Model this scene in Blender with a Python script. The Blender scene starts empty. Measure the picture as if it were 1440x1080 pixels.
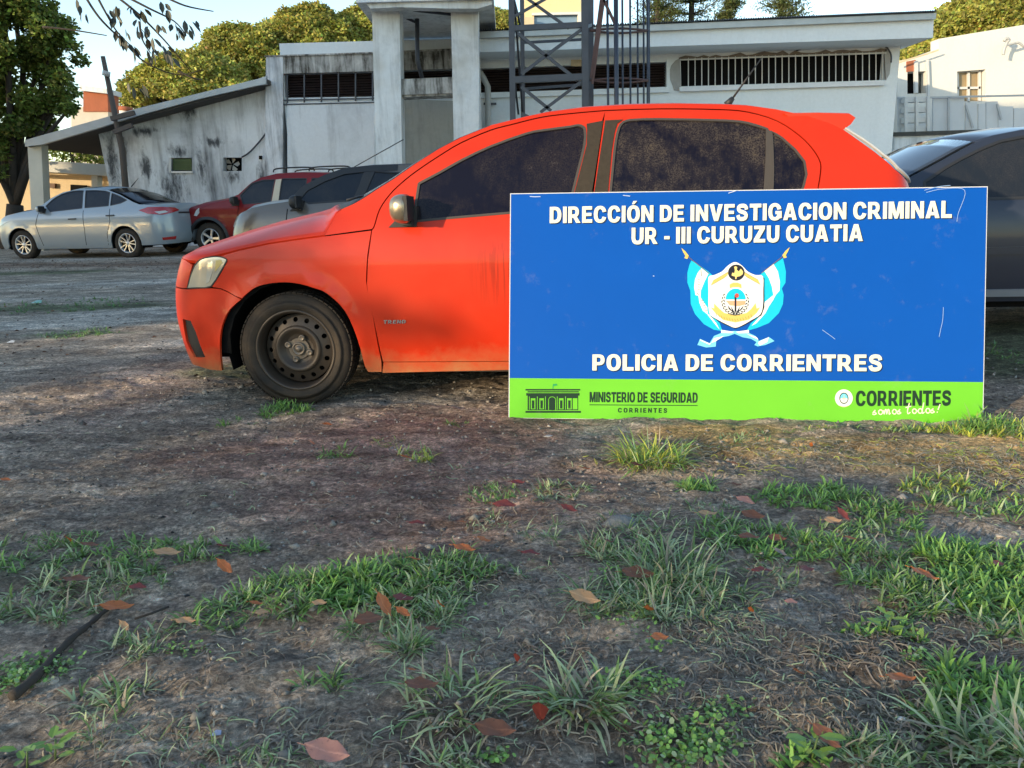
import bpy, math, random
import numpy as np
from mathutils import Vector
from mathutils.geometry import delaunay_2d_cdt

rng = np.random.default_rng(7)
random.seed(7)
SC = bpy.context.scene
COL = SC.collection
pi = math.pi

# ---------------------------------------------------------------- camera
FPX, CH, YH, ROLL = 1100.0, 1.02, 277.0, 0.027
_p = math.atan((540 - YH) / FPX)
cF = np.array([0, math.cos(_p), -math.sin(_p)])
_R0 = np.array([1.0, 0, 0]); _U0 = np.array([0, math.sin(_p), math.cos(_p)])
cR = _R0 * math.cos(ROLL) - _U0 * math.sin(ROLL)
cU = _U0 * math.cos(ROLL) + _R0 * math.sin(ROLL)
cC = np.array([0, 0, CH])
cam = bpy.data.cameras.new('camera'); camo = bpy.data.objects.new('camera', cam); COL.objects.link(camo)
from mathutils import Matrix
M = Matrix(((cR[0], cU[0], -cF[0], 0), (cR[1], cU[1], -cF[1], 0), (cR[2], cU[2], -cF[2], CH), (0, 0, 0, 1)))
camo.matrix_world = M
cam.sensor_fit = 'HORIZONTAL'; cam.sensor_width = 36.0; cam.lens = 36.0 * FPX / 1440.0
cam.clip_start = 0.05; cam.clip_end = 2000
SC.camera = camo

# ---------------------------------------------------------------- light
SUN_AZ, SUN_EL = 50.0, 11.0        # light travels towards +Y turned SUN_AZ degrees towards +X
w = bpy.data.worlds.new("World"); SC.world = w; w.use_nodes = True
nt = w.node_tree; nt.nodes.clear()
sky = nt.nodes.new('ShaderNodeTexSky'); sky.sky_type = 'NISHITA'; sky.sun_disc = False
sky.sun_elevation = math.radians(SUN_EL)
# sun stands towards (-sin az, -cos az); Nishita rotation 0 = sun towards +Y, turning clockwise seen from above
sky.sun_rotation = math.radians(180 + SUN_AZ)
sky.altitude = 50; sky.air_density = 1.0; sky.dust_density = 0.25; sky.ozone_density = 1.15
bg = nt.nodes.new('ShaderNodeBackground'); bg.inputs[1].default_value = 0.15
out = nt.nodes.new('ShaderNodeOutputWorld')
nt.links.new(sky.outputs[0], bg.inputs[0]); nt.links.new(bg.outputs[0], out.inputs[0])
sun = bpy.data.lights.new('sun', 'SUN'); sun.energy = 2.1; sun.angle = math.radians(0.6); sun.color = (1.0, 0.78, 0.50)
suno = bpy.data.objects.new('sun', sun); COL.objects.link(suno)
sd = Vector((math.sin(math.radians(SUN_AZ)) * math.cos(math.radians(SUN_EL)), math.cos(math.radians(SUN_AZ)) * math.cos(math.radians(SUN_EL)), -math.sin(math.radians(SUN_EL))))
suno.rotation_euler = sd.to_track_quat('-Z', 'Y').to_euler(); suno.location = (-30, -30, 20)
SC.view_settings.view_transform = 'Standard'; SC.view_settings.look = 'None'
SC.view_settings.exposure = 1.48; SC.view_settings.gamma = 1.0
SC.view_settings.use_curve_mapping = False

# ---------------------------------------------------------------- pixel helpers (photo pixels, 1440 x 1080)
def ray(x, y): return cF + (x - 720) / FPX * cR - (y - 540) / FPX * cU
def G(x, y, z=0.0):
    v = ray(x, y); return cC + v * (z - CH) / v[2]
def P(x, y, Y):
    v = ray(x, y); return cC + v * Y / v[1]
def proj(p):
    q = np.asarray(p, float) - cC
    d = q @ cF
    return np.stack([720 + FPX * (q @ cR) / d, 540 - FPX * (q @ cU) / d], -1)

# ---------------------------------------------------------------- object helpers
ROOT = {}
def tag(o, label=None, cat=None, group=None, kind=None):
    if label: o['label'] = label
    if cat: o['category'] = cat
    if group: o['group'] = group
    if kind: o['kind'] = kind
    return o
def thing(name, label, cat, loc=(0, 0, 0), rz=0.0, group=None):
    o = bpy.data.objects.new(name, None); COL.objects.link(o); o.empty_display_size = .2
    o.location = loc; o.rotation_euler = (0, 0, rz); tag(o, label, cat, group)
    ROOT[o.name] = Vector(loc)
    return o

class MB:
    def __init__(s): s.v = []; s.f = []; s.mi = []; s.sm = []
    def add(s, vs, fs, mi=0, smooth=False):
        b = len(s.v); s.v += [tuple(map(float, v)) for v in vs]
        for f in fs: s.f.append(tuple(b + i for i in f)); s.mi.append(mi); s.sm.append(smooth)
        return s
    def box(s, x0, x1, y0, y1, z0, z1, mi=0):
        vs = [(x, y, z) for z in (z0, z1) for y in (y0, y1) for x in (x0, x1)]
        return s.add(vs, [(0, 2, 3, 1), (4, 5, 7, 6), (0, 1, 5, 4), (2, 6, 7, 3), (0, 4, 6, 2), (1, 3, 7, 5)], mi)
    def bar(s, a, b, w, h=None, mi=0):
        a = Vector(a); b = Vector(b); h = h or w; d = (b - a).normalized()
        u = d.cross(Vector((0, 0, 1)))
        if u.length < 1e-3: u = Vector((1, 0, 0))
        u.normalize(); v = u.cross(d)
        vs = []
        for p in (a, b):
            for i, j in ((-1, -1), (1, -1), (1, 1), (-1, 1)): vs.append(p + u * i * w / 2 + v * j * h / 2)
        return s.add(vs, [(3, 2, 1, 0), (4, 5, 6, 7), (0, 1, 5, 4), (1, 2, 6, 5), (2, 3, 7, 6), (3, 0, 4, 7)], mi)
    def tube(s, pts, r, n=8, mi=0, cap=True):
        pts = [Vector(p) for p in pts]; rs = r if isinstance(r, (list, tuple)) else [r] * len(pts)
        vs = []; fs = []; prev = None
        for i, p in enumerate(pts):
            d = (pts[min(i + 1, len(pts) - 1)] - pts[max(i - 1, 0)]).normalized()
            if prev is None:
                u = d.cross(Vector((0.3, 0.1, 1))); u = u.normalized() if u.length > 1e-3 else Vector((1, 0, 0))
            else:
                u = prev - d * prev.dot(d); u = u.normalized() if u.length > 1e-4 else prev
            prev = u; v = d.cross(u)
            for k in range(n):
                a = 2 * pi * k / n; vs.append(p + (u * math.cos(a) + v * math.sin(a)) * rs[i])
        for i in range(len(pts) - 1):
            for k in range(n):
                k2 = (k + 1) % n; fs.append((i * n + k, i * n + k2, (i + 1) * n + k2, (i + 1) * n + k))
        if cap: fs.append(tuple(range(n - 1, -1, -1))); fs.append(tuple((len(pts) - 1) * n + k for k in range(n)))
        return s.add(vs, fs, mi, True)
    def lathe(s, prof, n=48, c=(0, 0, 0), mi=0, smooth=True):
        """profile (r, y) turned round the Y axis through c"""
        vs = []; fs = []
        for r, y in prof:
            for k in range(n):
                a = 2 * pi * k / n; vs.append((c[0] + r * math.cos(a), c[1] + y, c[2] + r * math.sin(a)))
        for i in range(len(prof) - 1):
            for k in range(n):
                k2 = (k + 1) % n; fs.append((i * n + k, (i + 1) * n + k, (i + 1) * n + k2, i * n + k2))
        return s.add(vs, fs, mi, smooth)
    def prism(s, poly, axis, a, b, mi=0):
        """closed polygon extruded; axis 'y': poly=(x,z) from y=a to b ; 'x': poly=(y,z) ; 'z': poly=(x,y)"""
        def mk(p, t):
            return (p[0], t, p[1]) if axis == 'y' else (t, p[0], p[1]) if axis == 'x' else (p[0], p[1], t)
        n = len(poly)
        vs = [mk(p, a) for p in poly] + [mk(p, b) for p in poly]
        area = sum(poly[i][0] * poly[(i + 1) % n][1] - poly[(i + 1) % n][0] * poly[i][1] for i in range(n))
        idx = list(range(n))
        f0 = tuple(idx); f1 = tuple(n + i for i in reversed(idx))
        sides = [(i, n + i, n + (i + 1) % n, (i + 1) % n) for i in range(n)]
        fs = [f0, f1] + sides
        return s.add(vs, fs, mi)

def meshobj(name, verts, faces, mats, parent=None, mi=None, smooth=None, local=False, loc=None, recalc=True):
    me = bpy.data.meshes.new(name)
    off = Vector((0, 0, 0))
    if parent is not None:
        if not local: off = ROOT[parent.name]
    if loc is not None: off = Vector(loc)
    verts = [(v[0] - off.x, v[1] - off.y, v[2] - off.z) for v in verts]
    me.from_pydata(verts, [], faces)
    for m in (mats if isinstance(mats, (list, tuple)) else [mats]): me.materials.append(m)
    if mi is not None: me.polygons.foreach_set('material_index', mi)
    if smooth is not None: me.polygons.foreach_set('use_smooth', smooth)
    me.update()
    if recalc:
        import bmesh
        bm = bmesh.new(); bm.from_mesh(me); bmesh.ops.recalc_face_normals(bm, faces=bm.faces); bm.to_mesh(me); bm.free()
    o = bpy.data.objects.new(name, me); COL.objects.link(o)
    if parent is not None:
        o.parent = parent; ROOT[o.name] = ROOT[parent.name]
    elif loc is not None:
        o.location = loc; ROOT[o.name] = Vector(loc)
    else: ROOT[o.name] = Vector((0, 0, 0))
    return o
def build(mb, name, mats, parent=None, local=False, loc=None, recalc=True):
    return meshobj(name, mb.v, mb.f, mats, parent, mb.mi, mb.sm, local, loc, recalc)

def bigmesh(name, V, F, mats, parent=None, cols=None, smooth=False, local=False):
    """fast numpy mesh of equal-size faces; cols = per-vertex rgb"""
    V = np.asarray(V, np.float32); F = np.asarray(F, np.int32)
    if parent is not None and not local: V = V - np.array(ROOT[parent.name], np.float32)
    me = bpy.data.meshes.new(name); k = F.shape[1]
    me.vertices.add(len(V)); me.vertices.foreach_set('co', V.ravel())
    me.loops.add(F.size); me.loops.foreach_set('vertex_index', F.ravel())
    me.polygons.add(len(F)); me.polygons.foreach_set('loop_start', np.arange(0, F.size, k, dtype=np.int32))
    me.polygons.foreach_set('loop_total', np.full(len(F), k, np.int32))
    if smooth: me.polygons.foreach_set('use_smooth', np.ones(len(F), bool))
    me.update(calc_edges=True)
    if cols is not None:
        a = me.color_attributes.new('tint', 'FLOAT_COLOR', 'POINT')
        c = np.ones((len(V), 4), np.float32); c[:, :3] = cols; a.data.foreach_set('color', c.ravel())
    for m in (mats if isinstance(mats, (list, tuple)) else [mats]): me.materials.append(m)
    o = bpy.data.objects.new(name, me); COL.objects.link(o)
    if parent is not None: o.parent = parent; ROOT[o.name] = ROOT[parent.name]
    else: ROOT[o.name] = Vector((0, 0, 0))
    return o

# ---------------------------------------------------------------- materials
MATS = {}
class NT:
    def __init__(s, name):
        s.m = bpy.data.materials.new(name); s.m.use_nodes = True; s.t = s.m.node_tree; s.t.nodes.clear()
        s.out = s.n('ShaderNodeOutputMaterial'); s.b = s.n('ShaderNodeBsdfPrincipled'); s.l(s.b.outputs[0], s.out.inputs[0])
    def n(s, ty, **kw):
        nd = s.t.nodes.new(ty)
        for k, v in kw.items(): setattr(nd, k, v)
        return nd
    def l(s, a, b): s.t.links.new(a, b)
    def coord(s, kind='Object'):
        return s.n('ShaderNodeTexCoord').outputs[kind]
    def mapping(s, co, scale=(1, 1, 1), loc=(0, 0, 0)):
        m = s.n('ShaderNodeMapping'); m.inputs['Scale'].default_value = scale; m.inputs['Location'].default_value = loc
        s.l(co, m.inputs[0]); return m.outputs[0]
    def noise(s, co, scale, detail=4, rough=.55, dist=0):
        n = s.n('ShaderNodeTexNoise'); n.inputs['Scale'].default_value = scale; n.inputs['Detail'].default_value = detail
        n.inputs['Roughness'].default_value = rough; n.inputs['Distortion'].default_value = dist
        s.l(co, n.inputs['Vector']); return n.outputs['Fac']
    def ramp(s, fac, stops):
        r = s.n('ShaderNodeValToRGB'); e = r.color_ramp.elements
        while len(e) < len(stops): e.new(.5)
        for i, (p, c) in enumerate(stops):
            e[i].position = p
            c = c if isinstance(c, (tuple, list)) else (c, c, c)
            e[i].color = (*c, 1)
        s.l(fac, r.inputs[0]); return r.outputs[0]
    def mix(s, fac, a, b, mode='MIX'):
        m = s.n('ShaderNodeMix', data_type='RGBA', blend_type=mode)
        for inp, v in ((m.inputs[0], fac), (m.inputs[6], a), (m.inputs[7], b)):
            if hasattr(v, 'is_linked') or isinstance(v, bpy.types.NodeSocket): s.l(v, inp)
            elif isinstance(v, (tuple, list)): inp.default_value = (*v, 1) if len(v) == 3 else v
            else: inp.default_value = v
        return m.outputs[2]
    def math(s, op, a, b=0.0, clamp=False):
        m = s.n('ShaderNodeMath', operation=op); m.use_clamp = clamp
        for inp, v in ((m.inputs[0], a), (m.inputs[1], b)):
            if isinstance(v, bpy.types.NodeSocket): s.l(v, inp)
            else: inp.default_value = v
        return m.outputs[0]
    def bump(s, h, strength=.3, dist=.01, normal=None):
        b = s.n('ShaderNodeBump'); b.inputs['Strength'].default_value = strength; b.inputs['Distance'].default_value = dist
        s.l(h, b.inputs['Height'])
        if normal is not None: s.l(normal, b.inputs['Normal'])
        s.l(b.outputs[0], s.b.inputs['Normal']); return b.outputs[0]
    def set(s, **kw):
        for k, v in kw.items():
            i = s.b.inputs[k.replace('_', ' ')]
            if isinstance(v, bpy.types.NodeSocket): s.l(v, i)
            elif isinstance(v, (tuple, list)) and len(v) == 3: i.default_value = (*v, 1)
            else: i.default_value = v
        return s

def simple(name, col, rough=.6, metal=0.0, var=.15, scale=6.0, bump=0.0, spec=.5, coat=0.0):
    if name in MATS: return MATS[name]
    t = NT(name); co = t.coord()
    n = t.noise(co, scale, 5, .6)
    c = t.mix(n, tuple(x * (1 - var) for x in col), tuple(min(1, x * (1 + var)) for x in col))
    t.set(Base_Color=c, Roughness=rough, Metallic=metal, Coat_Weight=coat)
    t.b.inputs['Specular IOR Level'].default_value = spec
    if bump: t.bump(t.noise(co, scale * 6, 4), bump, .01)
    MATS[name] = t.m; return t.m

# plaster: painted wall with grime streaks, patches and hairline blotches
def plaster(name, col, dirt=.4, dcol=(.06, .065, .06), scale=1.0, warm=None, thresh=.52, spots=()):
    t = NT(name); co = t.coord()
    n1 = t.noise(co, .9 * scale, 6, .65, .4)
    streak = t.noise(t.mapping(co, (3.0, 3.0, .35)), 1.6 * scale, 6, .7, .3)
    big = t.ramp(n1, [(thresh - .07, 0.0), (thresh + .17, 1.0)])
    st = t.ramp(streak, [(thresh - .04, 0.0), (thresh + .2, 1.0)])
    m = t.math('MULTIPLY', t.math('ADD', t.math('MULTIPLY', big, .55), t.math('MULTIPLY', st, .75)), dirt, True)
    fine = t.noise(co, 14, 5, .6)
    base = t.mix(fine, tuple(c * .88 for c in col), tuple(min(1, c * 1.06) for c in col))
    if warm:
        base = t.mix(t.ramp(t.noise(co, .55, 3), [(.5, 0.0), (.62, .7)]), base, warm)
    if spots:      # mould blooms at given places of the wall (x, z, rx, rz)
        sep = t.n('ShaderNodeSeparateXYZ'); t.l(co, sep.inputs[0]); acc = None
        for (sx, sz, rx, rz) in spots:
            a = t.math('DIVIDE', t.math('SUBTRACT', sep.outputs['X'], sx), rx); b = t.math('DIVIDE', t.math('SUBTRACT', sep.outputs['Z'], sz), rz)
            d = t.math('SUBTRACT', 1.0, t.math('SQRT', t.math('ADD', t.math('MULTIPLY', a, a), t.math('MULTIPLY', b, b))))
            acc = d if acc is None else t.math('MAXIMUM', acc, d)
        nn = t.math('ADD', t.math('MULTIPLY', t.noise(t.mapping(co, (2.2, 2.2, .7)), 3.2, 9, .78, .6), 3.4), -1.55)
        m = t.math('MAXIMUM', m, t.ramp(t.math('ADD', acc, nn), [(-.0, 0.0), (1.0, .95)]))
    c = t.mix(m, base, dcol)
    t.set(Base_Color=c, Roughness=.9)
    t.b.inputs['Specular IOR Level'].default_value = .2
    t.bump(t.noise(co, 40, 4), .25, .01)
    return t.m

def leafmat(name, col, trans=.35, rough=.55):
    t = NT(name)
    at = t.n('ShaderNodeAttribute', attribute_name='tint')
    c = t.mix(1.0, at.outputs['Color'], col, 'MULTIPLY')
    t.set(Base_Color=c, Roughness=rough)
    t.b.inputs['Specular IOR Level'].default_value = .3
    tr = t.n('ShaderNodeBsdfTranslucent'); t.l(c, tr.inputs[0])
    mx = t.n('ShaderNodeMixShader'); mx.inputs[0].default_value = trans
    t.l(t.b.outputs[0], mx.inputs[1]); t.l(tr.outputs[0], mx.inputs[2]); t.l(mx.outputs[0], t.out.inputs[0])
    return t.m

# ---------------------------------------------------------------- numpy value noise
_perm = rng.random((256, 256))
def vnoise(x, y):
    xi = np.floor(x).astype(int); yi = np.floor(y).astype(int); fx = x - xi; fy = y - yi
    fx = fx * fx * (3 - 2 * fx); fy = fy * fy * (3 - 2 * fy)
    g = lambda a, b: _perm[a % 256, b % 256]
    return (g(xi, yi) * (1 - fx) + g(xi + 1, yi) * fx) * (1 - fy) + (g(xi, yi + 1) * (1 - fx) + g(xi + 1, yi + 1) * fx) * fy
def fbm(x, y, oct=4, rough=.5):
    s = 0; a = 1; t = 0
    for o in range(oct):
        s = s + a * (vnoise(x * 2 ** o + 17.3 * o, y * 2 ** o + 5.1 * o) - .5); t += a; a *= rough
    return s / t
def gz(x, y):
    """ground height"""
    x = np.asarray(x, float); y = np.asarray(y, float)
    near = 1 / (1 + ((np.hypot(x, y - 3)) / 9) ** 4)
    ridge = np.abs(fbm(x * 2.2 + y * 1.1, y * 3.5, 4, .55))
    h = .022 * fbm(x * 1.1, y * 1.3, 3) + .038 * fbm(x * 5, y * 7, 4, .6) - .022 * ridge
    h = h + .017 * fbm(x * 20, y * 26, 3, .7)
    # cars and the board stand on trodden, flatter ground
    return h * near + .03 * fbm(x * .25, y * .25, 2) * np.clip((y - 4) / 6, 0, 1) * np.clip((40 - y) / 10, 0, 1)
# ================================================================ GROUND
def axis_pts(lo, d0, d1, hi, step, grow):
    a = list(np.arange(d0, d1 + 1e-6, step)); s = step; x = d0
    left = []
    while x > lo: s *= grow; x -= s; left.append(x)
    s = step; x = a[-1]; right = []
    while x < hi: s *= grow; x += s; right.append(x)
    return np.array(left[::-1] + a + right)
def make_ground():
    xs = axis_pts(-400, -2.3, 2.9, 400, .014, 1.05); ys = axis_pts(-300, 1.0, 4.4, 900, .013, 1.04)
    X, Y = np.meshgrid(xs, ys); Z = gz(X, Y)
    V = np.stack([X, Y, Z], -1).reshape(-1, 3)
    nx, ny = len(xs), len(ys)
    i = np.arange(nx - 1)[None, :] + nx * np.arange(ny - 1)[:, None]
    F = np.stack([i, i + 1, i + nx + 1, i + nx], -1).reshape(-1, 4)
    # colour zones of the soil (soil, litter and moss, plus a warm sun patch painted in)
    px = None
    x = V[:, 0]; y = V[:, 1]
    def spot(cx, cy, rx, ry, soft=.35):
        d = np.hypot((x - cx) / rx, (y - cy) / ry) + .45 * fbm(x * 3.1 + cx, y * 3.1, 3)
        return np.clip((1 - d) / soft, 0, 1)
    red = np.zeros(len(x))
    for (a, b, rx, ry) in ((600, 690, .75, .55), (560, 620, .9, .5), (420, 640, .6, .35), (330, 640, .5, .25)):
        g = G(a, b); red = np.maximum(red, spot(g[0], g[1], rx, ry))
    pale = np.zeros(len(x))
    for (a, b, rx, ry) in ((200, 440, 1.2, .5), (60, 455, 1.1, .35), (1080, 850, .3, .12), (560, 560, .7, .18), (240, 395, 1.6, .5), (1340, 745, .2, .12), (300, 480, .7, .3)):
        g = G(a, b); pale = np.maximum(pale, spot(g[0], g[1], rx, ry))
    sun_warm = np.zeros(len(x))
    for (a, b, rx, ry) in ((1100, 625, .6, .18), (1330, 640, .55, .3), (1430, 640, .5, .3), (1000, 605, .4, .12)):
        g = G(a, b); sun_warm = np.maximum(sun_warm, spot(g[0], g[1], rx, ry))
    grn = np.zeros(len(x))
    for (a, b, rx, ry) in ((90, 432, 1.5, .35), (110, 468, .55, .14), (340, 520, .5, .3), (1420, 500, 1.0, .8), (30, 385, 2.0, .5), (1410, 470, 1.5, .6)):
        g = G(a, b); grn = np.maximum(grn, spot(g[0], g[1], rx, ry))
    for (a, b, rx, ry) in ((1380, 830, .3, .25), (560, 830, .3, .12), (90, 800, .25, .12), (940, 830, .25, .15), (1370, 1030, .25, .15)):
        g = G(a, b); grn = np.maximum(grn, .6 * spot(g[0], g[1], rx, ry))
    # brown litter belt across the yard near the far cars
    lit = np.clip(1 - np.abs((y - 12.6 + .25 * x) / 1.1 + 1.2 * fbm(x * .8, y * .8, 3)), 0, 1) * (x < 2) * (y > 8)
    pale = np.maximum(pale, np.clip(fbm(x * .35, y * 1.3, 4, .6) * 3.2 - .1, 0, .8) * (y > 5))
    base = np.array([.325, .262, .200])
    c = np.tile(base, (len(x), 1))
    def lay(c, m, col, k=1.0): return c * (1 - m[:, None] * k) + np.array(col) * m[:, None] * k
    c = lay(c, red, (.31, .185, .135), .65)
    c = lay(c, pale, (.46, .41, .35), .7)
    c = lay(c, sun_warm, (.55, .36, .15), .8)  # sunlight's warmth painted into the straw-coloured soil patch
    c = lay(c, lit, (.12, .062, .035), .8)
    c = lay(c, grn, (.06, .085, .03), .75)
    f = 1 + .8 * fbm(x * 1.4, y * 2.9, 5, .65)
    c = np.clip(c * f[:, None] * 1.22, .01, .8)
    t = NT('packed_soil'); at = t.n('ShaderNodeAttribute', attribute_name='tint'); co = t.coord()
    n1 = t.noise(t.mapping(co, (1, 1.7, 1)), 13, 10, .74, .5)
    n2 = t.noise(co, 62, 8, .78, .3)
    n3 = t.noise(t.mapping(co, (1, 1.6, 1)), 3.2, 6, .6, .8)
    col = t.mix(1.0, at.outputs['Color'], t.ramp(n1, [(.28, (.36, .35, .34)), (.44, (.84, .83, .82)), (.56, (1.15, 1.15, 1.15)), (.70, (2.2, 2.15, 2.1))]), 'MULTIPLY')
    col = t.mix(1.0, col, t.ramp(n2, [(.36, (.42, .41, .40)), (.5, (1.0, 1.0, 1.0)), (.63, (2.0, 2.0, 2.0))]), 'MULTIPLY')
    n4 = t.noise(t.mapping(co, (1, 2.6, 1)), 1.6, 9, .72, .4)
    col = t.mix(1.0, col, t.ramp(n4, [(.32, (.55, .52, .50)), (.5, (.95, .95, .95)), (.64, (1.7, 1.68, 1.64))]), 'MULTIPLY')
    dark = t.ramp(n3, [(.54, 0.0), (.72, .55)])
    col = t.mix(dark, col, (.035, .032, .03))
    t.set(Base_Color=col, Roughness=.93); t.b.inputs['Specular IOR Level'].default_value = .25
    h = t.math('ADD', t.math('MULTIPLY', n1, 1.0), t.math('MULTIPLY', n2, .35))
    t.bump(h, 1.0, .06)
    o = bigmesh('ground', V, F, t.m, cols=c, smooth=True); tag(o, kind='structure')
make_ground()
# ================================================================ CARS
def pip(px, py, poly):
    poly = np.asarray(poly); x1 = poly[:, 0]; y1 = poly[:, 1]; x2 = np.roll(x1, -1); y2 = np.roll(y1, -1)
    px = np.asarray(px)[:, None]; py = np.asarray(py)[:, None]
    c = ((y1 > py) != (y2 > py)) & (px < (x2 - x1) * (py - y1) / (y2 - y1 + 1e-12) + x1)
    return c.sum(1) % 2 == 1
def densify(poly, h, closed=True):
    out = []; n = len(poly)
    for i in range(n if closed else n - 1):
        a = np.array(poly[i], float); b = np.array(poly[(i + 1) % n], float)
        k = max(1, int(math.ceil(np.linalg.norm(b - a) / h)))
        for j in range(k): out.append(a + (b - a) * j / k)
    if not closed: out.append(np.array(poly[-1], float))
    return np.array(out)
def smooth_poly(pts, n=4, closed=False):
    """Catmull-Rom through the points"""
    pts = [np.array(p, float) for p in pts]; N = len(pts); out = []
    rngi = range(N if closed else N - 1)
    for i in rngi:
        if closed: p0, p1, p2, p3 = pts[(i - 1) % N], pts[i], pts[(i + 1) % N], pts[(i + 2) % N]
        else: p0, p1, p2, p3 = pts[max(i - 1, 0)], pts[i], pts[i + 1], pts[min(i + 2, N - 1)]
        for j in range(n):
            t = j / n
            out.append(.5 * ((2 * p1) + (-p0 + p2) * t + (2 * p0 - 5 * p1 + 4 * p2 - p3) * t * t + (-p0 + 3 * p1 - 3 * p2 + p3) * t ** 3))
    if not closed: out.append(pts[-1])
    return out
def tri_region(outline, holes, h):
    o = densify(outline, h); polys = [o] + [densify(q, h) for q in holes]
    verts = []; edges = []
    for q in polys:
        b = len(verts); verts += [tuple(p) for p in q]; edges += [(b + i, b + (i + 1) % len(q)) for i in range(len(q))]
    nb = len(verts)
    x0, y0 = o.min(0); x1, y1 = o.max(0)
    gx, gy = np.meshgrid(np.arange(x0 + h * .5, x1, h), np.arange(y0 + h * .5, y1, h)); gx = gx.ravel(); gy = gy.ravel()
    if len(gx):
        ok = pip(gx, gy, o)
        for q in polys[1:]: ok &= ~pip(gx, gy, q)
        gx = gx[ok]; gy = gy[ok]
        if len(gx):
            B = np.array(verts[:nb]); d = np.min(np.hypot(gx[:, None] - B[None, :, 0], gy[:, None] - B[None, :, 1]), 1)
            ok = d > h * .45; verts += list(zip(gx[ok], gy[ok]))
    r = delaunay_2d_cdt([Vector((float(a), float(b))) for a, b in verts], edges, [], 0, 1e-6)
    V = np.array([(v.x, v.y) for v in r[0]]); F = np.array([list(f) for f in r[2]])
    c = V[F].mean(1); ok = pip(c[:, 0], c[:, 1], o)
    for q in polys[1:]: ok &= ~pip(c[:, 0], c[:, 1], q)
    F = F[ok]
    a = V[F]; ar = (a[:, 1, 0] - a[:, 0, 0]) * (a[:, 2, 1] - a[:, 0, 1]) - (a[:, 1, 1] - a[:, 0, 1]) * (a[:, 2, 0] - a[:, 0, 0])
    F = F[np.abs(ar) > 1e-9]; ar = ar[np.abs(ar) > 1e-9]
    F[ar < 0] = F[ar < 0][:, ::-1]
    return V, F, polys

def smoothtab(pts, k=.03):
    z = np.arange(0, 2.2, .01); v = np.interp(z, [p[0] for p in pts], [p[1] for p in pts])
    ker = np.exp(-.5 * (np.arange(-15, 16) * .01 / k) ** 2); ker /= ker.sum()
    vv = np.convolve(np.pad(v, 15, mode='edge'), ker, 'valid'); return z, vv

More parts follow.
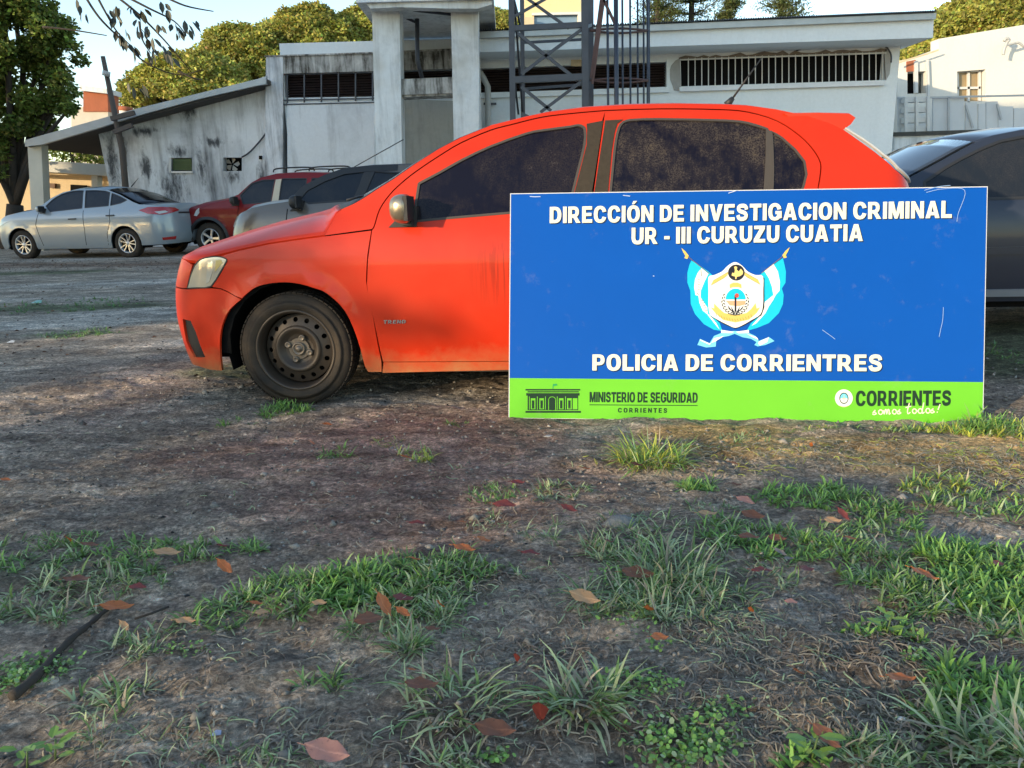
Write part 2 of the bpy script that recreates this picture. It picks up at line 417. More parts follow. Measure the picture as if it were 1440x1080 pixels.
class Car:
    def __init__(s, name, label, cat, wheel_px=None, phi=0.0, L=4.0, W=1.66, A=.5, B=.5, ex=.7, bow=.03, xf=.85, xr=3.3, wr=.3,
                 tum=None, nose=None, tail=None, flare=.012, archr=.36, pos=None, group=None):
        s.L, s.W, s.xf, s.xr, s.wr, s.archr = L, W, xf, xr, wr, archr
        s.phi = math.radians(phi); s.a = np.array([math.cos(s.phi), math.sin(s.phi)]); s.b = np.array([-math.sin(s.phi), math.cos(s.phi)])
        if pos is not None: O = np.array(pos, float)
        else:
            g = G(*wheel_px)[:2]; O = g - xf * s.a + (W / 2 - .03) * s.b
        s.O = O
        t = np.linspace(0, pi / 2, 60); front = [(A * (1 - math.cos(k) ** ex if k < pi / 2 - 1e-6 else 1.0) if True else 0, W / 2 * math.sin(k) ** ex) for k in t]
        front = [(A * (1 - max(math.cos(k), 0) ** ex), W / 2 * math.sin(k) ** ex) for k in t]
        rear = [(L - B * (1 - max(math.cos(k), 0) ** ex), W / 2 * math.sin(k) ** ex) for k in t[::-1]]
        mid = [(x, W / 2) for x in np.linspace(A, L - B, 40)[1:-1]]
        p = np.array(front + mid + rear); p[:, 1] *= 1 - bow * ((p[:, 0] - L / 2) / (L / 2)) ** 4; p[:, 1] *= -1
        d = np.r_[0, np.cumsum(np.hypot(*np.diff(p, axis=0).T))]
        s.smax = d[-1]; s.ss = np.linspace(0, s.smax, 600); s.px = np.interp(s.ss, d, p[:, 0]); s.py = np.interp(s.ss, d, p[:, 1])
        ker = np.ones(9) / 9
        tx = np.gradient(s.px, s.ss); ty = np.gradient(s.py, s.ss)
        tx = np.convolve(np.pad(tx, 4, mode='edge'), ker, 'valid'); ty = np.convolve(np.pad(ty, 4, mode='edge'), ker, 'valid')
        tx[:3] = 0; ty[:3] = -1; tx[-3:] = 0; ty[-3:] = 1
        l = np.hypot(tx, ty); s.nx = -ty / l; s.ny = tx / l     # inward normal
        s.tum = smoothtab(tum); s.nose = smoothtab(nose); s.tail = smoothtab(tail); s.flare = flare
        s.root = thing(name, label, cat, (O[0], O[1], 0), s.phi, group)
        # look-up grid for picking
        s.gs, s.gzz = np.meshgrid(np.linspace(.02, s.smax - .02, 260), np.linspace(.1, 1.7, 90))
        s.gp = proj(s.world(s.S(s.gs, s.gzz)))
        n = s.normal(s.gs, s.gzz); wp = s.world(s.S(s.gs, s.gzz)); nw = np.stack([n[..., 0] * s.a[0] + n[..., 1] * s.b[0], n[..., 0] * s.a[1] + n[..., 1] * s.b[1], n[..., 2]], -1)
        s.vis = ((nw * (cC - wp)).sum(-1) > -.02)
    def S(s, ss, z, off=0.0):
        ss = np.asarray(ss, float); z = np.asarray(z, float)
        x = np.interp(ss, s.ss, s.px); y = np.interp(ss, s.ss, s.py); nx = np.interp(ss, s.ss, s.nx); ny = np.interp(ss, s.ss, s.ny)
        l = np.hypot(nx, ny); nx /= l; ny /= l
        ins = np.interp(z, *s.tum) * ny ** 2 + np.interp(z, *s.nose) * np.clip(nx, 0, 1) ** 2 + np.interp(z, *s.tail) * np.clip(-nx, 0, 1) ** 2
        for cx in (s.xf, s.xr):
            r = np.hypot(x - cx, z - s.wr); ins = ins - s.flare * np.exp(-((r - s.archr) / .05) ** 2) * ny ** 2
        ins = ins - off
        return np.stack([x + nx * ins, y + ny * ins, z + 0 * x], -1)
    def normal(s, ss, z):
        e = .004
        du = s.S(ss + e, z) - s.S(ss - e, z); dv = s.S(ss, z + e) - s.S(ss, z - e)
        n = np.cross(du, dv); n /= np.linalg.norm(n, axis=-1, keepdims=True) + 1e-12
        # outward : away from the middle line
        return n
    def world(s, p):
        return np.stack([s.O[0] + p[..., 0] * s.a[0] + p[..., 1] * s.b[0], s.O[1] + p[..., 0] * s.a[1] + p[..., 1] * s.b[1], p[..., 2]], -1)
    def x2s(s, x):
        k = np.argmin(np.abs(s.px - x) + (np.abs(s.py) < s.W * .3) * .2); lo = np.searchsorted(s.px, x); return float(np.interp(x, s.px, s.ss))
    def pick(s, x, y):
        d = np.hypot(s.gp[..., 0] - x, s.gp[..., 1] - y) + (~s.vis) * 30; k = np.unravel_index(np.argmin(d), d.shape)
        u = np.array([s.gs[k], s.gzz[k]]); t = np.array([x, y], float)
        best = u.copy(); be = 1e9
        for it in range(12):
            f = proj(s.world(s.S(u[0], u[1]))) - t; e0 = np.hypot(*f)
            if e0 < be: be = e0; best = u.copy()
            if e0 < .02: break
            e = 1e-3
            J = np.stack([(proj(s.world(s.S(u[0] + e, u[1]))) - f - t) / e, (proj(s.world(s.S(u[0], u[1] + e))) - f - t) / e], -1)
            try: st = np.linalg.lstsq(J, -f, rcond=1e-3)[0]
            except Exception: break
            st *= min(1, .08 / (np.hypot(*st) + 1e-9)); u = u + st
            u[0] = min(max(u[0], .005), s.smax - .005)
        return tuple(best)
    def pts(s, seq):
        """('p',x,y) photo pixel on the near side ; ('l',x,z) car coordinates ; ('s',s,z) raw"""
        out = []; mode = 'p'
        for q in seq:
            if isinstance(q, str): mode = q; continue
            if mode == 'p': out.append(s.pick(*q))
            elif mode == 'l': out.append((s.x2s(q[0]), q[1]))
            else: out.append((s.smax + q[0] if q[0] < 0 else q[0], q[1]))
        return out
    def panel(s, name, outline, mat, holes=(), off=0.0, h=.05, depth=.018, both=True, parent=None, label=None, far_only=False, inner=0.0):
        if isinstance(outline[0], str) or isinstance(outline[1], str): outline = s.pts(outline)
        V, F, polys = tri_region(outline, holes, h)
        P3 = s.S(V[:, 0], V[:, 1], off); N3 = s.normal(V[:, 0], V[:, 1])
        verts = list(P3); norms = list(N3); faces = [tuple(f) for f in F]
        for qi, q in enumerate(polys):
            A3 = s.S(q[:, 0], q[:, 1], off); B3 = s.S(q[:, 0], q[:, 1], off - depth); n3 = s.normal(q[:, 0], q[:, 1]); b = len(verts); n = len(q)
            tang = np.roll(A3, -1, 0) - np.roll(A3, 1, 0); on = np.cross(tang, n3); on /= np.linalg.norm(on, axis=1, keepdims=True) + 1e-9
            area = sum(q[i][0] * q[(i + 1) % n][1] - q[(i + 1) % n][0] * q[i][1] for i in range(n))
            if (area < 0) != (qi > 0): on = -on
            for k in range(n): verts.append(A3[k]); norms.append(on[k])
            for k in range(n): verts.append(B3[k]); norms.append(on[k])
            for k in range(n):
                k2 = (k + 1) % n
                f = (b + k, b + n + k, b + n + k2, b + k2)
                faces.append(f if (area > 0) != (qi > 0) else f[::-1])
        objs = []
        for side in ((-1, 1) if both else (-1,)):
            vv = [(p[0], p[1] * (-side), p[2]) for p in verts] if side == 1 else [tuple(p) for p in verts]
            # near side: y negative as computed
            if side == 1: ff = [tuple(reversed(f)) for f in faces]; nn = [(n[0], -n[1], n[2]) for n in norms]
            else: ff = faces; nn = [tuple(n) for n in norms]
            me = bpy.data.meshes.new(name); me.from_pydata([tuple(map(float, v)) for v in vv], [], ff); me.materials.append(mat)
            me.polygons.foreach_set('use_smooth', [True] * len(ff)); me.update()
            try: me.normals_split_custom_set_from_vertices([tuple(map(float, n)) for n in nn])
            except Exception as ex: print('normals', ex)
            o = bpy.data.objects.new(name, me); COL.objects.link(o); o.parent = parent or s.root; ROOT[o.name] = ROOT[s.root.name]
            if label and side == -1: o['label'] = label
            objs.append(o)
        return objs[0]
    def ribbon(s, name, line, mat, width=.008, off=.003, both=True, parent=None, closed=False, thick=.004):
        """a slim moulded strip following the body surface"""
        if isinstance(line[0], str): line = s.pts(line)
        q = densify(line, .04, closed); n = len(q)
        A = s.S(q[:, 0], q[:, 1], 0); N = s.normal(q[:, 0], q[:, 1])
        if closed: T = np.roll(A, -1, 0) - np.roll(A, 1, 0)
        else: T = np.gradient(A, axis=0)
        Bn = np.cross(T, N); Bn /= np.linalg.norm(Bn, axis=1, keepdims=True) + 1e-9
        objs = []
        for side in ((1, -1) if both else (1,)):
            vs = []; fs = []
            for k in range(n):
                for (u, v) in ((-.5, -thick), (-.5, off), (.5, off), (.5, -thick)):
                    p = A[k] + Bn[k] * u * width + N[k] * v; vs.append((p[0], p[1] * side, p[2]))
            for k in range(n if closed else n - 1):
                a = 4 * k; b = 4 * ((k + 1) % n)
                for j in range(3): fs.append((a + j, b + j, b + j + 1, a + j + 1))
            objs.append(meshobj(name, vs, fs, mat, parent or s.root, local=True))
        return objs[0]
    def tops(s, segs, edge, n=16, p=2.6, front=None, back=None):
        """edge: list of (s,z,bow,crown); segs: (name, i0, i1, material, inset)"""
        E3 = np.array([s.S(e[0], e[1]) for e in edge]); ts = np.linspace(-1, 1, n * 2 + 1); res = {}
        def rowpt(i, tt):
            e = edge[i]; ye = abs(E3[i][1])
            return np.array((E3[i][0] - e[2] * (1 - tt * tt), tt * ye, E3[i][2] + e[3] * (1 - abs(tt) ** p)))
        def target(i, tt, end):
            e = edge[i]; z = e[1] + e[3] * (1 - abs(tt) ** p)
            sv = abs(tt) * e[0] if end == 'f' else s.smax - abs(tt) * (s.smax - e[0])
            q = s.S(sv, z); return np.array((q[0], math.copysign(abs(q[1]), tt), q[2]))
        for (name, i0, i1, mat, gap) in segs:
            idx = list(range(i0, i1 + 1)); vs = []; fs = []
            for i in idx:
                for t in ts:
                    tt = t * (1 - gap); q = rowpt(i, tt)
                    if front and i < len(front): q = q + (target(0, tt, 'f') - rowpt(0, tt)) * front[i]
                    j = len(edge) - 1 - i
                    if back and j < len(back): q = q + (target(len(edge) - 1, tt, 'b') - rowpt(len(edge) - 1, tt)) * back[j]
                    vs.append(tuple(q))
            m = len(ts)
            for a in range(len(idx) - 1):
                for k in range(m - 1): fs.append((a * m + k, (a + 1) * m + k, (a + 1) * m + k + 1, a * m + k + 1))
            # turn the outer edges down a little so that the panel has thickness
            b = len(vs)
            ring = [k for k in range(m)] + [a * m + m - 1 for a in range(1, len(idx))] + [(len(idx) - 1) * m + k for k in range(m - 2, -1, -1)] + [a * m for a in range(len(idx) - 2, 0, -1)]
            for r in ring: q = vs[r]; vs.append((q[0], q[1] * .99, q[2] - .015))
            for k in range(len(ring)):
                k2 = (k + 1) % len(ring); fs.append((ring[k], ring[k2], b + k2, b + k))
            o = meshobj(name, vs, fs, mat, s.root, local=True, smooth=[True] * (len(fs) - len(ring)) + [False] * len(ring)); res[name] = o
        return res
    def understructure(s, edge, mat, ztop_off=.03, floor_z=.19):
        """dark inner shell, wheel housings and floor"""
        def arch(cx, r):
            return [(cx + r * math.cos(a), s.wr + r * math.sin(a)) for a in np.linspace(pi + .35, -.35, 14)]
        zb = floor_z + .03
        bot = [(.16, zb + .05)] + [q for q in arch(s.xf, s.archr - .005) if q[1] > zb] + [(s.xf + s.archr + .02, zb), (s.xr - s.archr - .02, zb)] + [q for q in arch(s.xr, s.archr - .005) if q[1] > zb] + [(s.L - .25, zb + .03)]
        poly = [(s.x2s(x), z) for x, z in bot] + [(e[0], e[1] - ztop_off) for e in edge[::-1]]
        s.panel('inner_shell', poly, mat, off=-.03, h=.12, depth=.01)
        mb = MB()
        y = s.W / 2
        mb.box(s.xf + s.archr, s.xr - s.archr, -y + .1, y - .1, floor_z, floor_z + .04)
        mb.box(.2, s.xf - s.archr, -y + .22, y - .22, floor_z + .03, floor_z + .3)
        mb.box(s.xr + s.archr, s.L - .2, -y + .22, y - .22, floor_z + .05, floor_z + .3)
        for cx in (s.xf, s.xr):
            mb.box(cx - s.archr, cx + s.archr, -y + .36, y - .36, floor_z + .03, .6)
            for sd in (-1, 1):
                pr = []; n = 16; vs = []; fs = []
                for k in range(n + 1):
                    a = pi + .3 - (pi + .6) * k / n
                    for yy in (y - .045, y - .36): vs.append((cx + (s.archr + .01) * math.cos(a), sd * yy, s.wr + (s.archr + .01) * math.sin(a)))
                for k in range(n): fs.append((2 * k, 2 * k + 1, 2 * k + 3, 2 * k + 2))
                mb.add(vs, fs, 0, True)
        build(mb, 'underbody', mat, s.root, local=True)
    def wheels(s, width, rim_r, style, rimmat, tyremat, hubmat=None, dark=None, protos={}):
        for cx in (s.xf, s.xr):
            for sd in (-1, 1):
                key = (id(s),)
                if key not in protos:
                    protos[key] = make_wheel(s.root, s.wr, width, rim_r, style, rimmat, tyremat, hubmat, dark)
                    wo = protos[key]
                else:
                    src = protos[key]; wo = src.copy(); COL.objects.link(wo); wo.parent = s.root
                    for ch in list(src.children):
                        c = ch.copy(); COL.objects.link(c); c.parent = wo
                wo.location = (cx, sd * (s.W / 2 - .025 - width / 2 + getattr(s, 'woff', 0)), s.wr - .004); wo.rotation_euler = (0, random.uniform(0, .6) if cx > s.xf or sd > 0 else getattr(s, 'wrot', .2), 0 if sd < 0 else pi)

def ring_with_holes(r0, r1, y0, y1, hr, nh, hole_r, thick, n=56):
    """dished disc between radii r0 and r1 with round holes, facing -Y"""
    out = [(r1 * math.cos(a), r1 * math.sin(a)) for a in np.linspace(0, 2 * pi, n, endpoint=False)]
    holes = [[(r0 * math.cos(a), r0 * math.sin(a)) for a in np.linspace(0, 2 * pi, n, endpoint=False)]]
    for k in range(nh):
        c = 2 * pi * k / nh; holes.append([(hr * math.cos(c) + hole_r * math.cos(a), hr * math.sin(c) + hole_r * math.sin(a)) for a in np.linspace(0, 2 * pi, 12, endpoint=False)])
    V, F, polys = tri_region(out, holes, .03)
    r = np.hypot(V[:, 0], V[:, 1]); yy = y0 + (y1 - y0) * np.clip((r - r0) / (r1 - r0), 0, 1)
    mb = MB(); mb.add([(a, b, c) for a, b, c in zip(V[:, 0], yy, V[:, 1])], [tuple(f) for f in F], 0, True)
    mb.add([(a, b + thick, c) for a, b, c in zip(V[:, 0], yy, V[:, 1])], [tuple(f[::-1]) for f in F], 0, True)
    for q in polys[1:]:
        n_ = len(q); vs = []
        for d in (0, thick):
            for p in q:
                rr = math.hypot(*p); vs.append((p[0], y0 + (y1 - y0) * min(max((rr - r0) / (r1 - r0), 0), 1) + d, p[1]))
        mb.add(vs, [(k, (k + 1) % n_, n_ + (k + 1) % n_, n_ + k) for k in range(n_)])
    return mb
def make_wheel(parent, R, Wd, rr, style, rimmat, tyremat, hubmat, dark):
    """wheel centre at the origin, outside face towards -Y; wheel > tyre, hub, bolt"""
    h = Wd / 2
    prof = [(rr - .004, h * .8), (rr + .012, h * .92), (rr + .03, h * .98), (R - .05, h), (R - .018, h * .95), (R - .006, h * .82), (R, h * .6), (R, -h * .6), (R - .006, -h * .82), (R - .018, -h * .93), (R - .03, -h * .99), (R - .045, -h * 1.02), (rr + .045, -h * 1.04), (rr + .03, -h * 1.03), (rr + .014, -h * .96), (rr, -h * .84), (rr - .006, -h * .78)]
    rim = MB()
    if style == 'steel':
        rim.lathe([(rr + .004, -h * .90), (rr + .001, -h * .94), (rr - .006, -h * .93), (rr - .011, -h * .86), (rr - .018, -h * .60), (rr - .020, -h * .05), (rr - .024, h * .7)], 56)
        m2 = ring_with_holes(rr * .60, rr * .86, -h * .40, -h * .16, rr * .74, 16, rr * .062, .004)
        rim.add(m2.v, m2.f, 0, True)
        rim.lathe([(rr * .87, -h * .10), (rr * .86, -h * .16)], 56)
        rim.lathe([(rr * .60, -h * .40), (rr * .57, -h * .52), (rr * .52, -h * .55), (rr * .46, -h * .46), (rr * .38, -h * .24), (rr * .33, -h * .20), (rr * .15, -h * .24), (rr * .15, 0)], 48)
    else:
        rim.lathe([(rr + .004, -h * .90), (rr + .001, -h * .97), (rr - .008, -h * .98), (rr - .016, -h * .8), (rr - .026, -h * .4), (rr - .03, h * .7)], 40)
        rim.lathe([(rr * .22, -h * .62), (rr * .20, -h * .78), (rr * .12, -h * .84), (.001, -h * .85)], 24)
        ns = 5 if style == 'five' else 10
        for k in range(ns):
            a0 = 2 * pi * k / ns + .2
            wa, wb = (.34, .20) if style == 'five' else (.13, .085)
            if style == 'ten' and k % 2: a0 -= .12
            vs = []
            for (r, wdt, yy) in ((rr * .16, rr * wb, -h * .76), (rr * .55, rr * wb * .95, -h * .80), (rr * .97, rr * wa * .8, -h * .86)):
                for sg in (-1, 1):
                    for dy in (0, .03):
                        c, s_ = math.cos(a0), math.sin(a0)
                        vs.append((r * c - sg * wdt * .5 * s_, yy + dy, r * s_ + sg * wdt * .5 * c))
            fs = []
            for q in (0, 4):
                fs += [(q + 0, q + 2, q + 6, q + 4), (q + 1, q + 5, q + 7, q + 3), (q + 0, q + 4, q + 5, q + 1), (q + 2, q + 3, q + 7, q + 6)]
            rim.add(vs, fs)
    o = build(rim, 'wheel', rimmat, parent, local=True)
    ty = MB(); ty.lathe(prof, 64)
    for k in range(64):     # tread blocks
        a = 2 * pi * k / 64
        for j, yy in enumerate((-.36, 0, .36)):
            aa = a + (.5 if j == 1 else 0) * 2 * pi / 64; c, s_ = math.cos(aa), math.sin(aa); hw = .016 * R / .3; vs = []
            for r in (R - .002, R + .004):
                for u, v in ((-hw * .75, -h * .26), (hw * .75, -h * .26), (hw * .75, h * .26), (-hw * .75, h * .26)):
                    vs.append((r * c - u * s_, yy * h * 1.6 + v * .9, r * s_ + u * c))
            ty.add(vs, [(4, 5, 6, 7), (0, 1, 5, 4), (1, 2, 6, 5), (2, 3, 7, 6), (3, 0, 4, 7)])
    t = build(ty, 'tyre', tyremat, o, local=True)
    if style == 'steel':
        # cast hub flange and bolts seen in the uncapped steel wheel
        hb = MB(); lob = []
        for k in range(48):
            a = 2 * pi * k / 48; r = rr * (.265 + .045 * (math.cos(a * 4) > .35)); lob.append((r * math.cos(a), r * math.sin(a)))
        hb.prism(lob, 'y', -h * .30, -h * .22)
        hb.lathe([(rr * .17, -h * .30), (rr * .17, -h * .42), (rr * .13, -h * .45), (rr * .115, -h * .38), (rr * .08, -h * .38), (rr * .07, -h * .5), (rr * .02, -h * .52), (.001, -h * .52)], 32)
        build(hb, 'hub', hubmat, o, local=True)
        for k in range(4):
            a = 2 * pi * k / 4 + .0; bm_ = MB(); bm_.lathe([(.017, -h * .30), (.017, -h * .40), (.012, -h * .42), (.009, -h * .40), (.001, -h * .40)], 8, c=(rr * .29 * math.cos(a), 0, rr * .29 * math.sin(a)))
            build(bm_, 'bolt', hubmat, o, local=True)
        bk = MB(); bk.lathe([(rr * .93, h * .3), (.02, h * .3)], 32); build(bk, 'brake_drum', dark, o, local=True)
    else:
        bk = MB(); bk.lathe([(rr * .93, -h * .35), (.02, -h * .35)], 32); build(bk, 'brake_drum', dark, o, local=True)
    return o

# ---- materials for vehicles
def paint(name, col, rough=.35, metal=0.0, dust=.3, dustcol=(.30, .21, .13), streaks=False, coat=.6, coatr=.15, spec=.4, low_dirt=None):
    t = NT(name); co = t.coord()
    sep = t.n('ShaderNodeSeparateXYZ'); t.l(co, sep.inputs[0])
    # road dirt: thick low on the body, thin higher up
    low = t.math('MULTIPLY', t.math('SUBTRACT', .42, sep.outputs['Z'], True), 3.2, True)
    n = t.noise(co, 5, 6, .65, .3); n2 = t.noise(co, 28, 5, .6)
    sp = t.math('ADD', t.math('MULTIPLY', n, 1.2), t.math('MULTIPLY', n2, .5))
    m = t.math('MULTIPLY', t.ramp(t.math('MULTIPLY', low, sp), [(.30, 0.0), (.80, 1.0)]), dust * 2.4 if low_dirt is None else low_dirt, True)
    film = t.math('MULTIPLY', t.ramp(t.noise(co, 2.2, 5, .6, .4), [(.42, 0.0), (.8, 1.0)]), dust * .35)
    m = t.math('MAXIMUM', m, film)
    base = t.mix(t.noise(co, 1.5, 4), tuple(c * .93 for c in col), tuple(min(1, c * 1.05) for c in col))
    if streaks:   # rain runs down the door
        sn = t.noise(t.mapping(co, (1, 1, .03)), 95, 2, .5); win = t.math('MULTIPLY', t.ramp(sep.outputs['X'], [(.32, 0.0), (.36, 1.0)]), 1.0)
        xx = t.math('SUBTRACT', 1.0, t.math('MULTIPLY', t.math('ABSOLUTE', t.math('SUBTRACT', sep.outputs['X'], 1.93)), 4.0), True)
        zz = t.math('SUBTRACT', 1.0, t.math('MULTIPLY', t.math('ABSOLUTE', t.math('SUBTRACT', sep.outputs['Z'], .68)), 5.0), True)
        k = t.math('MULTIPLY', t.math('MULTIPLY', t.ramp(sn, [(.5, 0.0), (.56, 1.0)]), t.math('MULTIPLY', xx, zz)), 1.6, True)
        base = t.mix(t.math('MULTIPLY', k, .7), base, (col[0] * .45, col[1] * .5, col[2] * .5))
    c = t.mix(m, base, dustcol)
    rr = t.math('ADD', rough, t.math('MULTIPLY', m, .5), True)
    t.set(Base_Color=c, Roughness=rr, Metallic=metal if metal == 0 else t.math('MULTIPLY', t.math('SUBTRACT', 1.0, m), metal), Coat_Weight=t.math('MULTIPLY', t.math('SUBTRACT', 1.0, m), coat), Coat_Roughness=coatr); t.b.inputs['Specular IOR Level'].default_value = spec
    t.bump(t.noise(co, 160, 2), .02, .002)
    return t.m
def carglass(name, col=(.006, .005, .011), dust=.5, dustcol=(.20, .155, .11), rough=.06, ior=1.32):
    t = NT(name); co = t.coord()
    n = t.noise(t.mapping(co, (1, 1, 1.3)), 2.6, 5, .62, .5); g = t.noise(co, 150, 3, .7)
    drip = t.noise(t.mapping(co, (1, 1, .08)), 38, 3, .6)
    m = t.ramp(t.math('ADD', t.math('MULTIPLY', n, .9), t.math('MULTIPLY', drip, .32)), [(.52, 0.0), (.78, 1.0)])
    gr = t.ramp(g, [(.42, .15), (.6, 1.0)])
    m = t.math('MULTIPLY', t.math('MULTIPLY', m, gr), dust)
    c = t.mix(m, col, dustcol)
    t.set(Base_Color=c, Roughness=t.math('ADD', rough, t.math('MULTIPLY', m, .9), True)); t.b.inputs['IOR'].default_value = ior
    return t.m
def tyremat():
    t = NT('dusty_tyre_rubber'); co = t.coord(); n = t.noise(co, 9, 5, .6); n2 = t.noise(co, 70, 3, .6)
    t.set(Base_Color=t.mix(t.ramp(n, [(.3, 0.1), (.75, .75)]), (.016, .016, .016), (.075, .055, .036)), Roughness=.85); t.b.inputs['Specular IOR Level'].default_value = .3
    t.bump(n2, .3, .004); return t.m
M_TYRE = tyremat()
M_BLK = simple('black_plastic', (.018, .018, .019), .55, bump=.1)
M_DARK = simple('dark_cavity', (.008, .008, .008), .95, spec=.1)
M_RUB = simple('dusty_rubber_trim', (.055, .046, .038), .7, scale=20)
M_PIL = simple('dusty_black_pillar', (.045, .036, .026), .6, var=.35, scale=45, spec=.15)
# ---- lettering: heavy sans capitals drawn as polygons (cap height 1)
def _ell(cx, cy, rx, ry, a0=0, a1=360, n=20, e=.86):
    out = []
    for a in np.linspace(math.radians(a0), math.radians(a1), n, endpoint=(a1 - a0) < 360):
        c, s_ = math.cos(a), math.sin(a); out.append((cx + rx * math.copysign(abs(c) ** e, c), cy + ry * math.copysign(abs(s_) ** e, s_)))
    return out
def _r(x0, y0, x1, y1): return [(x0, y0), (x1, y0), (x1, y1), (x0, y1)]
def _st(pts, w):
    q = np.array(smooth_poly(pts, 4)); t = np.gradient(q, axis=0); t /= np.linalg.norm(t, axis=1, keepdims=True); nn = np.stack([-t[:, 1], t[:, 0]], -1) * w / 2
    return [tuple(p) for p in q + nn] + [tuple(p) for p in (q - nn)[::-1]]
def _glyphs():
    w, h = .27, .205; g = {}
    Oo = [('+', _ell(.46, .5, .46, .52)), ('-', _ell(.46, .5, .185, .32))]
    g['O'] = (.92, Oo); g['Ó'] = (.92, Oo + [('+', [(.36, 1.08), (.50, 1.08), (.72, 1.28), (.44, 1.28)])])
    g['D'] = (.86, [('+', [(0, 0)] + _ell(.38, .5, .47, .5, -90, 90, 14) + [(0, 1)]), ('-', [(w, .2)] + _ell(.38, .5, .20, .3, -90, 90, 12) + [(w, .8)])])
    g['I'] = (w, [('+', _r(0, 0, w, 1))]); g['-'] = (.38, [('+', _r(0, .27, .38, .46))])
    g['E'] = (.74, [('+', _r(0, 0, w, 1)), ('+', _r(.1, 0, .74, h)), ('+', _r(.1, .41, .68, .60)), ('+', _r(.1, 1 - h, .72, 1))])
    g['L'] = (.70, [('+', _r(0, 0, w, 1)), ('+', _r(.1, 0, .70, h + .01))]); g['T'] = (.80, [('+', _r(.265, 0, .535, 1)), ('+', _r(0, 1 - h - .02, .80, 1))])
    P_ = [('+', [(0, .33)] + _ell(.42, .665, .36, .335, -90, 90, 12) + [(0, 1)]), ('-', [(w, .52)] + _ell(.40, .665, .13, .145, -90, 90, 10) + [(w, .81)]), ('+', _r(0, 0, w, 1))]
    g['P'] = (.79, P_); g['R'] = (.90, P_ + [('+', [(.28, .40), (.46, .44), (.64, .36), (.90, 0), (.58, 0), (.42, .27), (.28, .34)])])
    C_ = Oo + [('-', [(.46, .40), (1.1, .27), (1.1, .70), (.46, .60)])]
    g['C'] = (.90, C_); g['G'] = (.93, Oo + [('-', [(.5, .42), (1.1, .42), (1.1, .70), (.5, .60)]), ('+', _r(.50, .36, .93, .55)), ('+', [(.68, .10), (.93, .13), (.93, .5), (.68, .5)])])
    g['S'] = (.82, [('+', _st([(.70, .66), (.64, .84), (.42, .895), (.2, .84), (.15, .70), (.24, .58), (.44, .51), (.63, .42), (.68, .28), (.60, .15), (.40, .10), (.19, .15), (.11, .33)], .235))])
    g['N'] = (.86, [('+', _r(0, 0, w - .01, 1)), ('+', _r(.61, 0, .86, 1)), ('+', [(0, 1), (.26, 1), (.86, 0), (.60, 0)])])
    g['M'] = (1.02, [('+', _r(0, 0, .25, 1)), ('+', _r(.77, 0, 1.02, 1)), ('+', [(0, 1), (.34, 1), (.60, 0), (.42, 0)]), ('+', [(.68, 1), (1.02, 1), (.60, 0), (.42, 0)])])
    g['V'] = (.92, [('+', [(0, 1), (.30, 1), (.46, .36), (.46, 0), (.32, 0)]), ('+', [(.92, 1), (.62, 1), (.46, .36), (.46, 0), (.60, 0)])])
    g['A'] = (.94, [('+', [(0, 0), (.32, 1), (.62, 1), (.94, 0), (.65, 0), (.60, .17), (.34, .17), (.29, 0)]), ('-', [(.39, .36), (.55, .36), (.47, .70)])])
    g['U'] = (.86, [('+', _r(0, .38, w, 1)), ('+', _r(.59, .38, .86, 1)), ('+', [(0, .40)] + _ell(.43, .40, .43, .42, 180, 360, 16) + [(.86, .40)]), ('-', [(w, .42)] + _ell(.43, .40, .16, .20, 180, 360, 12) + [(.59, .42)])])
    g['Z'] = (.80, [('+', _r(0, 0, .80, h)), ('+', _r(.03, 1 - h, .77, 1)), ('+', [(0, h - .02), (.36, h - .02), (.77, 1 - h + .02), (.42, 1 - h + .02)])])
    return g
_GL = _glyphs(); _gc = {}
def glyphgeo(ch):
    if ch in _gc: return _gc[ch]
    adv, ops = _GL[ch]; verts = []; edges = []
    for s_, q in ops:
        b = len(verts); verts += [Vector((float(x), float(y))) for x, y in q]; edges += [(b + i, b + (i + 1) % len(q)) for i in range(len(q))]
    r = delaunay_2d_cdt(verts, edges, [], 0, 1e-5); V = np.array([(v.x, v.y) for v in r[0]]); F = np.array([list(f) for f in r[2]]); c = V[F].mean(1); ok = np.zeros(len(F), bool)
    for s_, q in ops:
        k = pip(c[:, 0], c[:, 1], q); ok = (ok | k) if s_ == '+' else (ok & ~k)
    _gc[ch] = (adv, V, F[ok]); return _gc[ch]
def textgeo(txt, bold=0, space=1.0, shear=0.0):
    x = 0; VV = []; FF = []; b = 0
    for ch in txt:
        if ch == ' ': x += .34 * space; continue
        adv, V, F = glyphgeo(ch); q = V.copy(); q[:, 0] += x + shear * V[:, 1]; VV.append(q); FF += [tuple(int(i) + b for i in f) for f in F]; b += len(q); x += adv + .075 + (space - 1) * .9
    V = np.vstack(VV); V[:, 0] -= V[:, 0].min(); return V, FF

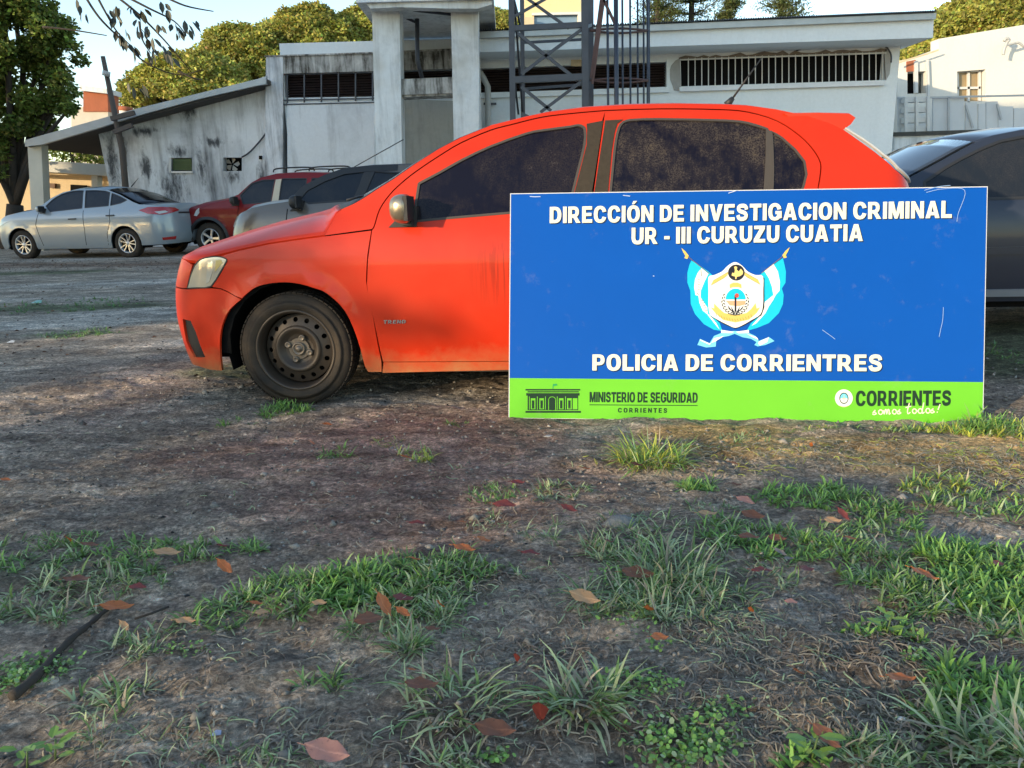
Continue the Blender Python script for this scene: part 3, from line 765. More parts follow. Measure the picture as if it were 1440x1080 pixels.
# ================================================================ RED HATCHBACK
M_RED = paint('orange_red_paint', (.55, .025, .003), .45, 0, .18, (.38, .22, .09), streaks=True, coat=.22, coatr=.08, spec=.22, low_dirt=.75)
M_GLS = carglass('dusty_tinted_glass', dust=.8, dustcol=(.11, .085, .058))
M_GLF = carglass('front_tinted_glass', dust=.28, dustcol=(.10, .075, .05))
M_STEEL = simple('dusty_black_steel', (.050, .038, .028), .5, var=.4, scale=14, metal=.2)
M_HUB = simple('worn_hub_metal', (.16, .135, .11), .45, var=.35, scale=40, metal=.5)
hc = Car('hatchback_car', 'bright orange-red hatchback parked side-on behind the blue sign', 'car', (422, 570), -6.0,
         L=3.94, W=1.66, A=.48, B=.36, ex=.62, xf=.785, xr=3.25, wr=.292, archr=.352, flare=.014,
         tum=[(.15, .055), (.22, .03), (.32, .010), (.45, .002), (.60, .0), (.74, .0), (.84, .016), (.92, .045), (1.0, .085), (1.2, .165), (1.35, .245), (1.43, .31), (1.5, .39)],
         nose=[(.15, .06), (.3, .02), (.45, 0), (.6, .015), (.7, .05), (.8, .13), (.95, .28)],
         tail=[(.2, .06), (.35, 0), (.6, .02), (.75, .04), (.95, .08), (1.1, .12), (1.3, .20), (1.45, .28)])
def hl(x, y):
    s_, z = hc.pick(x, y); return (float(np.interp(s_, hc.ss, hc.px)), z)
print('hero door', hl(523, 322.7), hl(537, 508), 'Bgap', hl(833.5, 268), 'reargap', hl(1150.6, 263.8), 'tail', hl(1277, 255), 'roof', hl(949, 144), 'nose', hl(254, 430), hl(277, 367), 'sill', hl(524, 525))
gapc = [(523, 322.7), (526.5, 317.5), (533.8, 294.6), (548, 273.8), (565, 257), (586, 240.4), (617, 219.6), (648.3, 200.8), (690, 183), (720, 175), (761.7, 164.8), (803, 159.6), (851, 155.4)]
gapr = [(851, 155.4), (928, 153), (1010, 154), (1051.7, 157.5), (1093, 170), (1124.6, 190.8), (1143, 209.6), (1153.7, 228.3), (1153.7, 245), (1150.6, 263.8)]
def sp(seq, n=3): return [tuple(q) for q in smooth_poly(seq, n)]
G1 = hc.pts(sp(gapc)); G2 = hc.pts(sp(gapr))
def off2(pts, d):
    """shift an open line sideways in (s,z) by d (left of travel +)"""
    q = np.array(pts); t = np.gradient(q, axis=0); t /= np.linalg.norm(t, axis=1, keepdims=True); return [tuple(p) for p in q + np.stack([-t[:, 1], t[:, 0]], -1) * d]
edge_px = [(277.5, 367), (290, 361.5), (309.4, 357.6), (337, 350.7), (379, 341.7), (410, 337), (440, 333), (456.7, 331), (464, 317), (473, 301), (481, 294), (497, 287), (511, 279), (530, 266.5), (552.5, 252.5), (581.7, 232), (617, 209.5), (648.3, 193.3), (690, 176.5), (740, 164), (772, 157.5), (824, 151), (886.7, 147.5), (949, 146), (1020, 147), (1051.7, 148.5), (1093, 154), (1135, 163), (1168, 174), (1187, 183), (1218, 205), (1239, 221), (1258, 238), (1276, 256)]
EP = hc.pts(edge_px)
bows = np.interp(range(len(EP)), [0, 2, 7, 10, 12, 18, 19, 27, 29, 33], [.15, .15, .17, .17, .16, .07, .04, -.02, -.06, -.12])
crn = np.interp(range(len(EP)), [0, 2, 4, 7, 8, 9, 10, 12, 15, 18, 22, 27, 33], [.03, .065, .095, .125, .085, .045, .025, .012, .012, .02, .035, .03, .01])
EDGE = [(e[0], e[1], b_, c_) for e, b_, c_ in zip(EP, bows, crn)]
xr_, wr_, ar_ = hc.xr, hc.wr, hc.archr
rarch = [(xr_ + ar_ * math.cos(a), wr_ + ar_ * math.sin(a)) for a in np.linspace(math.radians(28), math.radians(188), 16)]
bx = hl(833.5, 268); rg = hl(1150.6, 263.8)
# fender
farch = sp([(513, 515), (502.7, 476.6), (485.6, 438), (460, 412.7), (440, 404.5), (420.5, 399), (400, 396.8), (379, 398.6), (359, 404), (345.6, 414), (340, 419.5)], 3)
hc.panel('fender', ['p'] + [(311.5, 360), (337, 352.5), (379, 343.5), (410, 338.8), (440, 334.8), (456.7, 332.6), (522, 324.4), (518.5, 345), (516.3, 360), (514.5, 395), (519, 420), (523.5, 440), (536, 507.5), (536.5, 523), (518, 523)] + farch + [(331, 416), (320, 409.5), (311, 405.5), (298, 403.5), (311, 384), (320, 367), (318, 363)], M_RED)
# bumper wraps to the centre line
bump = hc.pts([(264, 407), (280, 406), (295.5, 405.5), (309.4, 406.5), (320, 411), (329, 416), (338.6, 421)] + sp([(338.6, 421), (323, 435), (315, 450), (310.5, 465), (309, 482), (309.5, 500), (312, 521)], 2)[1:] + [(296, 520), (280, 515)])
ztop = bump[0][1]; zbot = bump[-1][1]
slot = hc.pts([(257, 448.5), (268, 451), (275, 466), (289, 503), (273, 502.5), (262, 480)])
grz = hc.S(0, .5)
hc.panel('bumper', [(0.0, ztop)] + bump + [(0.0, zbot)], M_RED, holes=[slot, [(0.02, .30), (.42, .30), (.44, .40), (.02, .42)]])
hc.panel('air_inlet', slot, simple('black_grille_plastic', (.015, .015, .015), .5, scale=30), off=-.012)
hc.panel('lower_grille', [(0.0, .30), (.42, .30), (.44, .40), (.0, .42)], M_BLK, off=-.02)
hlp = hc.pts(sp([(264, 405), (268, 389), (272.6, 377), (277.5, 369), (286, 363.5), (301, 360.8), (311, 361.5), (317.5, 364), (318.5, 367.5), (309.4, 383.5), (297, 402.5), (281.7, 404.5)], 2))
# headlight: clear lens with reflector inside
tH = NT('yellowed_headlight_lens'); co = tH.coord(); tH.set(Base_Color=tH.mix(tH.noise(co, 9, 3), (.40, .37, .30), (.62, .55, .40)), Roughness=.16, Coat_Weight=1.0, Coat_Roughness=.05, Metallic=.25); M_HL = tH.m
lens = hc.panel('headlight', hlp, M_HL, off=.002, h=.03)
hc.ribbon('headlight_seal', hlp, M_BLK, width=.006, off=.003, closed=True)
hc.panel('front_panel', [(0.0, ztop + .006), (hlp[0][0] - .01, ztop + .006), (hlp[5][0] - .02, hlp[5][1])] + [(EP[0][0] * k_, EP[0][1] - .004 + .03 * (1 - k_ ** 2.6)) for k_ in (.9, .75, .6, .4, .2, 0)], M_RED, holes=[[(.02, ztop + .03), (.34, ztop + .03), (.36, ztop + .13), (.02, ztop + .13)]])
hc.panel('grille', [(.0, ztop + .03), (.34, ztop + .03), (.36, ztop + .13), (.0, ztop + .13)], M_BLK, off=-.015)
tR = simple('lamp_reflector', (.85, .82, .70), .12, metal=.6)
hc.panel('reflector', hc.pts([(292, 369), (299.5, 366.5), (300, 380), (295, 396), (290.5, 399)]), tR, off=.0045, h=.03, depth=.004)
hc.panel('indicator_lamp', hc.pts([(304, 366), (311, 365), (313, 369), (303, 382)]), simple('amber_lamp', (.62, .45, .16), .2), off=.004, h=.03, depth=.004)
# doors
fg = sp([(589, 259), (592, 256.6), (617, 243.5), (648.3, 225.8), (690, 206), (740, 188), (761.7, 183.5), (803, 178), (813, 176), (820, 178.5), (822.5, 184), (822, 203), (813.8, 236.7), (805.4, 270), (801, 289), (790, 292)], 2) + [(715, 299.5), (627.5, 307), (586, 311), (584, 303), (585, 285)]
FG = hc.pts(fg)
doorf = off2(G1, -.003) + [(hc.x2s(bx[0]) + .012 - .004, 1.0 + .0)][:0]
zb_ = hc.pick(537.6, 508.6)[1]
Bline = hc.pts([(847, 172), (840, 220), (833.5, 268)]) + [(hc.x2s(bx[0]) - .012, .85), (hc.x2s(bx[0]) - .012, zb_ + .0)]
doorF = off2(G1, -.003) + off2(Bline, -.003) + hc.pts([(537.6, 508.6), (529, 470), (522.5, 440), (517.5, 420), (515, 400), (516.5, 365), (520, 340)])
# keep the two doors apart from the wing by a few millimetres
doorF = [(p[0] + (.004 if i >= len(G1) + len(Bline) else 0), p[1]) for i, p in enumerate(doorF)]
fdoor = hc.panel('front_door', doorF, M_RED, holes=[FG])
hc.panel('window_glass', FG, M_GLF, off=-.006, parent=fdoor if False else None)
xq = rg[0]
RG = hc.pts(sp([(858.5, 269), (863.8, 213.8), (868, 188), (873, 175), (881, 170), (894, 168.3), (928, 167.5), (1020, 169.5), (1051.7, 173), (1078.8, 181.4)], 2)) + hc.pts([(1078.5, 220), (1076, 264)]) + [(hc.pick(1076, 264)[0] - .003, 1.0 - .06 * 0 - .055), (hc.pick(858, 269)[0] - .004, .945)]
QG = hc.pts([(1085, 184.5), (1099.6, 194), (1118, 210.5), (1131, 227), (1134, 245), (1129.8, 262), (1125, 272), (1086, 275), (1087, 240)])
Rb = [(hc.x2s(xq) - .012, .80), (hc.x2s(xq) - .06, .68), (hc.x2s(xr_ - .42), .55), (hc.x2s(xr_ - .46), .40), (hc.x2s(xr_ - .47), zb_)]
doorR = off2(G2, -.003) + Rb + [(p[0] + .006, p[1]) for p in Bline[::-1]]
rdoor = hc.panel('rear_door', doorR, M_RED, holes=[RG, QG])
hc.panel('window_glass', RG, M_GLS, off=-.006); hc.panel('window_glass', QG, M_GLS, off=-.006)
# black pillar covers and rubber surrounds
hc.panel('pillar_trim', hc.pts([(825, 174), (848.5, 169.6), (846.5, 180), (840, 222), (832.5, 269)]) + [(Bline[-2][0] - .005, .945), (hc.pick(805, 272)[0] + .008, .93)] + hc.pts([(808, 270), (816.5, 237), (825, 203), (825.5, 184)]), M_PIL, off=.0035, depth=.008)
hc.panel('pillar_trim', hc.pts([(851, 169.3), (876, 168), (868, 174), (864, 187), (860, 213), (855, 269)]) + [(hc.pick(855, 269)[0] - .004, .945), (Bline[-2][0] + .01, .945)] + hc.pts([(836, 268), (843, 222), (849.5, 180)]), M_PIL, off=.0035, depth=.008)
hc.panel('pillar_trim', hc.pts([(1079.5, 181.5), (1084, 184.5), (1086, 240), (1084.5, 276), (1077.5, 276), (1080, 220)]), M_RUB, off=.002, depth=.01)
hc.ribbon('window_seal', FG, M_RUB, width=.012, off=.0015, closed=True)
hc.ribbon('window_seal', RG, M_RUB, width=.012, off=.0015, closed=True)
hc.ribbon('window_seal', QG, M_RUB, width=.010, off=.0015, closed=True)
# outer side frame: A pillar, roof rail, rear quarter
side = [EP[i] for i in range(7, len(EP))]
sm = hc.smax
uni = [(p[0], p[1]) for p in side] + [(sm - .62, .90), (sm - .60, .60)] + [(hc.x2s(x), z) for x, z in [(xr_ + .34, .50)] + rarch[1:]] + [(hc.x2s(xr_ - .36), zb_ - .01), (Rb[-1][0] + .004, zb_ - .01)] + [(p[0] + .004, p[1]) for p in Rb[::-1]] + off2(G2, .003)[::-1] + off2(G1, .003)[::-1]
hc.panel('side_frame', uni, M_RED)
hc.panel('sill', hc.pts([(539, 510)]) + [(Rb[-1][0] + .11, zb_ - .006), (Rb[-1][0] + .11, .20)] + hc.pts([(537.5, 524.5)]), M_RED, off=-.004)
hc.panel('sill', [(hc.pick(514, 524)[0] + .0, hc.pick(517, 526)[1] - .004), (hc.pick(537, 524)[0], hc.pick(537, 524)[1])] + [(Rb[-1][0] + .11, .197), (Rb[-1][0] + .09, .165), (hc.pick(530, 530)[0], .165)], M_RUB, off=-.03)
hc.panel('rear_bumper', [(hc.x2s(xr_ + .345), .485), (sm - .60, .595), (sm, .595), (sm, .24), (sm - .9, .24), (hc.x2s(xr_ + .36), .24)], M_RED)
hc.panel('tail_light', [(sm - .82, .88), (sm - .72, .70), (sm - .62, .66), (sm - .61, .93)], simple('red_lamp_plastic', (.35, .01, .01), .15, coat=1.0), off=.006)
hc.panel('tailgate', [(sm - .60, .60), (sm, .60), (sm, .93), (sm - .60, .90)], M_RED)
hc.tops([('hood', 0, 10, M_RED, .006), ('cowl', 10, 12, M_BLK, .0), ('windshield', 12, 18, carglass('windshield_glass', (.03, .035, .045), .2), .035), ('roof', 18, 28, M_RED, 0), ('rear_window', 28, 33, M_GLS, .02)], EDGE, front=[1, .85, .6, .35, .15, .05])
# tailgate upper part between rear window and tailgate
hc.tops([('tailgate_top', 0, 1, M_RED, 0)], [(EP[-1][0], EP[-1][1], -.12, .01), (sm - .60, .90, -.10, .0)])
hc.understructure(EDGE, M_DARK)
hc.ribbon('rear_window_frame', hc.pts([(1188, 181), (1215, 198), (1240, 217), (1262, 237), (1280, 256)]), simple('pale_frame', (.45, .45, .43), .5), width=.008, off=.008)
# roof spoiler
tipz = hc.pick(1186, 180); E3 = hc.S(np.array([EP[27][0], EP[29][0]]), np.array([EP[27][1], EP[29][1]]))
mb = MB(); vs = []; ts = np.linspace(-1, 1, 25)
x0, z0 = E3[0][0] - .05, E3[0][2]; x1, z1 = E3[1][0] + .03, E3[1][2]
ww = abs(E3[0][1]) - .0
prof = [(x0 - .06, z0 + .015), (x0 + .10, z0 + .012), (x1 + .0, z0 + .004), (x1 + .03, z0 - .016), (x1 + .01, z0 - .045), (x1 - .03, z0 - .075), (x0 + .02, z0 - .03)]
for t_ in ts:
    for (x, z) in prof: vs.append((x + .06 * (1 - t_ * t_), t_ * ww, z + .028 * (1 - abs(t_) ** 2.6)))
m = len(prof); fs = []
for k in range(len(ts) - 1):
    for j in range(m): fs.append((k * m + j, k * m + (j + 1) % m, (k + 1) * m + (j + 1) % m, (k + 1) * m + j))
fs.append(tuple(range(m))); fs.append(tuple((len(ts) - 1) * m + j for j in range(m)))
mb.add(vs, fs, 0, False); build(mb, 'spoiler', M_RED, hc.root, local=True)
# antenna
ra = hc.pick(1051, 147); A0 = hc.S(*ra); mb = MB(); A0 = Vector((A0[0] - .02, -.05, 1.47))
# put its foot on the roof where the photograph shows it
dgl = hc.world(np.array([[A0.x, -.05, 1.485]]))[0]
mb.tube([A0, A0 + Vector((.03, 0, .035))], [.022, .012], 10); mb.tube([A0 + Vector((.028, 0, .033)), A0 + Vector((.17, 0, .23))], [.006, .003], 6)
build(mb, 'antenna', M_BLK, hc.root, local=True)
# wing mirror
def mirror(car, px, py, sc, capmat, backmat, red=None):
    s_, z = car.pick(px, py); b0 = car.S(s_, z)
    for sd in (1, -1):
        rings = []; vs = []; fs = []; NY = 9; NA = 18
        prof = [(-.015, .55), (-.03, .8), (-.06, .95), (-.10, 1.0), (-.14, .98), (-.17, .9), (-.19, .75), (-.203, .5), (-.208, .15)]
        for (dy, k) in prof:
            for a in range(NA):
                th = 2 * pi * a / NA; cx = math.copysign(abs(math.cos(th)) ** .75, math.cos(th)); cz = math.copysign(abs(math.sin(th)) ** .75, math.sin(th))
                fx = .078 if cx < 0 else .028
                vs.append((b0[0] + (cx * fx * k + .01) * sc, (b0[1] + dy * sc) * sd, b0[2] + (cz * .075 * k + .01 * (1 - k)) * sc))
        for i in range(len(prof) - 1):
            for a in range(NA): a2 = (a + 1) % NA; fs.append((i * NA + a, i * NA + a2, (i + 1) * NA + a2, (i + 1) * NA + a))
        fs.append(tuple(range(NA))); fs.append(tuple((len(prof) - 1) * NA + a for a in range(NA)))
        mb = MB(); mb.add(vs, fs, 0, True); o = build(mb, 'wing_mirror', capmat, car.root, local=True)
        g = MB(); xx = b0[0] + .040 * sc; g.prism([((b0[1] - .20 * sc) * sd, b0[2] - .06 * sc), ((b0[1] - .03 * sc) * sd, b0[2] - .06 * sc), ((b0[1] - .03 * sc) * sd, b0[2] + .06 * sc), ((b0[1] - .2 * sc) * sd, b0[2] + .065 * sc)], 'x', xx - .02 * sc, xx)
        build(g, 'mirror_housing', backmat, o, local=True)
        f = MB(); f.prism([(b0[0] - .10 * sc, b0[2] - .095 * sc), (b0[0] + .05 * sc, b0[2] - .095 * sc), (b0[0] + .06 * sc, b0[2] + .01 * sc), (b0[0] + .015 * sc, b0[2] + .01 * sc)], 'y', (b0[1] + .03 * sc) * sd, (b0[1] - .05 * sc) * sd)
        f.prism([(b0[0] - .03 * sc, b0[2] - .085 * sc), (b0[0] + .04 * sc, b0[2] - .085 * sc), (b0[0] + .03 * sc, b0[2] - .03 * sc), (b0[0] - .02 * sc, b0[2] - .03 * sc)], 'y', (b0[1]) * sd, (b0[1] - .09 * sc) * sd)
        build(f, 'mirror_foot', backmat, o, local=True)
M_CAP = simple('weathered_chrome', (.36, .30, .22), .28, metal=.75, var=.25, scale=9)
mirror(hc, 574, 293, .92, M_CAP, M_BLK)
# door handles, badge, wiper
for (x, z) in ((bx[0] - .17, .80), (rg[0] - .12, .82)):
    s_ = hc.x2s(x); A = hc.S(s_, z)
    for sd in (1, -1):
        mb = MB(); mb.tube([(A[0] - .08, (A[1] + .005) * sd, z), (A[0] - .06, (A[1] - .016) * sd, z), (A[0] + .06, (A[1] - .018) * sd, z + .005), (A[0] + .085, (A[1] + .005) * sd, z + .004)], .011, 8)
        build(mb, 'door_handle', M_RED, hc.root, local=True)
V, F = textgeo('TREND', .03, 1.15, .15); q0 = hc.pick(540, 455); q1 = hc.pick(571, 455.5); q2 = hc.pick(540, 450)
k = (q1[0] - q0[0]) / V[:, 0].max(); vv = hc.S(q0[0] + V[:, 0] * k, q0[1] + V[:, 1] * (q2[1] - q0[1]), .004)
meshobj('badge', [tuple(v) for v in vv], F, simple('chrome_letters', (.55, .55, .55), .25, metal=.8), hc.root, local=True, recalc=False)
mb = MB(); E = hc.S(*EP[11]); mb.tube([(E[0] - .05, E[1] + .06, E[2] + .02), (E[0] + .0, E[1] + .12, E[2] + .035), (E[0] + .10, E[1] + .5, E[2] + .06)], .006, 6); build(mb, 'wiper', M_BLK, hc.root, local=True)
hc.woff = .0; hc.wrot = .35
hc.wheels(.18, .205, 'steel', M_STEEL, M_TYRE, M_HUB, M_DARK)
# ================================================================ BLUE SIGN
sg_bl = G(715, 588); sg_br = G(1382.5, 597)
sg_tl = None
SGW = 2.085; SGH = 1.045
def sign_fit():
    tgt = np.array([(715, 588), (1382.5, 597), (1389, 262), (717.5, 272)], float)
    def corners(p):
        X, Y, Z, yaw, lean, rol, W_, H_ = p
        u = np.array([math.cos(yaw), math.sin(yaw), 0]); nrm = np.array([-math.sin(yaw), math.cos(yaw), 0])
        v = math.cos(lean) * np.array([0, 0, 1.]) + math.sin(lean) * nrm
        u2 = u * math.cos(rol) + v * math.sin(rol); v2 = v * math.cos(rol) - u * math.sin(rol)
        o = np.array([X, Y, Z]); return o, u2, v2, np.array([o, o + u2 * W_, o + u2 * W_ + v2 * H_, o + v2 * H_])
    p = np.array([sg_bl[0], sg_bl[1], 0.0, -.14, .16, 0.0, SGW, SGH])
    free = [0, 1, 3, 4, 5, 6, 7]
    for it in range(40):
        f = (proj(corners(p)[3]) - tgt).ravel(); J = []
        for k in free: q = p.copy(); q[k] += 1e-4; J.append(((proj(corners(q)[3]) - tgt).ravel() - f) / 1e-4)
        J = np.array(J).T; st = np.linalg.lstsq(np.vstack([J, np.eye(len(free)) * .5]), np.r_[-f, np.zeros(len(free))], rcond=None)[0]; p[free] += st
    print('sign fit', p.round(3), 'err', (proj(corners(p)[3]) - tgt).round(1).tolist())
    return corners(p)[:3] + (p,)
SO, SU, SV, SPAR = sign_fit(); SN = np.cross(SU, SV)    # SN points towards the viewer side (-Y) or away
if SN[1] > 0: SN = -SN
SGW, SGH = SPAR[6], SPAR[7]
sign = thing('sign_board', 'large blue and green police sign board leaning against the red car', 'sign', tuple(SO))
def suv(x, y):
    """photo pixel -> (u, v) on the board"""
    d = ray(x, y); t = ((SO - cC) @ SN) / (d @ SN); q = cC + d * t - SO; return float(q @ SU), float(q @ SV)
def s3(u, v, n=0.0):
    q = SO + SU * u + SV * v + SN * n; return (float(q[0]), float(q[1]), float(q[2]))
def signpoly(name, polys, mat, n, parent=None, thick=None):
    """flat print: polygons (u, v) at height n above the board face"""
    if len(polys) > 1:
        first = None
        for q in polys:
            o = signpoly(name, [q], mat, n, parent); first = first or o
        return first
    mb = MB()
    for q in polys:
        q = [tuple(p) for p in q]; b = [s3(u, v, n) for u, v in q]; r = delaunay_2d_cdt([Vector(p) for p in q], [(i, (i + 1) % len(q)) for i in range(len(q))], [], 1, 1e-7)
        mb.add([s3(v.x, v.y, n) for v in r[0]], [tuple(f) for f in r[2]])
    return build(mb, name, mat, parent or sign, recalc=False)
def printmat(name, col, rough=.32, emit=0):
    t = NT(name); co = t.coord(); n = t.noise(co, 3.5, 5, .6); n2 = t.noise(co, 60, 3, .6)
    c = t.mix(n, tuple(x * .93 for x in col), tuple(min(1, x * 1.06) for x in col))
    d = t.ramp(t.noise(co, 11, 5, .7), [(.6, 0.0), (.8, .16)]); c = t.mix(d, c, (.35, .34, .3))
    t.set(Base_Color=c, Roughness=rough); t.b.inputs['Specular IOR Level'].default_value = .15; t.bump(t.noise(co, 2.2, 3), .08, .02); return t.m
M_SB = printmat('blue_print', (.002, .080, .40)); M_SG = printmat('green_print', (.15, .52, .03)); M_SW = printmat('cream_white_print', (.76, .76, .60)); M_SK = printmat('dark_green_print', (.015, .04, .02))
M_EDGE = simple('white_sheet_edge', (.62, .62, .62), .4)
# board: frame of folded sheet with the two printed faces
mb = MB(); T = .028
def sbox(mb, u0, u1, v0, v1, n0, n1):
    vs = [s3(u, v, n) for n in (n0, n1) for v in (v0, v1) for u in (u0, u1)]
    mb.add(vs, [(0, 2, 3, 1), (4, 5, 7, 6), (0, 1, 5, 4), (2, 6, 7, 3), (0, 4, 6, 2), (1, 3, 7, 5)])
sbox(mb, 0, SGW, 0, SGH, -T, 0); build(mb, 'backing_panel', M_EDGE, sign)
vL = suv(716, 531)[1]; vR = suv(1383.5, 538)[1]; vm = (vL + vR) / 2
def sheet(name, u0, u1, v0, v1, n, mat):
    mb = MB(); nu, nv = 40, 12; vs = []
    for j in range(nv + 1):
        for i in range(nu + 1):
            u = u0 + (u1 - u0) * i / nu; v = v0 + (v1 - v0) * j / nv; vs.append(s3(u, v, n))
    mb.add(vs, [(j * (nu + 1) + i, j * (nu + 1) + i + 1, (j + 1) * (nu + 1) + i + 1, (j + 1) * (nu + 1) + i) for j in range(nv) for i in range(nu)], 0, True)
    # returned edge of the sheet
    return build(mb, name, mat, sign)
e_ = .004
sheet('blue_panel', e_, SGW - e_, vm, SGH - e_, .0012, M_SB); sheet('green_band', e_, SGW - e_, e_ * .5, vm, .0012, M_SG)
def signtext(name, txt, x0, x1, yb0, yt0, yb1, yt1, mat, bold=.03, space=1.0, shear=0.0, n=.0022, parent=None):
    V, F = textgeo(txt, bold, space, shear); u0, v0 = suv(x0, yb0); u1, v1 = suv(x1, yb1); ht = ((suv(x0, yt0)[1] - v0) + (suv(x1, yt1)[1] - v1)) / 2
    k = V[:, 0] / V[:, 0].max(); uu = u0 + (u1 - u0) * k; vv = v0 + (v1 - v0) * k + V[:, 1] * ht
    return meshobj(name, [s3(a, b, n) for a, b in zip(uu, vv)], F, mat, sign, recalc=False)
M_SHD = printmat('navy_print', (.012, .03, .09))
for dx, dy, mat, n in ((1.6, 1.4, M_SHD, .0018), (0, 0, M_SW, .0024)):
    for (tx, x0, x1, a, b, c, d) in (("DIRECCIÓN DE INVESTIGACION CRIMINAL", 773, 1338, 314, 290.5, 306.5, 283), ("UR - III CURUZU CUATIA", 888, 1213, 343.5, 319.5, 339, 316), ("POLICIA DE CORRIENTRES", 833, 1240, 521, 498, 522, 499)):
        signtext('lettering' if mat is M_SW else 'lettering_shadow', tx, x0 + dx, x1 + dx, a + dy, b + dy, c + dy, d + dy, mat, .055, 1.04, n=n)
signtext('lettering', "MINISTERIO DE SEGURIDAD", 829, 981, 565.5, 551, 566.5, 552, M_SK, .035, 1.0)
signtext('lettering', "CORRIENTES", 869, 938, 580, 573.5, 580.5, 574, M_SK, .04, 1.35)
signtext('lettering', "CORRIENTES", 1203, 1337, 571, 549.5, 570.5, 549, M_SK, .045, 1.0)
def U(pts): return [suv(*p) for p in pts]
signpoly('underline', [U([(829, 568.7), (981, 569.7), (981, 570.8), (829, 569.8)])], M_SK, .0022)
# handwritten line "somos todos!"
def stroke(pts, w):
    q = np.array(smooth_poly([suv(*p) for p in pts], 5)); t = np.gradient(q, axis=0); t /= np.linalg.norm(t, axis=1, keepdims=True) + 1e-9; nn = np.stack([-t[:, 1], t[:, 0]], -1) * w / 2
    return q, nn
def strokes(name, lines, w, mat, n, parent=None):
    mb = MB()
    for k, ln in enumerate(lines):
        q, nn = stroke(ln, w); vs = [];
        for i in range(len(q)): vs += [s3(*(q[i] - nn[i]), n + .00004 * k), s3(*(q[i] + nn[i]), n + .00004 * k)]
        mb.add(vs, [(2 * i, 2 * i + 2, 2 * i + 3, 2 * i + 1) for i in range(len(q) - 1)])
    return build(mb, name, mat, parent or sign, recalc=False)
M_PK = printmat('pale_pink_print', (.80, .72, .58))
def hw(x, yb, ch, h=6.5):
    t = yb - h
    if ch == 'o': return [[(x + 4 + 2.8 * math.cos(a), yb - h / 2 + h / 2 * math.sin(a)) for a in np.linspace(.4, 2 * pi + .6, 9)] + [(x + 9, t + 2)]], 7.5
    if ch == 's': return [[(x, yb - 2), (x + 3.4, t), (x + 2.6, yb - h / 2), (x + 5, yb - 1.5), (x + 2, yb), (x - .5, yb - 1)]], 6.5
    if ch == 'm': return [[(x, t + 1), (x + 1, yb)], [(x + 1, yb), (x + 2.6, t), (x + 4, t + 1), (x + 4.4, yb)], [(x + 4.4, yb), (x + 6.2, t), (x + 7.8, t + 1), (x + 8, yb), (x + 10, yb - 2)]], 10.5
    if ch == 't': return [[(x + 4.5, yb - 15), (x + 2, yb - 5), (x + 2.5, yb), (x + 6, yb - 2)], [(x - 1, t - 2), (x + 7, t - 4)]], 7
    if ch == 'd': return [[(x + 4 + 2.8 * math.cos(a), yb - h / 2 + h / 2 * math.sin(a)) for a in np.linspace(-.4, 2 * pi - .4, 9)], [(x + 9, yb - 15), (x + 7, yb - 4), (x + 7.5, yb), (x + 10, yb - 2)]], 10
    if ch == '!': return [[(x + 6, yb - 12), (x + 3, yb - 4)], [(x + 2.2, yb - 1.6), (x + 1.9, yb)]], 4
    return [], 5
x = 1227.; L_ = []
for ch in "somos todos!":
    ls, adv = hw(x, 583.0 - (x - 1227) * .03, ch); L_ += ls; x += adv * (95.0 / 88.0)
strokes('handwritten_line', L_, .0048, M_PK, .0030)
# scratches on the print
strokes('scratch', [[(1326, 432), (1325, 450), (1322, 464), (1320, 474)], [(1302, 271), (1325, 266), (1356, 268), (1347, 300), (1345, 312)], [(1156, 464), (1166, 471), (1174, 477)], [(1299, 268), (1318, 263), (1336, 261)]], .0022, printmat('scratch_mark', (.30, .45, .72)), .0045)
strokes('scuff', [[(745, 276.5), (752, 277), (760, 276.7)], [(876, 275), (886, 276)], [(1024, 272), (1036, 268)], [(918, 388), (920, 388.5)]], .003, printmat('scuff_mark', (.55, .62, .75)), .0045)
# government building icon on the green band
def R_(x0, y0, x1, y1): return U([(x0, y1), (x1, y1), (x1, y0), (x0, y0)])
ic = signpoly('building_emblem', [R_(739, 547, 816, 549.2), R_(742, 550.2, 814, 551.8), R_(740, 552.8, 815, 556.4), R_(742, 556.4, 813, 576.8), R_(739, 577.8, 817, 580.5)], M_SK, .0022)
wn = []
for xx in (746.5, 758.5, 786, 797.5, 805.5): wn += [R_(xx, 560, xx + 6.5, 575.5)]
for xx in (744, 755.2, 766.6, 783.2, 794.8): wn += [R_(xx, 557.5, xx + .9, 576)]
wn += [R_(771, 561, 772, 576.5), R_(781, 561, 782, 576.5)]
arc = [(776.5 + 5.4 * math.cos(a), 562.5 - 5 * math.sin(a)) for a in np.linspace(0, pi, 9)] + [(776.5 - 4.6, 562.5)] + [(776.5 + 4.6 * math.cos(a), 562.5 - 4.2 * math.sin(a)) for a in np.linspace(pi, 0, 9)][1:]
wn.append(U(arc)); wn += [R_(742 + 6 * k, 549.2, 743.2 + 6 * k, 550.2) for k in range(12)]
signpoly('emblem_opening', wn, M_SG, .0027, ic)
signpoly('emblem_detail', [R_(748, 563, 751.5, 574.5), R_(760, 563, 763.5, 574.5), R_(787.5, 563, 791, 574.5), R_(799, 563, 802.5, 574.5), R_(774.5, 564, 779, 577)], M_SK, .0031, ic)
signpoly('emblem_flag', [U([(777, 547), (777.5, 540), (783, 539.5), (784, 542), (778.5, 543), (778, 547)])], printmat('leaf_green_print', (.03, .32, .10)), .0024, ic)
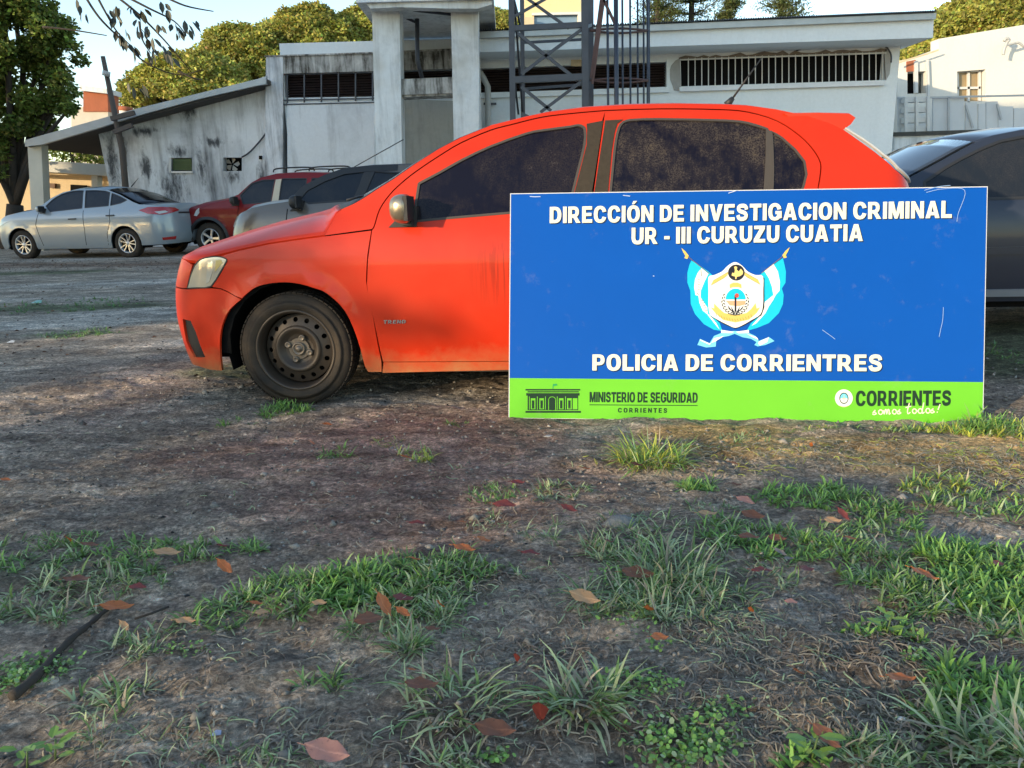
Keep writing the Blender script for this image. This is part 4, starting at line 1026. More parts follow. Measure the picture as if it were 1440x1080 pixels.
# round seal
def circ(cx, cy, rx, ry=None, n=28, a0=0, a1=2 * pi):
    ry = ry or rx; return [(cx + rx * math.cos(a), cy + ry * math.sin(a)) for a in np.linspace(a0, a1, n, endpoint=abs(a1 - a0) < 6)]
def ringpoly(cx, cy, r1, r0, n=28): return None
M_W2 = printmat('white_print', (.80, .80, .76)); M_CY = printmat('cyan_print', (.012, .50, .70)); M_GD = printmat('gold_print', (.66, .50, .13)); M_BK = printmat('black_print', (.02, .02, .03)); M_SKN = printmat('salmon_print', (.70, .38, .22)); M_LC = printmat('light_cyan_print', (.18, .60, .78)); M_RD = printmat('red_print', (.6, .08, .06))
seal = signpoly('round_seal', [U(circ(1186.5, 560, 12.5))], M_W2, .0022)
signpoly('seal_oval', [U(circ(1186.5, 560, 6.5, 8.0))], M_SK, .0026, seal); signpoly('seal_field', [U(circ(1186.5, 560, 5.2, 6.6))], M_LC, .0030, seal)
signpoly('seal_ground', [U(circ(1186.5, 560.5, 5.2, 6.0, 14, 0, pi))], M_W2, .0034, seal)
strokes('seal_mark', [[(1186.5, 555), (1186.5, 565)], [(1180, 570.5), (1186.5, 572), (1193, 570.5)], [(1183, 560), (1190, 560)]], .0022, M_GD, .0037, seal)
# ---- police emblem, traced in enlarged units
K = 1334 / 210.0
def c7(p): return (930 + p[0] / K, 330 + p[1] / K)
def E7(*polys): return [U([c7(p) for p in q]) for q in polys]
def SM(q, n=3): return [tuple(p) for p in smooth_poly(q, n, True)]
emb = signpoly('police_emblem', E7(SM([(420, 380), (470, 362), (540, 330), (590, 280), (655, 246), (720, 278), (770, 330), (840, 362), (905, 372), (908, 500), (905, 640), (880, 715), (800, 765), (730, 805), (658, 832), (590, 805), (520, 770), (440, 720), (420, 650), (420, 500)])), M_W2, .0046)
signpoly('emblem_shadow', E7([(905, 380), (918, 390), (918, 650), (892, 722), (740, 812), (660, 842), (560, 802), (440, 732), (436, 726), (500, 760), (590, 806), (658, 834), (730, 806), (800, 766), (880, 716), (904, 640)]), M_BK, .0042, emb)
signpoly('flag', E7([(268, 232), (330, 268), (420, 330), (455, 362), (422, 380), (420, 640), (440, 715), (520, 790), (545, 860), (470, 850), (380, 800), (300, 710), (262, 620), (258, 500), (232, 430), (232, 340), (250, 270)], [(1085, 210), (1010, 262), (910, 330), (875, 368), (905, 378), (908, 640), (890, 715), (800, 790), (760, 860), (850, 835), (960, 790), (1050, 700), (1085, 620), (1092, 540), (1076, 480), (1108, 430), (1112, 330), (1095, 250)]), M_CY, .0022, emb)
signpoly('flag_stripe', E7([(358, 300), (420, 350), (385, 420), (352, 500), (350, 560), (410, 650), (415, 715), (370, 680), (340, 610), (330, 545), (305, 540), (292, 470), (300, 400), (325, 340)], [(918, 325), (1000, 262), (1040, 330), (1058, 420), (1055, 500), (1020, 540), (1000, 580), (960, 640), (930, 700), (850, 790), (805, 815), (890, 715), (910, 640), (925, 600), (1000, 540), (985, 460), (960, 390)], [(430, 715), (490, 790), (520, 850), (495, 820), (455, 770), (400, 700)]), M_W2, .0028, emb)
signpoly('ribbon', E7([(655, 860), (560, 868), (470, 905), (430, 970), (345, 930), (322, 985), (400, 1008), (485, 1000), (490, 950), (520, 920), (600, 905), (655, 885)], [(655, 860), (760, 868), (840, 905), (870, 950), (960, 915), (1010, 950), (930, 985), (860, 998), (830, 985), (850, 960), (800, 930), (720, 915), (655, 885)]), M_LC, .0022, emb)
signpoly('ribbon_stripe', E7([(532, 850), (650, 868), (625, 880), (535, 878)], [(665, 868), (780, 850), (782, 878), (690, 882)], [(345, 935), (430, 972), (480, 955), (560, 905), (470, 925), (432, 985), (350, 948)], [(870, 955), (960, 915), (945, 960), (880, 990), (865, 975)], [(760, 885), (850, 915), (868, 940), (800, 908)]), M_W2, .0028, emb)
strokes('emblem_letters', [[c7(a), c7(b)] for a, b in [((325, 400 + 22 * k), (345, 404 + 22 * k)) for k in range(5)] + [((355 + 9 * k, 590 + 22 * k), (375 + 9 * k, 586 + 22 * k)) for k in range(5)] + [((352, 310), (358, 372)), ((318, 522), (336, 540))]], .0018, M_BK, .0034, emb)
for sx in (1, -1):
    f = lambda p: (658 + (p[0] - 658) * sx + (8 if sx < 0 else 0), p[1] - (6 if sx < 0 else 0))
    signpoly('spear_tip', E7([f((178, 118)), f((215, 150)), f((245, 190)), f((232, 218)), f((204, 210)), f((214, 190)), f((196, 160))]), M_GD, .0030, emb)
    strokes('flag_pole', [[c7(f((235, 195))), c7(f((290, 240))), c7(f((430, 350)))]], .0026, printmat('brown_print', (.20, .12, .05)), .0034, emb)
    signpoly('scroll', E7([f((462, 410)), f((590, 335)), f((598, 350)), f((560, 390)), f((485, 430)), f((440, 455))]), M_GD, .0050, emb)
    strokes('scroll_edge', [[c7(f((462, 410))), c7(f((520, 378))), c7(f((594, 335)))], [c7(f((440, 455))), c7(f((520, 410))), c7(f((590, 365)))]], .0012, M_BK, .0054, emb)
signpoly('disc', E7(circ(668, 340, 74, 72)), M_BK, .0054, emb)
signpoly('rooster', E7([(625, 365), (632, 340), (650, 345), (655, 320), (648, 290), (662, 282), (676, 292), (672, 315), (690, 330), (708, 305), (728, 330), (725, 355), (700, 372), (672, 378), (668, 398), (658, 398), (656, 374), (640, 372)]), printmat('yellow_print', (.78, .58, .20)), .0060, emb)
signpoly('laurel', [U([c7((658 + (x - 658) * sx, y)) for x, y in [(px_ + 17 * math.cos(an) , py_ + 17 * math.sin(an)), (px_ + 6 * math.cos(an + 1.6), py_ + 6 * math.sin(an + 1.6)), (px_ - 17 * math.cos(an), py_ - 17 * math.sin(an)), (px_ + 6 * math.cos(an - 1.6), py_ + 6 * math.sin(an - 1.6))]]) for sx in (1, -1) for k in range(9) for (px_, py_, an) in [(658 + 118 * math.cos(2.35 + k * .0 + .0 + (k * .27 - .0) * -1 + 1.35) , 600 + 118 * math.sin(2.35 - k * .27 + 1.35), 2.4 - k * .3), (658 + 100 * math.cos(3.55 - k * .27), 605 + 100 * math.sin(3.55 - k * .27), 1.2 - k * .3)]], M_BK, .0050, emb)
oval = signpoly('oval', E7(circ(662, 575, 94, 108)), M_W2, .0054, emb)
signpoly('oval_sky', E7([(570 , 580)] + [(662 + 90 * math.cos(a), 580 - 98 * math.sin(a)) for a in np.linspace(pi, 0, 16)]), M_CY, .0058, emb)
signpoly('oval_hands', E7([(575, 592), (752, 592), (745, 625), (690, 640), (610, 632)]), M_SKN, .0058, emb)
signpoly('pole_and_cap', E7([(652, 540), (668, 540), (668, 690), (652, 690)]), M_BK, .0062, emb); signpoly('cap', E7(circ(672, 545, 18, 20)), M_RD, .0066, emb)
signpoly('sun', E7([(610, 480), (608, 445), (640, 430), (680, 430), (712, 445), (714, 480), (690, 470), (636, 470)]), M_GD, .0060, emb)
signpoly('dark_leaves', E7([(590, 630), (645, 700), (600, 665)], [(735, 630), (675, 700), (720, 665)], [(620, 640), (655, 700), (630, 690)], [(700, 640), (664, 700), (690, 690)]), M_BK, .0060, emb)
signpoly('lower_scroll', E7([(470, 615), (520, 665), (560, 700), (660, 722), (760, 700), (800, 665), (840, 612), (850, 660), (880, 650), (850, 700), (780, 760), (660, 785), (550, 762), (480, 700), (440, 650), (470, 660)]), M_GD, .0050, emb)
strokes('scroll_letters', [[c7((485 + 24 * k, 690 + 62 * math.sin(pi * (k + 1) / 16))), c7((493 + 24 * k, 716 + 58 * math.sin(pi * (k + 1) / 16)))] for k in range(14)], .0018, printmat('ochre_print', (.30, .18, .04)), .0055, emb)
strokes('small_letters', [[c7((612 + 14 * k, 708)), c7((614 + 14 * k, 722))] for k in range(7)], .0015, M_BK, .0060, emb)
# ================================================================ BUILDINGS
W_Y, E_Y, LW_Y = 20.5, 19.4, 20.7
M_WHITE = plaster('aged_white_plaster', (.74, .77, .79), .5, (.12, .12, .115), .8, thresh=.56)
M_CLEAN = plaster('pale_blue_grey_plaster', (.72, .77, .79), .10, (.25, .27, .27), .6)
M_STAIN = plaster('stained_plaster', (.76, .78, .80), 1.0, (.045, .05, .055), .55, thresh=.47)
M_CONC = plaster('painted_concrete', (.76, .78, .78), .45, (.10, .10, .095), 1.4, warm=(.50, .46, .38))
M_BEAM = plaster('mossy_concrete', (.62, .61, .58), .95, (.07, .065, .055), 1.6, thresh=.45)
M_CREAM = plaster('cream_render', (.62, .50, .33), .2, (.25, .2, .14), 1.0)
M_YEL = plaster('yellow_render', (.74, .60, .34), .1, (.4, .33, .2), 1.0)
M_HOUSE = plaster('white_render', (.72, .70, .64), .12, (.4, .38, .34), .8)
M_BRICK = plaster('red_brick_render', (.38, .13, .07), .3, (.15, .07, .05), 2.0)
M_LOUV = simple('dark_brown_slats', (.028, .016, .014), .6, var=.4, scale=8)
M_ZINC = simple('galvanised_sheet', (.40, .43, .44), .45, metal=.4, var=.25, scale=3, bump=.1)
M_BAR = simple('white_painted_bar', (.60, .60, .58), .5, scale=20)
M_GREYP = simple('grey_cement_patch', (.32, .32, .31), .95, scale=9, bump=.4)
M_STEELD = simple('dark_steel', (.055, .06, .075), .45, metal=.4, var=.3, scale=5)
M_RUST = simple('rusty_steel', (.10, .055, .05), .7, metal=.2, var=.4, scale=8)
M_WOOD = simple('weathered_pole_wood', (.09, .075, .065), .9, scale=14, bump=.4)
M_PIPE = simple('grey_pvc_pipe', (.42, .43, .42), .5)
M_PANE = simple('window_pane', (.05, .06, .06), .08)

def zy(px, py, Y): q = P(px, py, Y); return q[0], q[2]
class Bld:
    """helper: shapes given by photo pixels at a depth, extruded away from it"""
    def __init__(s, name, label, cat, loc, group=None): s.r = thing(name, label, cat, loc, 0, group)
    def poly(s, name, pts, Y, d, mat, parent=None, label=None, holes=None):
        q = [zy(x, y, Y) for x, y in pts]; mb = MB(); mb.prism(q, 'y', Y, Y + d); o = build(mb, name, mat, parent or s.r)
        if label: o['label'] = label
        return o
    def mb(s, name, mb, mat, parent=None, label=None, kind=None):
        o = build(mb, name, mat, parent or s.r)
        if label: o['label'] = label
        if kind: o['kind'] = kind
        return o
def wall_holes(name, outer, holes, Y, d, mat, parent):
    """flat wall in XZ with real openings"""
    o = [zy(x, y, Y) for x, y in outer]; hs = [[zy(x, y, Y) for x, y in h] for h in holes]
    V, F, polys = tri_region(o, hs, 1.2)
    mb = MB(); mb.add([(v[0], Y, v[1]) for v in V], [tuple(f) for f in F]); mb.add([(v[0], Y + d, v[1]) for v in V], [tuple(f[::-1]) for f in F])
    for q in polys:
        n = len(q); mb.add([(p[0], Y, p[1]) for p in q] + [(p[0], Y + d, p[1]) for p in q], [(i, (i + 1) % n, n + (i + 1) % n, n + i) for i in range(n)])
    return build(mb, name, mat, parent)

# ---- long main building
X0 = P(395, 200, W_Y)[0]; X1 = P(1260, 200, W_Y)[0]
mbld = Bld('long_building', 'long low white building with louvred strip windows behind the red car', 'building', ((X0 + X1) / 2, W_Y + 3, 0))
gl = lambda x: P(x, 600, W_Y)  # any
lv1 = [(400, 104.5), (525, 101), (672, 96.5), (937, 87), (937, 122), (672, 130.5), (525, 136), (401, 137.5)]
lv2 = [(957, 82), (1246, 72.5), (1245, 112.5), (958, 121.5)]
zt = 1.02 + 203 / 1100 * W_Y
xa, xb = zy(396, 100, W_Y)[0], zy(1262.5, 100, W_Y)[0]
hs = [[zy(*p, W_Y) for p in lv1], [zy(*p, W_Y) for p in lv2]]
V, F, polys = tri_region([(xa, -.3), (xb, -.3), (xb, zt), (xa, zt)], hs, 1.5)
mb = MB(); mb.add([(v[0], W_Y, v[1]) for v in V], [tuple(f) for f in F])
for q in polys:
    n = len(q); mb.add([(p[0], W_Y, p[1]) for p in q] + [(p[0], W_Y + .22, p[1]) for p in q], [(i, (i + 1) % n, n + (i + 1) % n, n + i) for i in range(n)])
mbld.mb('front_wall', mb, M_CLEAN)
mb = MB(); mb.box(xa, xb, W_Y + .23, W_Y + 6, -.3, zt - .1); mbld.mb('building_core', mb, M_CLEAN)
mb = MB(); mb.box(xb - .0, xb + .012, W_Y, W_Y + 6, -.3, zt); mbld.mb('side_wall', mb, M_CLEAN)
# white parapet block at left with older plaster
mbld.poly('parapet_block', [(374, 79.5), (398, 79.5), (397, 300), (392, 420), (370, 420)], W_Y - .12, .4, M_STAIN)
mbld.poly('parapet', [(397, 79), (524, 74), (640, 69), (674, 68), (674, 95.5), (524, 100), (398, 103.5)], W_Y - .1, .30, M_BEAM)
mbld.poly('parapet_cap', [(372, 78), (524, 73), (674, 66.5), (674, 69), (524, 75), (372, 80)], W_Y - .14, .36, M_BEAM)
mbld.poly('wall_panel', [(404, 145), (527, 142), (527, 400), (404, 400)], W_Y - .05, .04, M_WHITE)
# slats in the two openings
def slats(pl, n, mat, Y, tilt=.05):
    (xl, ztl), (xr, ztr) = zy(*pl[0], Y), zy(*pl[1], Y); (xr2, zbr), (xl2, zbl) = zy(*pl[2], Y), zy(*pl[3], Y)
    for k in range(n):
        t = (k + .5) / n; za = ztl + (zbl - ztl) * t; zb_ = ztr + (zbr - ztr) * t; h = abs(ztl - zbl) / n * .62
        mb = MB(); mb.add([(xl, Y + .06, za - h), (xr, Y + .06, zb_ - h), (xr, Y + .12, zb_ + h * .4), (xl, Y + .12, za + h * .4), (xl, Y + .075, za - h), (xr, Y + .075, zb_ - h), (xr, Y + .135, zb_ + h * .4), (xl, Y + .135, za + h * .4)], [(0, 1, 2, 3), (7, 6, 5, 4), (0, 4, 5, 1), (2, 6, 7, 3), (0, 3, 7, 4), (1, 5, 6, 2)])
        mbld.mb('slat', mb, mat)
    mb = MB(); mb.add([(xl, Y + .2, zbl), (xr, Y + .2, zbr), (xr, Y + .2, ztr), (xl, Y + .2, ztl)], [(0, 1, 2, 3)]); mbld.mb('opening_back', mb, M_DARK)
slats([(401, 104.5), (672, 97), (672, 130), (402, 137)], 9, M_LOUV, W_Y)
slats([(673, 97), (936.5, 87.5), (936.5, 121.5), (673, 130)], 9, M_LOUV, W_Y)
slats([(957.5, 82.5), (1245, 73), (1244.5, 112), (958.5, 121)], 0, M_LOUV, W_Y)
for k in range(6):
    x = 404 + 24 * k; a = P(x, 98 - k * .8, W_Y - .03); b = P(x, 147 - k, W_Y - .03); mb = MB(); mb.bar(a, b, .035); mbld.mb('grille_post', mb, M_STEELD)
for dy in (0, 6):
    mb = MB(); mb.bar(P(396, 141 + dy, W_Y - .05), P(528, 138 + dy, W_Y - .05), .03); mbld.mb('cable_tray', mb, M_STEELD)
# sills
mbld.poly('window_sill', [(672, 131.5), (941, 123), (941, 129.5), (672, 138)], W_Y - .1, .2, M_CLEAN); mbld.poly('window_sill', [(956, 122.5), (1246, 113.5), (1244, 119.5), (956, 128.5)], W_Y - .12, .22, simple('white_sill', (.66, .69, .72), .8))
mbld.poly('window_jamb', [(937.5, 84), (942, 84), (942, 124), (937.5, 124)], W_Y - .04, .1, M_CLEAN)
# bars
for k in range(30):
    x = 968 + 9.42 * k; ya = 81.6 - (x - 957) * .033; yb = 121.5 - (x - 957) * .0315
    mb = MB(); mb.tube([P(x, ya, W_Y - .02), P(x, yb, W_Y - .02)], .013, 6, cap=False); mbld.mb('window_bar', mb, M_BAR)
mb = MB(); mb.bar(P(958, 84, W_Y - .02), P(1246, 74.5, W_Y - .02), .03); mbld.mb('window_bar', mb, M_BAR)
# broken plaster around the barred opening
def ragged(x0, y0, x1, y1, th, n, amp, sd=1):
    top = []; bot = []
    for k in range(n + 1):
        t = k / n; x = x0 + (x1 - x0) * t; y = y0 + (y1 - y0) * t; top.append((x, y - th - random.uniform(0, amp))); bot.append((x, y))
    return top + bot[::-1]
M_BROKE = simple('broken_plaster_edge', (.17, .14, .11), .95, var=.5, scale=10, bump=.6)
mbld.poly('broken_plaster', ragged(955, 82.5, 1247, 72.5, 1.2, 34, 5.5), W_Y - .03, .06, M_BROKE)
mbld.poly('broken_plaster', [(1244, 72), (1249, 66), (1252, 74), (1253, 88), (1251, 104), (1246, 113), (1245, 95)], W_Y - .03, .06, M_GREYP)
mbld.poly('cement_patch', [(944, 92), (950, 85), (956, 82), (958, 122), (955, 128), (948, 127), (943, 112), (941.5, 100)], W_Y - .02, .05, M_GREYP)
mb = MB(); q = [P(*p, W_Y - .03) for p in ((1120, 71), (1150, 63), (1200, 60), (1238, 62), (1252, 74), (1253, 88))]; mb.tube(smooth_poly(q, 4), .02, 5); mbld.mb('loose_wire', mb, M_STEELD)
# roof: soffit, two fascia boards, gutter, corrugated sheet
def band(name, a, b, c, d, Y, dep, mat, Y2=None):
    """a,b top left/right ; c,d bottom right/left pixels"""
    return mbld.poly(name, [a, b, c, d], Y, dep, mat)
xe0, xe1 = 672, 1313
band('fascia_board', (672, 54), (1313, 27), (1312, 53), (672, 73.5), E_Y, .05, M_CLEAN)
band('gutter', (672, 44.5), (1317, 18), (1316, 26.5), (672, 53.5), E_Y - .12, .14, M_ZINC)
(xl, zl), (xr2, zr) = zy(672, 73, E_Y), zy(1312, 52.7, E_Y)
mb = MB(); mb.add([(xl, E_Y + .05, zl), (xr2, E_Y + .05, zr), (xr2 - .1, W_Y + 7, zr - .02), (xl, W_Y + 7, zl - .02), (xl, E_Y + .05, zl + .05), (xr2, E_Y + .05, zr + .05), (xr2 - .1, W_Y + 7, zr + .03), (xl, W_Y + 7, zl + .03)], [(3, 2, 1, 0), (4, 5, 6, 7), (0, 1, 5, 4), (1, 2, 6, 5), (2, 3, 7, 6), (3, 0, 4, 7)]); mbld.mb('soffit', mb, M_CLEAN)
(xl, zl), (xr2, zr) = zy(672, 43.5, E_Y - .2), zy(1318, 17, E_Y - .2)
n = 190; vs = []; fs = []
for j in (0, 1):
    for k in range(n * 4 + 1):
        t = k / (n * 4); y = E_Y - .2 + j * 7.5; vs.append((xl + (xr2 - xl) * t, y, zl + (zr - zl) * t + .022 * math.sin(k * pi / 2 + .3) + j * .10 + .03))
m = n * 4 + 1
for k in range(m - 1): fs.append((k, k + 1, m + k + 1, m + k))
mb = MB(); mb.add(vs, fs, 0, True); mbld.mb('corrugated_roof', mb, simple('old_roof_sheet', (.14, .145, .15), .6, metal=.3, var=.4))
# downpipe on the wall
mb = MB(); mb.tube([P(672, 98, W_Y - .12), P(680, 110, W_Y - .12), P(686, 122, W_Y - .12), P(687.5, 260, W_Y - .12)], .075, 10); mbld.mb('downpipe', mb, M_PIPE)
mb = MB(); mb.bar(P(680, 146, W_Y - .1), P(698, 146, W_Y - .1), .05); mbld.mb('pipe_clip', mb, M_STEELD)
# windows seen in the shade of the roof at left of the mast
for (x0, y0, x1, y1) in ((803, 84, 818, 93),): mbld.poly('vent_tile', [(x0, y0), (x1, y0), (x1, y1), (x0, y1)], W_Y - .02, .04, M_CREAM)

# ---- low stained annex at left
ann = Bld('stained_annex', 'low annex with black mould streaks on its grey wall at left', 'building', (P(260, 300, LW_Y)[0], LW_Y + 2, 0))
wall_o = [(137, 180), (197, 162), (280, 141), (372, 119), (398, 113), (397, 430), (150, 430), (153, 259)]
hA = [(240.5, 222), (270, 222), (270, 242.5), (240.5, 242.5)]; hB = [(314, 221.5), (340, 221.5), (340, 240.5), (314, 240.5)]
_rx = P(260, 300, LW_Y)[0]; _sp = []
for (px_, py_, ra, rb) in ((231, 158, 12, 13), (264, 156, 14, 17), (252, 213, 16, 12), (245, 262, 24, 34), (283, 235, 9, 34), (158, 225, 12, 60), (172, 205, 9, 30), (388, 230, 10, 60), (370, 255, 9, 30), (205, 235, 9, 26), (327, 250, 16, 14), (300, 200, 22, 8), (200, 185, 26, 8)):
    q_ = P(px_, py_, LW_Y); k_ = LW_Y / 1100; _sp.append((q_[0] - _rx, q_[2], ra * k_, rb * k_))
M_ANX = plaster('mould_streaked_plaster', (.74, .77, .79), .75, (.045, .05, .055), .55, thresh=.50, spots=_sp)
wall_holes('front_wall', wall_o, [hA, hB], LW_Y, .25, M_ANX, ann.r)
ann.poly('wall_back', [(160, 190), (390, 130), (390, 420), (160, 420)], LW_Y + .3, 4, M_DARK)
M_GRS = simple('green_shutter', (.06, .095, .03), .6)
sh = ann.poly('shutter', [(243, 223), (270, 223), (270, 239.5), (243, 239.5)], LW_Y + .06, .05, M_GRS)
for k in range(4): ann.poly('shutter_slat', [(244, 225 + 3.8 * k), (269, 225 + 3.8 * k), (269, 227.6 + 3.8 * k), (244, 227.6 + 3.8 * k)], LW_Y + .03, .05, M_GRS, sh)
fr = MB(); 
for (a, b) in (((239.5, 221.5), (239.5, 243)), ((239.5, 242), (271, 242))): fr.bar(P(*a, LW_Y - .02), P(*b, LW_Y - .02), .05)
ann.mb('window_frame', fr, M_BAR)
fan = MB(); c = P(327, 231, LW_Y + .12)
for k in range(5):
    a = 2 * pi * k / 5; u = Vector((math.cos(a), 0, math.sin(a))); v = Vector((-math.sin(a), 0, math.cos(a))); C_ = Vector(c)
    fan.add([C_ + u * .02, C_ + u * .15 + v * .07 + Vector((0, .03, 0)), C_ + u * .19, C_ + u * .13 - v * .06 - Vector((0, .03, 0))], [(0, 1, 2, 3)])
ann.mb('fan_blades', fan, simple('fan_metal', (.30, .28, .24), .5, metal=.3))
ann.poly('fan_shroud', [(315, 222.5), (339, 222.5), (339, 240), (315, 240)], LW_Y + .24, .05, M_DARK)
roofp = [(35, 197), (187, 154), (280, 131), (362, 111), (374, 107), (374, 118), (362, 120), (280, 139), (197, 161.5), (140, 179.5), (60, 203), (35, 206)]
rz_ = ann.poly('roof_edge', roofp, LW_Y - .7, .12, M_ZINC)
(xq, zq) = zy(35, 197, LW_Y - .7); (xw, zw) = zy(374, 107, LW_Y - .7)
mb = MB(); mb.add([(xq, LW_Y - .6, zq - .06), (xw, LW_Y - .6, zw - .06), (xw, LW_Y + 5, zw), (xq, LW_Y + 5, zq - .1), (xq, LW_Y - .6, zq - .16), (xw, LW_Y - .6, zw - .16), (xw, LW_Y + 5, zw - .1), (xq, LW_Y + 5, zq - .2)], [(0, 1, 2, 3), (7, 6, 5, 4), (0, 4, 5, 1), (1, 5, 6, 2), (2, 6, 7, 3), (3, 7, 4, 0)]); ann.mb('roof_slab', mb, simple('sooty_soffit', (.07, .065, .06), .9, scale=3))  # shade under the porch put into the slab's dark colour
ann.poly('porch_column', [(38.7, 205), (58, 203), (62, 300), (60, 420), (46, 420), (44, 300)], LW_Y - .5, .3, simple('cream_column', (.58, .55, .46), .9, scale=3))
mb = MB(); q = [P(*p, LW_Y - .06) for p in ((395, 141), (385, 165), (372, 190), (352, 213), (340, 221))]; mb.tube(smooth_poly(q, 4), .02, 5); ann.mb('cable', mb, M_STEELD)
ann.poly('conduit_box', [(364, 219), (368, 219), (368, 224), (364, 224)], LW_Y - .04, .06, M_DARK)

# ---- cream house far left
ch = Bld('cream_house', 'cream house with a white roof band, half hidden behind the tree and silver sedan', 'house', (P(70, 290, 25)[0], 26, 0))
ch.poly('wall', [(-40, 240), (160, 246), (165, 380), (-40, 380)], 25.4, 3, M_CREAM)
ch.poly('roof_band', [(-40, 222), (63, 226), (155, 231.5), (155, 248), (63, 241.5), (-40, 238)], 24.6, .4, simple('white_band', (.60, .60, .56), .9, scale=3))
ch.poly('roof_slab', [(-40, 236), (155, 246), (155, 249), (-40, 240)], 24.8, 3.4, M_CREAM)
ch.poly('column', [(128.5, 247), (137, 247), (137, 380), (128.5, 380)], 24.7, .3, simple('white_column', (.6, .58, .52), .9, scale=3))
ch.poly('window', [(99, 259.5), (120, 260.5), (120, 285), (99, 285)], 25.3, .12, M_DARK); ch.poly('wall_sign', [(67.5, 257.5), (77, 258), (77, 264.5), (67.5, 264)], 25.3, .12, simple('brown_plaque', (.10, .05, .03), .6))

# ---- brick water tank house above the annex roof
bt = Bld('brick_tank_house', 'small red brick tank house with white cap above the annex roof', 'tank house', (P(133, 150, 32)[0], 33, 0))
bt.poly('brick_wall', [(117, 127), (151, 131), (152, 157), (117, 157)], 32, .9, M_BRICK)
bt.poly('cap', [(112, 119), (150, 124.5), (150, 131.5), (112, 127)], 31.8, 1.2, M_CONC); bt.poly('lower_wall', [(100, 150), (117, 150), (117, 156), (152, 157), (153, 290), (100, 290)], 32.05, .8, simple('pale_wall', (.56, .52, .44), .9, scale=3))
rt = Bld('roof_tank', 'small red and white roof tank just right of the leaning pole', 'tank', (P(177, 155, 32)[0], 32, 3))
mb = MB(); c0 = P(177, 150, 32); c1 = P(177, 156, 32); mb.tube([tuple(c0), tuple(c1)], [.25, .27], 14); mb2 = MB(); c2 = P(177, 153, 32)
rt.mb('tank_lid', mb, M_BRICK); mb2.tube([tuple(c1), tuple(P(177, 200, 32))], .22, 14); rt.mb('tank_body', mb2, M_CONC)

# ---- wooden pole with cross arms
pole = Bld('utility_pole', 'dark leaning wooden pole with short cross arms above the annex roof', 'pole', tuple(P(175, 300, 20.2) * np.array([1, 1, 0])))
mb = MB(); mb.tube([tuple(P(175, 290, 20.2) - np.array([0, 0, 1.3])), tuple(P(172, 211, 20.1)), tuple(P(144.5, 79, 19.9))], [.085, .075, .05], 8); pole.mb('pole_shaft', mb, M_WOOD)
mb = MB(); mb.bar(P(156.5, 167, 19.8), P(189, 158.5, 19.8), .10); pole.mb('cross_arm', mb, M_WOOD); mb = MB(); mb.bar(P(160, 186, 19.8), P(186, 176, 19.8), .10); pole.mb('cross_arm', mb, M_WOOD)
mb = MB(); mb.tube([tuple(P(150, 100, 19.8)), tuple(P(149, 107, 19.8))], .09, 8); pole.mb('insulator', mb, M_PIPE)

# ---- concrete water tower
tw = Bld('water_tower_frame', 'tall white concrete tower frame on four columns left of the steel mast', 'tower', (P(600, 300, 18.5)[0], 18.7, 0))
TY = 17.6
cols_ = [((522, 2), (561, 0), (567, 330), (531, 330), TY, .6), ((633, -2), (672, -4), (676, 330), (641, 330), TY, .6)]
for (a, b, c, d, Y, dp) in cols_:
    tw.poly('column', [(a[0], -30), (b[0], -30), c, (c[0] + 1, 420), (d[0] + 1, 420), d], Y, dp, M_CONC)
for (xa_, xb_) in ((550, 565.5), (665, 676)):
    tw.poly('column', [(xa_ - 1, -20), (xb_ - 3, -20), (xb_ + 3, 330), (xb_ + 4, 420), (xa_ + 5, 420), (xa_ + 4, 330)], TY + 2.2, .5, M_CONC)
tw.poly('cross_beam', [(548, 112), (640, 108), (640, 131), (548, 134)], TY + .1, .35, M_BEAM)
tw.poly('cross_beam', [(553, 134), (640, 131), (640, 134), (553, 137)], TY + .15, .5, M_BEAM)
tw.poly('tank_floor_slab', [(505, -6), (690, -12), (692, 6), (672, 12), (632, 12), (562, 10), (521, 12)], TY - .5, .3, M_CONC)
mb = MB(); a = P(500, -4, TY - .6); b = P(694, -6, TY - .6); mb.box(a[0], b[0], TY - .6, TY + 3.4, a[2] - .1, a[2] + .12); tw.mb('tank_floor', mb, M_CONC)
mb = MB(); a = P(500, -8, TY - .6); b = P(694, -8, TY - .6); mb.box(a[0] + .3, b[0] - .3, TY - .2, TY + 3.2, a[2] + .24, a[2] + 1.8); tw.mb('tank', mb, M_CONC)
mb = MB(); mb.tube([P(586.5, 8, TY + 1), P(587, 85, TY + 1), P(594, 112, TY + 1)], .05, 8); mb.tube([P(560, 20, TY + 1), P(586, 32, TY + 1)], .03, 6); tw.mb('riser_pipe', mb, M_STEELD)
mb = MB(); mb.tube([P(550, 11, TY + .3), P(636, 20.5, TY + .3)], .03, 6); tw.mb('tie_rod', mb, M_STEELD)
tw.poly('inner_panel', [(567.5, 139), (638, 142), (638, 330), (567.5, 330)], TY + 2.25, .1, plaster('grey_green_panel', (.34, .35, .32), .6, (.16, .17, .15), .9, warm=(.50, .40, .24)))
mb = MB(); mb.tube([P(565.5, 140, TY + .4), P(567.5, 330, TY + .4)], .03, 6); tw.mb('downpipe', mb, M_STEELD)

